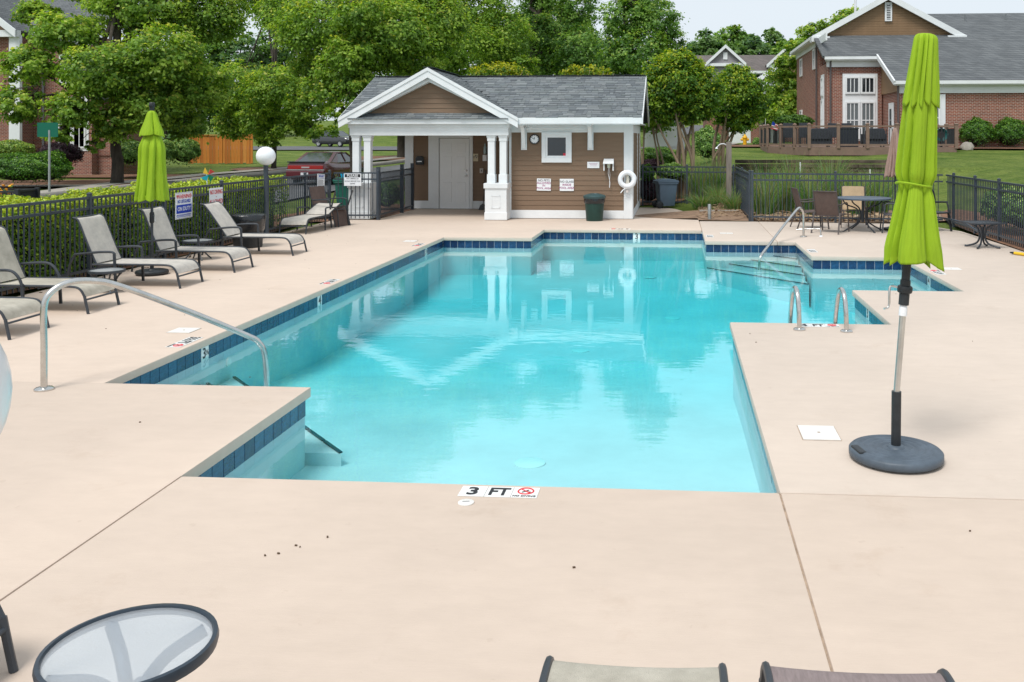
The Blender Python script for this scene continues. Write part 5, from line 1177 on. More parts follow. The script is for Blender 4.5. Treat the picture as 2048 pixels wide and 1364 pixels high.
def bush(name, label, c, r, n, size, pal, group=None, cat='shrub', lobes=None, tip_p=.2, stem=True, mat_leaf=None):
    t = empty(name, (0, 0, 0), 0, label, cat, group); c = np.array(c, float); r = np.array(r, float)
    d = nrg.normal(size=(n, 3)); d[:, 2] = np.abs(d[:, 2]) * 1.1 - .35; d /= np.linalg.norm(d, axis=1, keepdims=True)
    lump = 1 + .05 * np.sin(d[:, 0] * 7 + c[0]) + .05 * np.sin(d[:, 1] * 9 + d[:, 2] * 6) + .05 * np.sin(d[:, 2] * 13 + c[1] * 3 + d[:, 0] * 11)
    rad = (.74 + .28 * nrg.random(n) ** .5) * lump; P = c + d * rad[:, None] * r; N = d / r * r.mean() + nrg.normal(size=(n, 3)) * .55 + np.array([0, 0, .25])
    q = nrg.random(n); C_ = np.where(q[:, None] < .3, pal['dark'], np.where(q[:, None] < .75, pal['mid'], pal['light'])) * (.75 + .5 * nrg.random((n, 1)))
    tip = (nrg.random(n) < tip_p * np.clip(d[:, 2] + .2, 0, 1)) & (rad > .93); C_[tip] = np.array(pal['tip']) * (.8 + .4 * nrg.random((tip.sum(), 1)))
    leaf_object('foliage', P, N, size * (.65 + .7 * nrg.random(n)), C_, t, mat_leaf or leaf_gloss)
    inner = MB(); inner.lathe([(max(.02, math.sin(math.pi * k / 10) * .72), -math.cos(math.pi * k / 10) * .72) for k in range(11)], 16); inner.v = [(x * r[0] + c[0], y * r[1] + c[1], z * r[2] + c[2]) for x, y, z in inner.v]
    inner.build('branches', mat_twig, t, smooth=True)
    return t
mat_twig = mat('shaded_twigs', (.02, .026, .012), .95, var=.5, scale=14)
PURPLE = dict(dark=(.022, .010, .018), mid=(.045, .017, .03), light=(.075, .028, .045), tip=(.10, .04, .06))
HEDGE = dict(dark=(.11, .23, .02), mid=(.20, .36, .024), light=(.36, .50, .03), tip=(.46, .56, .035))

# clipped hedge behind the left fence
def hedge(label, x0, x1, y0, y1, h, n, size, pal):
    t = empty('hedge', (0, 0, 0), 0, label, 'hedge'); Ps = []; Ns = []; k = n
    u = nrg.random(n); side = nrg.random(n)
    top = side < .42; right = (side >= .42) & (side < .88); lft = side >= .88
    x = np.where(top, x0 + (x1 - x0) * nrg.random(n), np.where(right, x1, x0)); y = y0 + (y1 - y0) * u; z = np.where(top, h, h * nrg.random(n) ** .75)
    lump = .05 * np.sin(y * 3.1) + .04 * np.sin(y * 7.7 + 1) + .035 * np.sin(y * 13 + x * 5) + .03 * np.sin(z * 9 + y * 4)
    jit = nrg.random(n) * .17
    x = np.where(right, x + lump - jit, np.where(lft, x - lump + jit, x)); z = np.where(top, z + lump * 1.1 - jit * .7 + .02, z)
    N = np.stack([np.where(right, 1.0, np.where(lft, -1.0, 0)), np.zeros(n), np.where(top, 1.0, .35)], 1) + nrg.normal(size=(n, 3)) * .5
    q = nrg.random(n); C_ = np.where(q[:, None] < .35, pal['dark'], np.where(q[:, None] < .8, pal['mid'], pal['light'])) * (.75 + .5 * nrg.random((n, 1)))
    new = nrg.random(n) < np.clip((z - h * .62) / (h * .38), 0, 1) * .85; C_[new] = np.array(pal['tip']) * (.65 + .5 * nrg.random((new.sum(), 1)))
    leaf_object('foliage', np.stack([x, y, z], 1), N, size * (.65 + .7 * nrg.random(n)), C_, t, leaf_gloss, aspect=.6)
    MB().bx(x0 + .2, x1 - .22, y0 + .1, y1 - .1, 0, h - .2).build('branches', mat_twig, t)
    return t
hedge('clipped hedge with yellow-green tips behind the lounger fence', -10.1, -8.92, 8.5, 20.6, 1.12, 62000, .052, HEDGE)

# street trees and trees behind
TG = 'street trees'
tree('maple_tree', 'big maple with low sweeping branches in front of the left brick house', (-25.2, 40.1),
     [lob(60, 128, 62, 42, 38.5), lob(35, 205, 48, 40, 37.5), lob(130, 62, 78, 46, 39), lob(215, 140, 92, 62, 38.5), lob(325, 110, 84, 66, 39), lob(300, 205, 82, 52, 39.5), lob(395, 165, 66, 54, 40.5), lob(232, 245, 50, 40, 39), lob(150, 215, 56, 42, 38), lob(280, 10, 110, 62, 41), lob(420, 30, 76, 62, 42.5), lob(120, 268, 30, 18, 37.5), lob(190, 290, 26, 14, 38.5), lob(330, -90, 120, 70, 42), lob(430, -150, 110, 70, 43), lob(180, -60, 100, 60, 42), lob(370, 245, 46, 34, 41), lob(70, 25, 52, 26, 41)],
     .27, 100000, .17, MAPLE, group=TG, seed=1, tip_p=.30, fork=.18, crad=.24)
tree('maple_tree', 'maple with a slim trunk between the wooden fence and the red car', (-24.19, 54.2),
     [lob(560, 180, 78, 54, 52), lob(612, 215, 46, 40, 51), lob(520, 228, 48, 40, 53), lob(475, 175, 66, 56, 54), lob(585, 250, 48, 26, 52), lob(470, 245, 40, 36, 55), lob(640, 170, 34, 34, 51), lob(540, 275, 28, 18, 53), lob(645, 262, 36, 15, 50), lob(520, -60, 90, 90, 56), lob(560, -170, 80, 80, 56), lob(600, -240, 60, 50, 56)],
     .15, 70000, .17, MAPLE, group=TG, seed=2, tip_p=.30, fork=.15, crad=.25)
tree('maple_tree', 'tall dark-trunked maple standing behind the left porch post', (-12.65, 35.6),
     [lob(714, 178, 36, 34, 34.6), lob(702, 105, 56, 38, 34.4), lob(720, 30, 56, 42, 34.4), lob(640, 50, 98, 62, 36.0), lob(770, 60, 108, 76, 36.0), lob(700, 140, 72, 50, 35.5), lob(868, 50, 74, 72, 38.0), lob(655, 190, 40, 30, 35.0), lob(575, 20, 70, 48, 38.0), lob(815, 120, 66, 34, 37.0), lob(690, 225, 32, 20, 34.5), lob(780, -30, 130, 50, 38.0), lob(620, 128, 50, 30, 37.0), lob(700, -130, 130, 70, 38.0), lob(650, -200, 90, 60, 38.0), lob(760, -170, 80, 50, 38.0), lob(840, -120, 70, 60, 39.0)],
     .15, 110000, .14, MAPLE, group=TG, seed=3, tip_p=.26, fork=.22, crad=.24)
tree('oak_tree', 'mid green tree beyond the road seen through the porch', (-21.1, 70.2), [lob(800, 232, 60, 26, 70), lob(850, 215, 55, 30, 72), lob(760, 228, 44, 24, 72)], .36, 14000, .22, DEEP, group=TG, seed=4, fork=.5)
tree('oak_tree', 'dark tree behind the pool house roof, left of the ridge centre', (-17.5, 66), [lob(930, 80, 72, 52, 64), lob(1005, 70, 66, 56, 66), lob(955, 20, 80, 46, 66), lob(900, 120, 50, 36, 64), lob(1030, 125, 50, 34, 66), lob(1000, 180, 90, 60, 67), lob(900, 190, 60, 50, 66), lob(950, -60, 80, 60, 66), lob(1010, -120, 60, 50, 66), lob(910, -140, 60, 50, 66)], .30, 46000, .21, MAPLE, group=TG, seed=5, tip_p=.16)
tree('oak_tree', 'green tree behind the pool house ridge, right of centre', (-11.5, 72), [lob(1095, 70, 66, 50, 72), lob(1160, 95, 56, 46, 70), lob(1120, 130, 60, 36, 72), lob(1190, 150, 44, 40, 70), lob(1060, 40, 50, 36, 74), lob(1140, 200, 80, 60, 72), lob(1090, -20, 60, 50, 73), lob(1110, -110, 60, 50, 73), lob(1160, 20, 44, 40, 72)], .30, 40000, .22, DEEP, group=TG, seed=6, tip_p=.2)
tree('oak_tree', 'tall airy tree behind the near crepe myrtle', (-2.8, 56), [lob(1245, 40, 50, 44, 56), lob(1310, 40, 54, 44, 56), lob(1275, 100, 66, 46, 55), lob(1340, 95, 36, 40, 57), lob(1225, 110, 40, 40, 56), lob(1280, 160, 60, 44, 57), lob(1350, 150, 40, 40, 58), lob(1290, 5, 56, 26, 57), lob(1300, 225, 60, 40, 58), lob(1255, -60, 60, 50, 57), lob(1300, -130, 50, 50, 57)], .22, 40000, .19, DEEP, group=TG, seed=7, tip_p=.25, shell=.35)
tree('elm_tree', 'slender green tree against the left corner of the large brick house', (7.0, 66), [lob(1560, 170, 30, 40, 64), lob(1578, 130, 26, 26, 63), lob(1572, 220, 28, 34, 63), lob(1545, 215, 26, 36, 65), lob(1590, 180, 16, 40, 63)], .14, 15000, .2, MAPLE, group=TG, seed=8, tip_p=.45)
tree('elm_tree', 'tree behind the left edge of the big house roof', (12.5, 84), [lob(1640, 70, 44, 30, 84), lob(1700, 45, 40, 30, 85), lob(1600, 105, 34, 34, 83), lob(1660, 110, 50, 40, 85)], .2, 14000, .3, MAPLE, seed=9, tip_p=.3)
# wood on the skyline
FG = 'far trees on the skyline'
far = [(1415, 95, 46, 42, 132), (1462, 78, 46, 34, 150), (1505, 98, 44, 36, 136), (1545, 90, 40, 40, 146), (1575, 105, 40, 30, 134), (1620, 98, 44, 34, 150), (1385, 110, 36, 30, 140), (1120, 40, 60, 46, 128), (1060, 55, 52, 40, 138), (1165, 70, 40, 40, 142), (985, 60, 50, 50, 135), (1440, 125, 46, 26, 126), (900, 40, 60, 60, 130), (820, 60, 60, 60, 136), (480, 110, 80, 60, 120), (560, 90, 70, 60, 124), (400, 90, 70, 60, 118), (330, 150, 70, 60, 112), (1540, 128, 40, 20, 122)]
names = ['broad', 'dark domed', 'rounded', 'pointed', 'low', 'pale green', 'thin', 'tall', 'leafy', 'narrow', 'wide', 'short', 'full', 'deep green', 'bushy', 'open', 'spreading', 'shaded', 'dense']
where = ['above the grey gabled house', 'behind the ridge of the grey house', 'right of the grey gable', 'over the brown far roof', 'left of the big brick house roof', 'touching the big house gable', 'between the airy tree and the grey house', 'high behind the pool house ridge', 'behind the pool house, left of the tall one', 'right of the tall tree over the pool house', 'behind the porch gable at right', 'low in front of the grey house trees', 'behind the porch gable peak', 'behind the tall maple crown', 'behind the slim maple, left side', 'behind the slim maple, right side', 'behind the big maple, right edge', 'behind the dark shrubs left', 'low before the skyline, right']
for i, (px, py, rx, ry, Y) in enumerate(far):
    k = rnd.random
    c = at(px, py, Y)
    L_ = [lob(px, py, rx * .75, ry * .8, Y), lob(px - rx * .5, py + ry * .35, rx * .55, ry * .6, Y - 2), lob(px + rx * .5, py + ry * .3, rx * .55, ry * .65, Y + 1), lob(px + rx * .1, py + ry * .9, rx * .9, ry * .7, Y), lob(px, py - ry * .4, rx * .4, ry * .55, Y)]
    L_.append(lob(px, py + ry * 1.9, rx * 1.0, ry * .9, Y))
    tree('far_tree', names[i] + ' green tree on the skyline ' + where[i], (c.x, Y), L_, .3, 7500, .52, (FAR, DEEP, FAR)[i % 3], group=FG, seed=30 + i, tip_p=.2, crad=.24)
# crepe myrtles
CG = 'multi-stemmed crepe myrtles'
tree('crepe_myrtle', 'rounded crepe myrtle with yellow tips and pale stems by the pool house corner', (.30, 29.6), [lob(1350, 165, 66, 56, 29.6), lob(1322, 190, 46, 48, 29.4), lob(1395, 180, 52, 52, 29.8), lob(1355, 125, 48, 28, 29.6), lob(1385, 215, 40, 32, 29.6), lob(1318, 225, 30, 26, 29.5)], .062, 42000, .095, CREPE, bark_pale, CG, tip_p=.55, stems=8, seed=11, crad=.23, spread=.35)
tree('crepe_myrtle', 'second rounded crepe myrtle further back, left of the timber wall', (1.53, 32.2), [lob(1475, 178, 50, 44, 32.2), lob(1450, 205, 36, 40, 32), lob(1502, 205, 34, 36, 32.4), lob(1470, 150, 38, 22, 32.2), lob(1480, 240, 36, 24, 32.2)], .06, 30000, .095, CREPE, bark_pale, CG, tip_p=.45, stems=7, seed=12, crad=.23, spread=.35)
tree('crepe_myrtle', 'yellow-topped crepe myrtle showing over the pool house roof left', (-6.8, 33.5), [lob(995, 150, 62, 26, 33.5), lob(960, 160, 40, 22, 33.5), lob(1030, 165, 36, 24, 33.5), lob(1000, 200, 60, 36, 33.5)], .05, 15000, .10, LIMEY, bark_pale, CG, tip_p=.9, stems=5, seed=13, crad=.25)
tree('crepe_myrtle', 'yellow-topped crepe myrtle showing over the pool house roof right', (-3.4, 33.5), [lob(1170, 150, 50, 20, 33.5), lob(1140, 165, 34, 20, 33.5), lob(1205, 165, 30, 20, 33.5), lob(1170, 200, 50, 34, 33.5)], .05, 13000, .10, LIMEY, bark_pale, CG, tip_p=.9, stems=5, seed=14, crad=.25)
tree('crepe_myrtle', 'thin-stemmed dark crepe myrtle close behind the pool house corner', (-.75, 30.6), [lob(1300, 225, 30, 30, 30.6), lob(1285, 200, 24, 30, 30.8)], .04, 9000, .10, DEEP, bark_pale, CG, tip_p=.2, stems=5, seed=15, crad=.25, spread=.5)
# shrubs
LG = dict(dark=(0.028, 0.091, 0.011), mid=(0.063, 0.182, 0.014), light=(0.126, 0.280, 0.021), tip=(0.196, 0.364, 0.028))
SG = 'clipped round shrubs'
def bpx(px, py, Y): v = at(px, py, Y); return (v.x, v.y, v.z)
bush('boxwood_shrub', 'round clipped shrub left of the pair by the big house wall', bpx(1954, 268, 45), (.74, .7, .74), 12000, .055, LG, SG)
bush('boxwood_shrub', 'round clipped shrub right of the pair by the big house wall', bpx(2020, 268, 45), (.78, .8, .75), 12000, .055, LG, SG)
bush('boxwood_shrub', 'bright green mounded shrub above the left end of the wooden deck', bpx(1588, 243, 47), (.95, .8, .35), 6000, .08, dict(dark=(.03, .09, .01), mid=(.06, .15, .012), light=(.11, .22, .02), tip=(.16, .28, .03)))
bush('boxwood_shrub', 'large clipped green shrub in front of the left brick house', bpx(45, 338, 36.5), (2.0, 1.2, .68), 24000, .07, LG)
bush('boxwood_shrub', 'rounded right end of the clipped shrubs by the street sign', bpx(98, 336, 37), (.72, .8, .72), 9000, .07, LG)
bush('boxwood_shrub', 'pale green low shrub behind the large clipped shrub', bpx(20, 298, 40), (1.0, .8, .40), 7000, .07, MAPLE)
bush('purple_shrub', 'dark purple shrub below the left brick house window', bpx(118, 312, 41), (.95, .9, .62), 14000, .06, PURPLE)
bush('dark_shrub', 'dark evergreen shrub left of the lime umbrella by the brick house', bpx(258, 308, 46), (.75, .8, .72), 8000, .10, DEEP)
bush('dark_shrub', 'dark evergreen shrub right of the left lime umbrella', bpx(368, 305, 50), (.85, .8, .75), 9000, .10, DEEP)
bush('dark_shrub', 'dark evergreen bush hidden behind the left lime umbrella', bpx(315, 305, 49), (.9, .8, .8), 9000, .10, DEEP)
bush('purple_shrub', 'dark purple shrub beside the blue grey bin', bpx(1298, 383, 29.2), (.42, .5, .42), 9000, .045, PURPLE)
bush('purple_shrub', 'small purple shrub below the thin stems behind the pool house', bpx(1302, 333, 31), (.40, .4, .25), 5000, .045, PURPLE)
bush('leafy_shrub', 'small bright leafy shrub above the purple one by the pool house corner', bpx(1291, 347, 28.9), (.28, .3, .28), 3500, .055, LG)
bush('leafy_shrub', 'dark leafy shrub behind the blue grey bin', bpx(1345, 345, 29.4), (.5, .4, .3), 5000, .06, DEEP)
bush('leafy_shrub', 'bright green ground cover mound behind the pool house corner', bpx(1310, 318, 33), (.9, 1.2, .42), 9000, .07, dict(dark=(.045, .13, .01), mid=(.08, .20, .014), light=(.13, .27, .02), tip=(.2, .33, .03)))
bush('leafy_shrub', 'small shrub beside the white garage door', bpx(1516, 285, 60), (.35, .35, .32), 1600, .09, DEEP)
bush('leafy_shrub', 'dark bush between the crepe myrtle trunks', bpx(1415, 290, 38), (.6, .6, .75), 6000, .08, DEEP)
for i, (y, r) in enumerate(((21.3, .5), (20.2, .55), (18.9, .55), (17.6, .5))):
    bush('dark_shrub', ['dark shrub behind the right fence nearest the corner', 'dark shrub behind the right fence over the square table', 'dark shrub behind the right fence right of the square table', 'purple dark shrub behind the right fence at the picture edge'][i], (7.35, y, .5), (.45, .62, .48), 6500, .06, PURPLE if i == 3 else DEEP)
bush('leafy_shrub', 'green shrub seen through the gate beside the porch', (-8.4, 26.4, .35), (.4, .5, .4), 4000, .06, LG)
# tall ornamental grasses behind the back fence
def grass_clump(label, x, y, h, n, spread, pal, group='tall ornamental grasses behind the back fence'):
    t = empty('ornamental_grass', (0, 0, 0), 0, label, 'grass clump', group); z0 = terr(x, y) - .02; vs = []; fs = []; cols = []
    for k in range(n):
        a = rnd.uniform(0, 2 * math.pi); r0 = rnd.random() * spread * .35; hh = h * rnd.uniform(.6, 1.1); lean = rnd.uniform(.15, 1.0) * spread; w_ = rnd.uniform(.012, .026)
        b = Vector((x + r0 * math.cos(a), y + r0 * math.sin(a), z0)); d = Vector((math.cos(a), math.sin(a), 0)); s_ = Vector((-math.sin(a), math.cos(a), 0))
        b2 = rnd.uniform(0, 6.28); s_ = Vector((math.cos(b2), math.sin(b2), 0)); base = len(vs); col = tuple(c * rnd.uniform(.7, 1.35) for c in rnd.choice(pal))
        for q in range(5):
            f = q / 4; p = b + d * lean * f ** 2.0 + Vector((0, 0, hh * (f - .25 * f ** 4 * (lean / spread)))); ww = w_ * (1 - f * .92)
            vs += [p - s_ * ww / 2, p + s_ * ww / 2]; cols += [col, col]
        for q in range(4): fs.append((base + 2 * q, base + 2 * q + 1, base + 2 * q + 3, base + 2 * q + 2))
    m = MB(); m.v = [tuple(v) for v in vs]; m.f = fs; m.col = cols
    m.build('blades', leaf_m, t); return t
GP = [(.13, .25, .06), (.17, .29, .11), (.26, .36, .20), (.09, .19, .045), (.34, .31, .17)]
gs_ = [(2.3, 24.3, 1.25), (2.9, 24.9, 1.5), (3.5, 24.4, 1.35), (4.1, 25.0, 1.6), (4.7, 24.4, 1.35), (5.3, 24.8, 1.3), (2.5, 26, 1.5), (3.3, 26.4, 1.6), (4.4, 26.5, 1.6), (.75, 28.9, 1.2), (1.25, 29.2, 1.35), (1.0, 29.9, 1.3), (5.6, 26, 1.3), (1.25, 27.4, .7), (1.62, 25.8, .6), (.75, 26.6, .5)]
gn = ['left of the fence corner post, front', 'behind the brown side-on chair', 'behind the chair seen from behind', 'behind the tan chair', 'behind the dark patio table', 'left of the tan umbrella', 'by the corner post, second row', 'second row behind the brown chairs', 'second row behind the tan chair', 'right of the crepe myrtle trunks', 'between the crepe myrtle and wooden post', 'in front of the second crepe myrtle', 'behind the tan umbrella', 'short, at the foot of the wooden post', 'short, between wooden post and fence', 'short, at the edge of the deck step']
for (x, y, h), s_ in zip(gs_, gn): grass_clump('tall green grass clump ' + s_, x, y, h, 330, .75, GP)
# pale dry litter and stones under the grasses
pm = MB(); r_ = random.Random(3)
for k in range(2200):
    x, y = r_.uniform(1.95, 6.2), 23.25 + abs(r_.gauss(0, .7)); s_ = r_.uniform(.02, .06); c = r_.choice([(.42, .31, .2), (.33, .23, .15), (.5, .4, .28), (.24, .16, .1)])
    pm.box((x, y, terr(x, y) + r_.uniform(0, .10)), (s_ * 1.8, s_, s_ * .4), Matrix.Rotation(r_.uniform(0, 3), 3, 'Z') @ Matrix.Rotation(r_.uniform(-.8, .8), 3, 'X'), c)
for k in range(500):
    x, y = r_.uniform(.65, 1.8), r_.uniform(24, 28.8); s_ = r_.uniform(.02, .05); c = r_.choice([(.42, .31, .2), (.33, .23, .15), (.24, .16, .1)])
    pm.box((x, y, terr(x, y) + r_.uniform(0, .05)), (s_ * 1.8, s_, s_ * .4), Matrix.Rotation(r_.uniform(0, 3), 3, 'Z'), c)
tag(pm.build('leaf_mulch', attr_mat('pale_litter', .95)), 'pale dry leaf litter under the tall grasses', 'litter', kind='stuff')
# weedy tuft along the hedge foot and orange flowers
fl = MB()
for k in range(260):
    x, y, z = -14.1 + r_.uniform(-.4, .4), 17.8 + r_.uniform(-.1, .5), .45 + r_.random() * .65; c = r_.choice([(.6, .25, .02), (.7, .4, .02), (.05, .12, .02)])
    fl.box((x, y, z), (.05, .05, .02), Matrix.Rotation(r_.uniform(0, 3), 3, 'X'), c)
o = fl.build('orange_flowers', attr_mat('flower', .7)); tag(o, 'orange flowers standing in the black mesh planter', 'flowers', kind='stuff')
# ---------------------------------------------------------------- wooden deck, timber wall, big brick house
tw = empty('timber_wall', (0, 0, 0), 0, 'dark stacked timber retaining wall below the wooden deck', 'retaining wall')
def tm(x0, y0, x1, y1, z, h=.155):
    m = MB(); j = rnd.uniform(-.035, .035); m.bar((x0, y0 + j, z), (x1, y1 + j, z), .18, h - .03); m.build('timber', timber, tw, bevel=.012)
for r in range(7):
    z = .28 + .155 * r; xs0 = 2.2 + max(0, 0) ; yy = 33.75 + .012 * r
    cuts = [2.15 + .0 * r] + sorted(rnd.uniform(3, 7) for _ in range(2)) + [8.6]
    for a, b in zip(cuts[:-1], cuts[1:]):
        if b - a > .4: tm(a + .006, yy, b - .006, yy - .0 * r, z)
    if r < 6: tm(1.15 + .17 * r, 31.8 + .35 * r, 2.2, 33.8, z - .1) if r < 5 else None
for (x, z0, z1) in ((4.45, .9, 1.5), (6.9, .6, 1.25)): MB().tube([(x, 33.5, z0 - .4), (x, 33.5, z1 - .3)], .025, 8).build('pipe', white, tw, smooth=True)
wdk = empty('wooden_deck', (0, 0, 0), 0, 'raised brown wooden deck with railing beside the big brick house', 'deck')
DZ = 1.65; FY = 42.0
outline = [(4.45, 45.2), (5.97, 42.0), (12.4, 42.0), (12.4, 45.0), (10.7, 45.0), (10.7, 48.9), (4.45, 48.9)]
m = MB(); m.prism(outline, 'z', DZ - .06, DZ); m.build('floor', deck_wood, wdk)
edges = [((4.45, 45.2), (5.97, 42.0), 3), ((5.97, 42.0), (12.4, 42.0), 5), ((12.4, 42.0), (12.4, 45.0), 2), ((4.45, 48.9), (4.45, 45.2), 2)]
bal = MB().box((0, 0, .47), (.028, .028, .72)).mesh('baluster', rubber)
post_m = MB(); post_m.box((0, 0, .47), (.14, .14, 1.06)); post_m.box((0, 0, 1.02), (.18, .18, .04)); post_m.box((0, 0, 1.06), (.15, .15, .05), taper=.4); pme = post_m.mesh('post', deck_wood, bevel=.006)
for (a, b, n_) in edges:
    a3, b3 = Vector((*a, DZ)), Vector((*b, DZ)); d = (b3 - a3).normalized()
    MB().bar(a3 + Vector((0, 0, -.19)), b3 + Vector((0, 0, -.19)), .05, .36).build('fascia', deck_wood, wdk)
    for z in (.93, .10): MB().bar(a3 + Vector((0, 0, z)), b3 + Vector((0, 0, z)), .07 if z > .5 else .05, .08).build('rail', deck_wood, wdk)
    for k in range(0 if a == (5.97, 42.0) else 0, n_ + 1):
        if (a in ((12.4, 42.0),) and k == 0) or (b in ((5.97, 42.0), (4.45, 45.2)) and k == n_): continue
        inst('post', pme, wdk, a3.lerp(b3, k / n_))
    nb = int((b3 - a3).length / .125)
    for k in range(1, nb): inst('baluster', bal, wdk, a3.lerp(b3, k / nb))
for x in (6.3, 8.2, 10.2, 12.2): MB().bx(x - .07, x + .07, 42.1, 42.24, .9, DZ - .3).build('support_post', wood_grey, wdk)
# wicker seats and grill on the deck
wick = mat('dark_wicker', (.035, .04, .05), .7, var=.4, scale=30, bump=.6, bscale=60)
def wicker(label, x, y, w_, h, rz=0):
    t = empty('wicker_chair', (x, y, DZ), rz, label, 'chair', 'dark wicker seats on the wooden deck')
    m = MB(); m.bx(-w_ / 2, w_ / 2, -.35, .35, .08, .40); m.build('seat', wick, t, bevel=.04)
    m = MB(); m.prism([(-w_ / 2, .35), (w_ / 2, .35), (w_ / 2, h - .12), (w_ / 2 - .12, h), (-w_ / 2 + .12, h), (-w_ / 2, h - .12)], 'y', -.42, -.28); m.build('backrest', wick, t, bevel=.03)
    for s in (-1, 1): MB().bx(s * w_ / 2 - .06, s * w_ / 2 + .06, -.36, .33, .06, .60).build('arm', wick, t, bevel=.03)
    for sx in (-1, 1):
        for sy in (-1, 1): MB().bx(sx * (w_ / 2 - .06) - .03, sx * (w_ / 2 - .06) + .03, sy * .3 - .03, sy * .3 + .03, 0, .1).build('leg', rubber, t)
wicker('dark wicker seat at the left of the wooden deck', 6.6, 43.3, .95, .85)
wicker('dark wicker seat in front of the big window, wooden deck', 9.1, 43.4, .9, .85); wicker('dark wicker seat right of the deck middle', 10.5, 43.3, .8, .85)
def dchair(label, x, y):
    t = empty('deck_chair', (x, y, DZ), 0, label, 'chair', 'tall chairs on the wooden deck')
    MB().bx(-.24, .24, -.03, .0, .45, 1.12).build('backrest', wick, t, bevel=.01); MB().bx(-.24, .24, -.45, 0, .42, .46).build('seat', wick, t)
    for sx in (-1, 1):
        MB().bx(sx * .22 - .02, sx * .22 + .02, -.02, .02, 0, 1.1).build('leg', rubber, t); MB().bx(sx * .22 - .02, sx * .22 + .02, -.44, -.4, 0, .44).build('leg', rubber, t)
dchair('tall dark chair on the deck below the green shrub, left', 5.35, 44.6); dchair('tall dark chair on the deck below the green shrub, right', 6.05, 44.2); dchair('tall dark chair by the narrow side window', 7.55, 45.2); dchair('tall dark chair right of the one by the side window', 8.2, 45.2)
t = empty('deck_box', (7.9, 43.2, DZ), 0, 'dark square grill box on the wooden deck', 'grill'); MB().bx(-.42, .42, -.3, .3, 0, .82).build('box', mat('dark_box', (.02, .025, .035), .5), t, bevel=.02); MB().bx(-.44, .44, -.32, .32, .82, .87).build('lid', rubber, t)
t = empty('hose_reel', (11.9, 42.5, DZ), 0, 'coiled green garden hose hung at the right end of the deck', 'hose')
hm = mat('teal_hose', (.02, .12, .12), .5)
for k in range(4): MB().tube([((.28 - .03 * k) * math.cos(2 * math.pi * q / 26), .03 * k, .55 + (.28 - .03 * k) * math.sin(2 * math.pi * q / 26)) for q in range(26)], .022, 6, True).build('coil', hm, t, smooth=True)
MB().bx(-.04, .04, -.05, .15, 0, .9).build('stand', rubber, t)

bh = empty('brick_house', (0, 0, 0), 0, 'large red brick house with grey roof and tan gable at upper right', 'house')
def H(n, x0, x1, y0, y1, z0, z1, m_, p=None): return MB().bx(x0, x1, y0, y1, z0, z1).build(n, m_, p or bh)
H('wall', 7.9, 10.7, 49.0, 60, 1.0, 5.95, brick_big); H('wall', 7.88, 15.5, 52.0, 61, 1.0, 7.5, brick_big)
H('wall', 10.75, 34, 45.3, 60, 1.0, 4.45, brick_big)
H('frieze', 10.7, 34.05, 45.2, 45.3, 4.2, 4.65, white_trim); H('gutter', 10.35, 34.2, 44.85, 45.0, 4.62, 4.78, white_trim)
H('soffit', 10.5, 34.1, 44.95, 45.35, 4.56, 4.62, white_trim)
H('frieze', 7.86, 10.72, 48.9, 49.0, 5.75, 6.15, white_trim); H('gutter', 7.7, 10.75, 48.55, 48.7, 6.12, 6.27, white_trim); H('soffit', 7.8, 10.72, 48.65, 49.02, 6.06, 6.12, white_trim)
H('frieze', 7.82, 7.9, 49.0, 61, 7.15, 7.55, white_trim); H('gutter', 7.45, 7.6, 51.9, 61.2, 7.5, 7.66, white_trim); H('soffit', 7.5, 7.9, 51.9, 61, 7.44, 7.5, white_trim)
def slab(n, pts, m_, th=.12, p=None):
    a, b, c = Vector(pts[0]), Vector(pts[1]), Vector(pts[2]); nr = (b - a).cross(c - a).normalized(); nr = -nr if nr.z < 0 else nr
    k = len(pts); m = MB(); m.add([Vector(q) for q in pts] + [Vector(q) - nr * th for q in pts], [tuple(range(k)), tuple(reversed(range(k, 2 * k)))] + [(i, (i + 1) % k, (i + 1) % k + k, i + k) for i in range(k)]); return m.build(n, m_, p or bh)
sl_ = (9.4 - 4.78) / (56 - 44.9)
zz = lambda y: 4.78 + (y - 44.9) * sl_
slab('roof', [(10.35, 44.9, zz(44.9)), (34, 44.9, zz(44.9)), (34, 56, 9.4), (12.5, 56, 9.4), (12.5, 53, zz(53)), (7.6, 52.2, zz(52.2)), (7.6, 48.55, zz(48.55)), (10.35, 48.55, zz(48.55))], roof_far)
slab('roof', [(12.5, 56, 9.4), (34, 56, 9.4), (34, 64, 6.5), (12.5, 64, 6.5)], roof_far)
GXc, GZ = 11.62, 9.95
slab('roof', [(7.45, 51.7, 7.62), (GXc, 51.7, GZ), (GXc, 62, GZ), (7.45, 62, 7.62)], roof_far); slab('roof', [(15.75, 51.7, 7.62), (GXc, 51.7, GZ), (GXc, 62, GZ), (15.75, 62, 7.62)], roof_far)
g = MB(); g.prism([(7.9, 7.3), (15.3, 7.3), (GXc, GZ - .2)], 'y', 52.0, 52.1); gw = g.build('gable_wall', siding_tan, bh)
for k in range(17):
    z0 = 7.5 + .14 * k; hw = (GZ - .25 - z0) / .562
    if hw < .15: break
    inst('siding_plank', MB().box((0, 0, 0), (2 * hw, .03, .125), Matrix.Rotation(R(8), 3, 'X')).mesh('siding_plank', siding_tan), gw, (GXc, 51.98, z0 + .07))
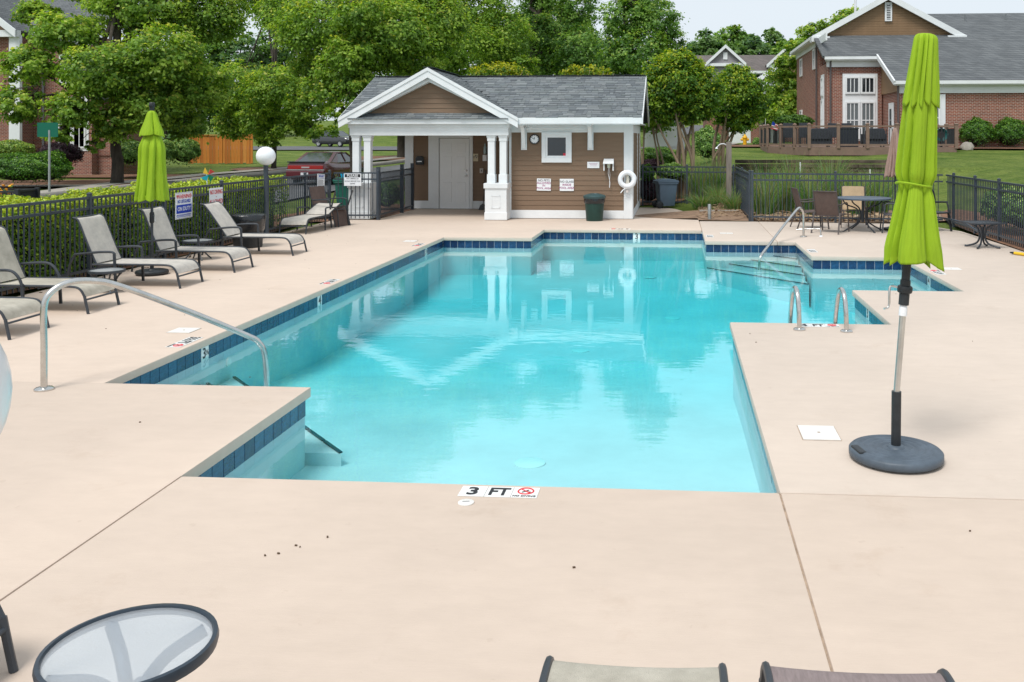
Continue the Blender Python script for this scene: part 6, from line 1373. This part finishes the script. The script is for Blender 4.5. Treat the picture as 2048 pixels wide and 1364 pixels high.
for s in (-1, 1):
    x0 = GXc + s * 4.17
    m = MB(); p, q = Vector((x0, 51.6, 7.64)), Vector((GXc, 51.6, GZ + .02)); ht = .34
    m.add([p, q, q - Vector((0, 0, ht)), p - Vector((0, 0, ht)), p + Vector((0, .12, 0)), q + Vector((0, .12, 0)), q + Vector((0, .12, -ht)), p + Vector((0, .12, -ht))], [(0, 1, 2, 3), (4, 7, 6, 5), (0, 4, 5, 1), (1, 5, 6, 2), (2, 6, 7, 3), (3, 7, 4, 0)]); m.build('rake_board', white_trim, bh)
    H('cornice_return', min(x0, x0 - s * 1.0), max(x0, x0 - s * 1.0), 51.55, 52.05, 7.35, 7.64, white_trim)
vt = empty('vent', (GXc + .06, 51.9, 9.0), 0, parent=bh)
MB().bx(-.19, .19, -.05, .05, -.52, .52).build('frame', white, vt); MB().bx(-.1, .1, -.06, -.045, -.42, .42).build('louvre_back', black_txt, vt)
for k in range(9): B((0, -.07, -.38 + .095 * k), (.2, .03, .035)).build('slat', white, vt)
# slanting rake of the lower roof part
m = MB(); p, q = Vector((10.38, 48.7, zz(48.7))), Vector((10.38, 44.85, zz(44.85))); m.bar(p + Vector((0, 0, -.08)), q + Vector((0, 0, -.08)), .08, .22); m.build('rake_board', white_trim, bh)
m = MB(); m.prism([(45.4, 4.3), (49.0, 4.3), (49.0, zz(49.0) - .2), (45.4, zz(45.4) - .2)], 'x', 10.66, 10.74); m.build('siding', siding_tan, bh)
def hwin(name, x0, x1, y, z0, z1, cols, rows_, parent, face='y', transom=0):
    t = empty(name, (0, 0, 0), 0, parent=parent); fr = .09
    def bx_(n_, a, b, d0, d1, c, e, m_): return (MB().bx(a, b, y - d1, y - d0, c, e) if face == 'y' else MB().bx(y - d1, y - d0, a, b, c, e)).build(n_, m_, t)
    bx_('pane', x0 + fr, x1 - fr, -.02, .02, z0 + fr, z1 - fr, glass_pale if transom else glass_dark)
    for (a, b, c, e) in ((x0, x1, z0, z0 + fr), (x0, x1, z1 - fr, z1), (x0, x0 + fr, z0 + fr, z1 - fr), (x1 - fr, x1, z0 + fr, z1 - fr)): bx_('frame', a, b, -.02, .07, c, e, white)
    for k in range(1, cols): x = x0 + fr + (x1 - x0 - 2 * fr) * k / cols; bx_('muntin', x - .02, x + .02, .02, .045, z0 + fr, z1 - fr, white)
    for k in range(1, rows_): z = z0 + fr + (z1 - z0 - 2 * fr) * k / rows_; bx_('muntin', x0 + fr, x1 - fr, .02, .05, z - .025, z + .025, white)
    return t
H('window_surround', 8.68, 10.46, 48.93, 48.99, 1.9, 5.4, white)
hwin('window', 8.80, 9.55, 48.93, 4.35, 5.25, 3, 1, bh); hwin('window', 9.58, 10.33, 48.93, 4.35, 5.25, 3, 1, bh)
hwin('window', 8.80, 9.55, 48.93, 2.0, 3.95, 3, 2, bh, transom=1); hwin('window', 9.58, 10.33, 48.93, 2.0, 3.95, 3, 2, bh, transom=1)
H('lintel_course', 8.5, 10.6, 48.975, 49.0, 5.4, 5.72, brick_red)
for (ya, yb, z0, z1) in ((50.0, 50.7, 4.3, 5.3), (50.0, 50.7, 2.0, 4.1), (58.3, 59.2, 5.9, 7.0), (53.0, 53.7, 5.95, 7.1), (58.3, 59.2, 2.3, 3.8)):
    hwin('window', ya, yb, 7.88, z0, z1, 1, 2, bh, 'x')
H('window_surround', 7.85, 7.89, 49.9, 50.8, 1.9, 5.45, white)
for (x, y, z0, z1) in ((8.05, 48.9, 1.6, 6.0), (10.62, 45.15, 1.6, 4.6), (7.8, 52.1, 1.5, 7.3)): MB().tube([(x, y, z0), (x, y, z1), (x + .02, y - .25, z1 + .18)], .05, 8).build('downspout', mat('brown_downspout', (.10, .085, .085), .5), bh, smooth=True)
dr = empty('door', (10.70, 46.9, DZ), 0, parent=bh); MB().bx(-.03, .02, -.5, .5, 0, 2.15).build('frame', white, dr); MB().bx(-.045, -.025, -.38, .38, .05, 2.02).build('leaf', door_m, dr); MB().bx(-.055, -.04, -.2, .2, .9, 1.85).build('pane', glass_dark, dr); B((-.06, -.3, 1.0), (.05, .05, .1)).build('handle', rubber, dr)
H('window_surround', 11.05, 12.85, 45.22, 45.29, 1.9, 4.15, white)
hwin('window', 11.15, 12.6, 45.22, 2.0, 4.05, 2, 2, bh, transom=1); 
for (x, y) in ((16.6, 54.5), (18.9, 54.6)): MB().tube([(x, y, zz(y) - .1), (x, y, zz(y) + .35)], .05, 8).build('roof_vent', mat('vent_metal', (.2, .21, .22), .4, .5), bh)
MB().tube([(10.2, 53.5, 9.0), (10.2, 53.5, 10.0)], .07, 8).build('roof_vent', white, bh)
sd_ = empty('dormer', (22.1, 46.2, 5.1), 0, parent=bh); m = MB(); m.prism([(0, 0), (3, 0), (3, 1.2)], 'y', 0, 2.5); m.build('roof', roof_far, sd_); MB().bx(-.1, 3, -.06, 0, -.22, .02).build('fascia', white_trim, sd_)
sp = empty('splash_stone', (13.35, 43.6, 0), 0, 'pale boulder beside the round shrubs', 'stone'); crumple(MB().lathe([(.28, 0), (.32, .15), (.2, .32), (.05, .36)], 10), .15, 6).build('rock', mat('pale_stone', (.35, .32, .28), .9, var=.2, scale=4, bump=.5, bscale=8), sp, (0, 0, terr(13.35, 43.6) - .05), smooth=True)
# ---------------------------------------------------------------- far houses
def gable_house(name, label, x0, x1, y0, y1, z0, ez, pz, wall_m, gab_m, roof_m_, front_gable=None):
    t = empty(name, (0, 0, 0), 0, label, 'house')
    MB().bx(x0, x1, y0, y1, z0, ez).build('wall', wall_m, t); ym = (y0 + y1) / 2
    slab('roof', [(x0 - .4, y0 - .5, ez), (x1 + .4, y0 - .5, ez), (x1 + .4, ym, pz), (x0 - .4, ym, pz)], roof_m_, .15, t); slab('roof', [(x0 - .4, y1 + .5, ez), (x1 + .4, y1 + .5, ez), (x1 + .4, ym, pz), (x0 - .4, ym, pz)], roof_m_, .15, t)
    MB().bx(x0 - .45, x1 + .45, y0 - .62, y0 - .5, ez - .3, ez).build('fascia', white_trim, t)
    return t
def front_gable(t, xa, xb, y, zb, zp, gab_m, roof_m_, back, lower=None, wall_m=None, trim=.4):
    xm = (xa + xb) / 2; g_ = MB(); g_.prism([(xa + .3, zb), (xb - .3, zb), (xm, zp - .2)], 'y', y, y + .1); g_.build('gable_wall', gab_m, t)
    for s, xe in ((-1, xa), (1, xb)):
        slab('roof', [(xe, y - .4, zb), (xm, y - .4, zp), (xm, back, zp), (xe, back, zb)], roof_m_, .12, t)
        m = MB(); p, q = Vector((xe, y - .45, zb)), Vector((xm, y - .45, zp + .02)); m.add([p, q, q - Vector((0, 0, trim)), p - Vector((0, 0, trim)), p + Vector((0, .1, 0)), q + Vector((0, .1, 0)), q + Vector((0, .1, -trim)), p + Vector((0, .1, -trim))], [(0, 1, 2, 3), (4, 7, 6, 5), (0, 4, 5, 1), (1, 5, 6, 2), (2, 6, 7, 3), (3, 7, 4, 0)]); m.build('rake_board', white_trim, t)
    MB().bx(xa, xb, y - .3, y, zb - .35, zb).build('cornice', white_trim, t)
    if wall_m: MB().bx(xa + .3, xb - .3, y + .12, back, (lower or 0), zb - .3).build('front_wall', wall_m, t)
g1 = gable_house('grey_house', 'distant grey gabled house above the crepe myrtles', -2, 14, 110, 119, 4, 9.9, 12.2, siding_grey, siding_grey, roof_brown)
front_gable(g1, 3.45, 8.2, 108.8, 10.75, 12.9, siding_grey, roof_brown, 114, 4, siding_grey)
MB().bx(5.55, 6.05, 108.7, 108.8, 11.2, 12.0).build('gable_window', white, g1)
hwin('window', 8.7, 10.0, 109.9, 8.6, 9.6, 2, 1, g1); hwin('window', 10.2, 11.4, 109.9, 8.6, 9.6, 2, 1, g1)
front_gable(g1, 10.6, 15.2, 109.2, 10.6, 12.7, siding_grey, roof_brown, 114, 4, siding_grey)
g2 = gable_house('townhouse', 'far townhouse with tan gable and white trim beside the big brick house', 2.6, 14, 77, 88, 1.2, 5.8, 7.4, brick_red, siding_tan, roof_far)
front_gable(g2, 6.1, 13.2, 74.6, 6.55, 9.0, siding_tan, roof_far, 82, 1.2, brick_red, .42)
MB().bx(6.9, 9.3, 74.55, 74.68, 3.6, 6.2).build('window_surround', white, g2); hwin('window', 7.45, 8.3, 74.55, 4.7, 5.6, 3, 1, g2); hwin('window', 8.35, 9.2, 74.55, 4.7, 5.6, 3, 1, g2)
MB().bx(4.3, 5.75, 71.6, 71.75, 1.55, 4.0).build('garage_door', white, g2); MB().bx(4.1, 4.3, 71.55, 71.9, 1.4, 4.2).build('trim_board', white, g2); MB().bx(5.75, 6.4, 71.6, 76, 1.4, 4.3).build('pier', brick_red, g2); MB().bx(6.4, 8.0, 73.0, 76, 1.4, 4.2).build('entry', white, g2); MB().bx(6.85, 7.4, 72.95, 73.02, 1.6, 3.8).build('door', glass_dark, g2)
MB().bx(3.9, 8.6, 71.2, 77, 4.2, 4.45).build('porch_roof', white_trim, g2); MB().bx(4.9, 5.4, 71.5, 71.61, 3.55, 3.85).build('door_light', glass_dark, g2)
g3 = empty('white_garage', (0, 0, 0), 0, 'white garage wall with door behind the crepe myrtle stems', 'garage')
MB().bx(-2.1, .6, 60.5, 66, 1.3, 4.6).build('wall', white, g3); MB().bx(-1.6, .1, 60.42, 60.5, 1.5, 3.9).build('door', door_m, g3)
for k in range(4): MB().bx(-1.55 + .42 * k, -1.2 + .42 * k, 60.38, 60.42, 3.35, 3.65).build('door_light', glass_dark, g3)
slab('roof', [(-2.6, 60, 4.6), (1.1, 60, 4.6), (1.1, 63.3, 6.1), (-2.6, 63.3, 6.1)], roof_far, .12, g3); slab('roof', [(-2.6, 66.5, 4.6), (1.1, 66.5, 4.6), (1.1, 63.3, 6.1), (-2.6, 63.3, 6.1)], roof_far, .12, g3)
g4 = empty('far_townhouse', (0, 0, 0), 0, 'far white-trimmed house roof peeking between the trees over the pool house', 'house')
MB().bx(-13, -6, 96, 104, 2, 8.6).build('wall', siding_grey, g4); front_gable(g4, -12.8, -7.2, 95.5, 8.4, 11.4, siding_grey, roof_brown, 104, 2, siding_grey)
# fire hydrant, small flag
t = empty('fire_hydrant', (4.3, 58, terr(4.3, 58) - .06), 0, 'yellow fire hydrant on the lawn by the white garage', 'hydrant'); yel = mat('hydrant_yellow', (.75, .42, .01), .45)
MB().lathe([(.17, 0), (.17, .06), (.12, .08), (.12, .46), (.16, .48), (.16, .54), (.12, .60), (.06, .68), (.03, .74)], 18).build('body', yel, t, smooth=True)
for s in (-1, 1): MB().lathe([(.08, 0), (.08, .12), (.05, .16)], 14).build('outlet', yel, t, (s * .1, 0, .40), (0, R(90 * s), 0), smooth=True)
t = empty('flag', (5.7, 60.2, 1.7), R(15), 'small red and white striped flag by the townhouse entry', 'flag'); MB().tube([(0, 0, 0), (.1, 0, 1.6)], .015, 6).build('pole', white, t)
for k in range(7): MB().bx(.12, .62, -.006, .006, 1.05 + .065 * k, 1.115 + .065 * k).build('stripe', red_txt if k % 2 == 0 else sign_white, t, rot=(0, R(18), 0))
MB().bx(.11, .33, -.009, .009, 1.30, 1.52).build('canton', blue_txt, t, rot=(0, R(18), 0))
# ---------------------------------------------------------------- left brick house, cedar fence
lh = empty('brick_house', (0, 0, 0), 0, 'two storey red brick house at the upper left behind the maple', 'house')
HL = lambda n, x0, x1, y0, y1, z0, z1, m_: MB().bx(x0, x1, y0, y1, z0, z1).build(n, m_, lh)
HL('wall', -50, -31.6, 48.0, 52, 0, 7.6, brick_big); HL('wall', -31.62, -30.2, 48.5, 50.5, 0, 4.2, brick_big); HL('sill_course', -31.7, -30.25, 48.42, 48.5, 1.1, 1.35, brick_red)
HL('frieze', -50, -31.5, 47.9, 48.0, 7.1, 7.75, white_trim); HL('gutter', -50, -31.4, 47.45, 47.6, 7.7, 7.9, white_trim); HL('soffit', -50, -31.45, 47.5, 48.05, 7.62, 7.7, white_trim)
slab('roof', [(-50, 47.5, 7.85), (-31.2, 47.5, 7.85), (-31.2, 52, 10.3), (-50, 52, 10.3)], roof_far, .12, lh); slab('roof', [(-31.7, 48.0, 4.2), (-29.9, 48.0, 4.2), (-29.9, 51, 5.4), (-31.7, 51, 5.4)], roof_far, .12, lh)
front_gable(lh, -41.5, -34.6, 46.6, 7.75, 10.3, siding_tan, roof_far, 52, 0, brick_red)
HL('corner_board', -35.2, -34.6, 46.5, 46.7, 0, 7.5, white_trim)
hwin('window', -32.65, -31.9, 47.98, 1.5, 4.1, 2, 2, lh); HL('window_surround', -33.55, -31.75, 47.96, 47.995, 1.35, 4.3, white); hwin('window', -33.45, -32.68, 47.98, 1.5, 4.1, 1, 2, lh); 
hwin('window', -33.4, -31.9, 47.98, 5.0, 6.6, 2, 2, lh)
MB().tube([(-34.3, 47.9, 0.2), (-34.3, 47.9, 7.4)], .06, 8).build('downspout', mat('grey_downspout', (.2, .2, .22), .5), lh, smooth=True)
cf = empty('cedar_fence', (-32.8, 60.5, terr(-32, 60.5)), R(12), 'orange cedar board fence beyond the lawn at left', 'fence')
cedars = [cedar, mat('orange_cedar_dark', (.48, .16, .03), .7, var=.2, scale=3, stretch=(4, 4, .3)), mat('orange_cedar_pale', (.68, .28, .06), .7, var=.2, scale=3, stretch=(4, 4, .3))]
bms = [MB().box((0, 0, .95), (.185, .025, 1.9)).mesh('board', c_) for c_ in cedars]
for k in range(20): inst('board', bms[rnd.choice((0, 0, 1, 2))], cf, (.2 * k + .1, rnd.choice((-.02, .01, .0)), rnd.uniform(-.04, .04)))
for z in (.35, 1.6): MB().bx(0, 4.0, .02, .07, z - .05, z + .05).build('rail', cedar, cf)
for x in (-.06, 2.0, 3.98): MB().bx(x - .06, x + .06, -.06, .06, 0, 2.05).build('post', cedar, cf)
MB().bx(-.1, 4.0, -.07, .07, 1.9, 1.95).build('cap_rail', cedar, cf)
# ---------------------------------------------------------------- cars
def car(label, loc, rz, paint, kind='coupe', plate=True):
    t = empty('parked_car', loc, rz, label, 'car', 'cars parked along the streets'); suv = kind == 'suv'
    # stations along length (x), half width, lower z, belt z, roof z; x = rear .. front
    Lh = 2.45; W_ = .96
    body = MB(); st = [(-2.45, .80, .40, .86), (-2.40, .90, .30, .98), (-2.1, .95, .22, 1.02), (-1.5, .965, .20, .99), (-.6, .95, .20, .97), (.4, .945, .20, .95), (1.2, .95, .20, .93), (1.9, .93, .22, .88), (2.3, .86, .26, .76), (2.45, .70, .34, .64)]
    if suv: st = [(x, w_, z0 + .05, z1 + .12) for x, w_, z0, z1 in st]
    vs = []; fs = []; n_ = 10
    for x, w_, z0, z1 in st:
        zm = z0 + (z1 - z0) * .55
        for (y, z) in ((-w_ * .8, z0), (-w_ * .97, z0 + .08), (-w_, zm), (-w_ * .95, z1 - .07), (-w_ * .84, z1), (w_ * .84, z1), (w_ * .95, z1 - .07), (w_, zm), (w_ * .97, z0 + .08), (w_ * .8, z0)): vs.append((x, y, z))
    for i in range(len(st) - 1):
        for k in range(n_): fs.append((i * n_ + k, i * n_ + (k + 1) % n_, (i + 1) * n_ + (k + 1) % n_, (i + 1) * n_ + k))
    fs += [tuple(range(n_)), tuple(reversed(range((len(st) - 1) * n_, len(st) * n_)))]
    body.add(vs, fs); body.build('body', paint, t, smooth=True, ang=50)
    rz_ = 1.68 if suv else 1.43; bz = 1.0 + (.12 if suv else -.02)
    x0, x1, x2, x3 = (-2.25, -1.95, .35, 1.25) if suv else (-1.95, -.95, .15, 1.05)
    def ring(x, w_, z): return [(x, -w_, z), (x, w_, z)]
    roof = MB(); c = [(x1, .60, rz_ - .03), ((x1 + x2) / 2, .63, rz_ + .01), (x2, .60, rz_ - .03)]; vs = []
    for x, w_, z in c: vs += [(x, -w_ - .06, z - .05), (x, -w_, z), (x, w_, z), (x, w_ + .06, z - .05)]
    fs = [(i * 4 + k, i * 4 + k + 1, i * 4 + 5 + k, i * 4 + 4 + k) for i in range(2) for k in range(3)]; roof.add(vs, fs); o = roof.build('roof', paint, t, smooth=True); o.modifiers.new('s', 'SOLIDIFY').thickness = .03
    gl_m = car_glass
    def quad(n_, pts, m_): MB().add(pts, [(0, 1, 2, 3)]).build(n_, m_, t).modifiers.new('s', 'SOLIDIFY').thickness = .02
    quad('rear_window', [(x0 + .12, -.70, bz + .0), (x0 + .12, .70, bz + .0), (x1, .60, rz_ - .05), (x1, -.60, rz_ - .05)], gl_m)
    quad('windscreen', [(x3, -.74, bz - .03), (x3, .74, bz - .03), (x2, .60, rz_ - .05), (x2, -.60, rz_ - .05)], gl_m)
    for s in (-1, 1):
        quad('side_window', [(x0 + .75 if not suv else x0 + .25, s * .84, bz - .02), (x3 - .25, s * .84, bz - .02), (x2 - .05, s * .66, rz_ - .09), (x1 + .12, s * .66, rz_ - .09)], gl_m)
        MB().bar((x0 + .1, s * .78, bz - .03), (x1 + .02, s * .64, rz_ - .05), .16, .08).build('rear_pillar', paint, t, bevel=.02)
        quad('quarter_panel', [(x0 + .05, s * .80, bz - .03), (x0 + .85, s * .83, bz - .03), (x1 + .22, s * .655, rz_ - .08), (x1 - .02, s * .62, rz_ - .06)], paint) if not suv else None
        MB().bar((x3, s * .80, bz - .03), (x2, s * .64, rz_ - .05), .07, .06).build('front_pillar', paint, t)
        MB().bar(((x0 + x3) / 2 + .2, s * .83, bz), ((x1 + x2) / 2 + .1, s * .65, rz_ - .06), .07, .05).build('door_pillar', paint, t)
        for wx in (-1.5, 1.42):
            wl = empty('wheel', (wx, s * .84, .34), 0, parent=t)
            MB().lathe([(.21, -.11), (.32, -.11), (.34, -.08), (.34, .08), (.32, .11), (.21, .11)], 28, cap=False).build('tyre', rubber, wl, (0, 0, 0), (R(90), 0, 0), smooth=True)
            MB().lathe([(.03, .105), (.08, .09), (.2, .10), (.22, .11), (.22, -.1)], 24).build('rim', alu if suv else mat('dark_rim', (.1, .1, .11), .3, .8), wl, (0, 0, 0), (R(-90 * s) if s > 0 else R(90), 0, 0), smooth=True)
            for q in range(5): a = 2 * math.pi * q / 5; MB().bar((.03 * math.cos(a), s * .115, .03 * math.sin(a)), (.2 * math.cos(a), s * .118, .2 * math.sin(a)), .05, .012, (0, 1, 0)).build('spoke', alu, wl)
        B((.75, s * 1.02, bz + .05), (.12, .16, .11)).build('mirror', paint, t, bevel=.03)
        B((2.36, s * .60, .66 + (.12 if suv else 0)), (.16, .34, .12)).build('headlight', mat('lamp_glass', (.6, .62, .64), .1) if s < 0 else bpy.data.materials['lamp_glass'], t, bevel=.03)
    tlm = bpy.data.materials.get('tail_lamp') or mat('tail_lamp', (.30, .006, .008), .15, spec=.7)
    if not suv:
        MB().bx(-2.47, -2.40, -.80, .80, .70, .86).build('tail_light', tlm, t, bevel=.02); MB().bx(-2.49, -2.46, -.86, .86, .66, .69).build('trim', alu, t)
        MB().bx(-2.48, -2.3, -.84, .84, .985, 1.035).build('spoiler', rubber, t, bevel=.015)
        MB().bx(-2.485, -2.465, -.18, .18, .75, .81).build('badge', mat('badge_silver', (.5, .5, .5), .3, .6), t); MB().bx(-2.56, -2.42, -.86, .86, .36, .64).build('bumper', paint, t, bevel=.05)
        MB().bx(-2.575, -2.555, -.17, .17, .40, .56).build('plate', mat('plate_white', (.6, .62, .65), .4), t)
    else:
        for s in (-1, 1): MB().bx(-2.44, -2.36, s * .82 - .08, s * .82 + .08, .9, 1.2).build('tail_light', tlm, t, bevel=.02)
        MB().bx(2.40, 2.47, -.5, .5, .6, .8).build('grille', rubber, t); MB().bar((2.47, -.4, .85), (2.49, 0, .62), .04, .03).build('grille_trim', alu, t); MB().bar((2.47, .4, .85), (2.49, 0, .62), .04, .03).build('grille_trim', alu, t)
    return t
car_glass = mat('car_glass', (.03, .04, .045), .05, spec=1.0)
maroon = mat('maroon_car_paint', (.085, .004, .010), .25, spec=.5, coat=.6); black_paint = mat('black_car_paint', (.008, .009, .011), .2, spec=.6, coat=1.0); dark_paint = mat('dark_grey_car_paint', (.03, .032, .036), .25, coat=1.0)
car('dark red coupe parked at the kerb behind the pool fence', (-15.75, 41.3, terr(-15.2, 41) + .01), R(86), maroon)
car('black car parked on the far street left of the porch post', (-35.5, 94.5, terr(-35.5, 94) + .06), R(-22), black_paint, 'suv')
car('dark car at the far right of the distant street beside the porch post', (-29.5, 108, terr(-29.5, 108) + .06), R(-10), dark_paint, 'suv')
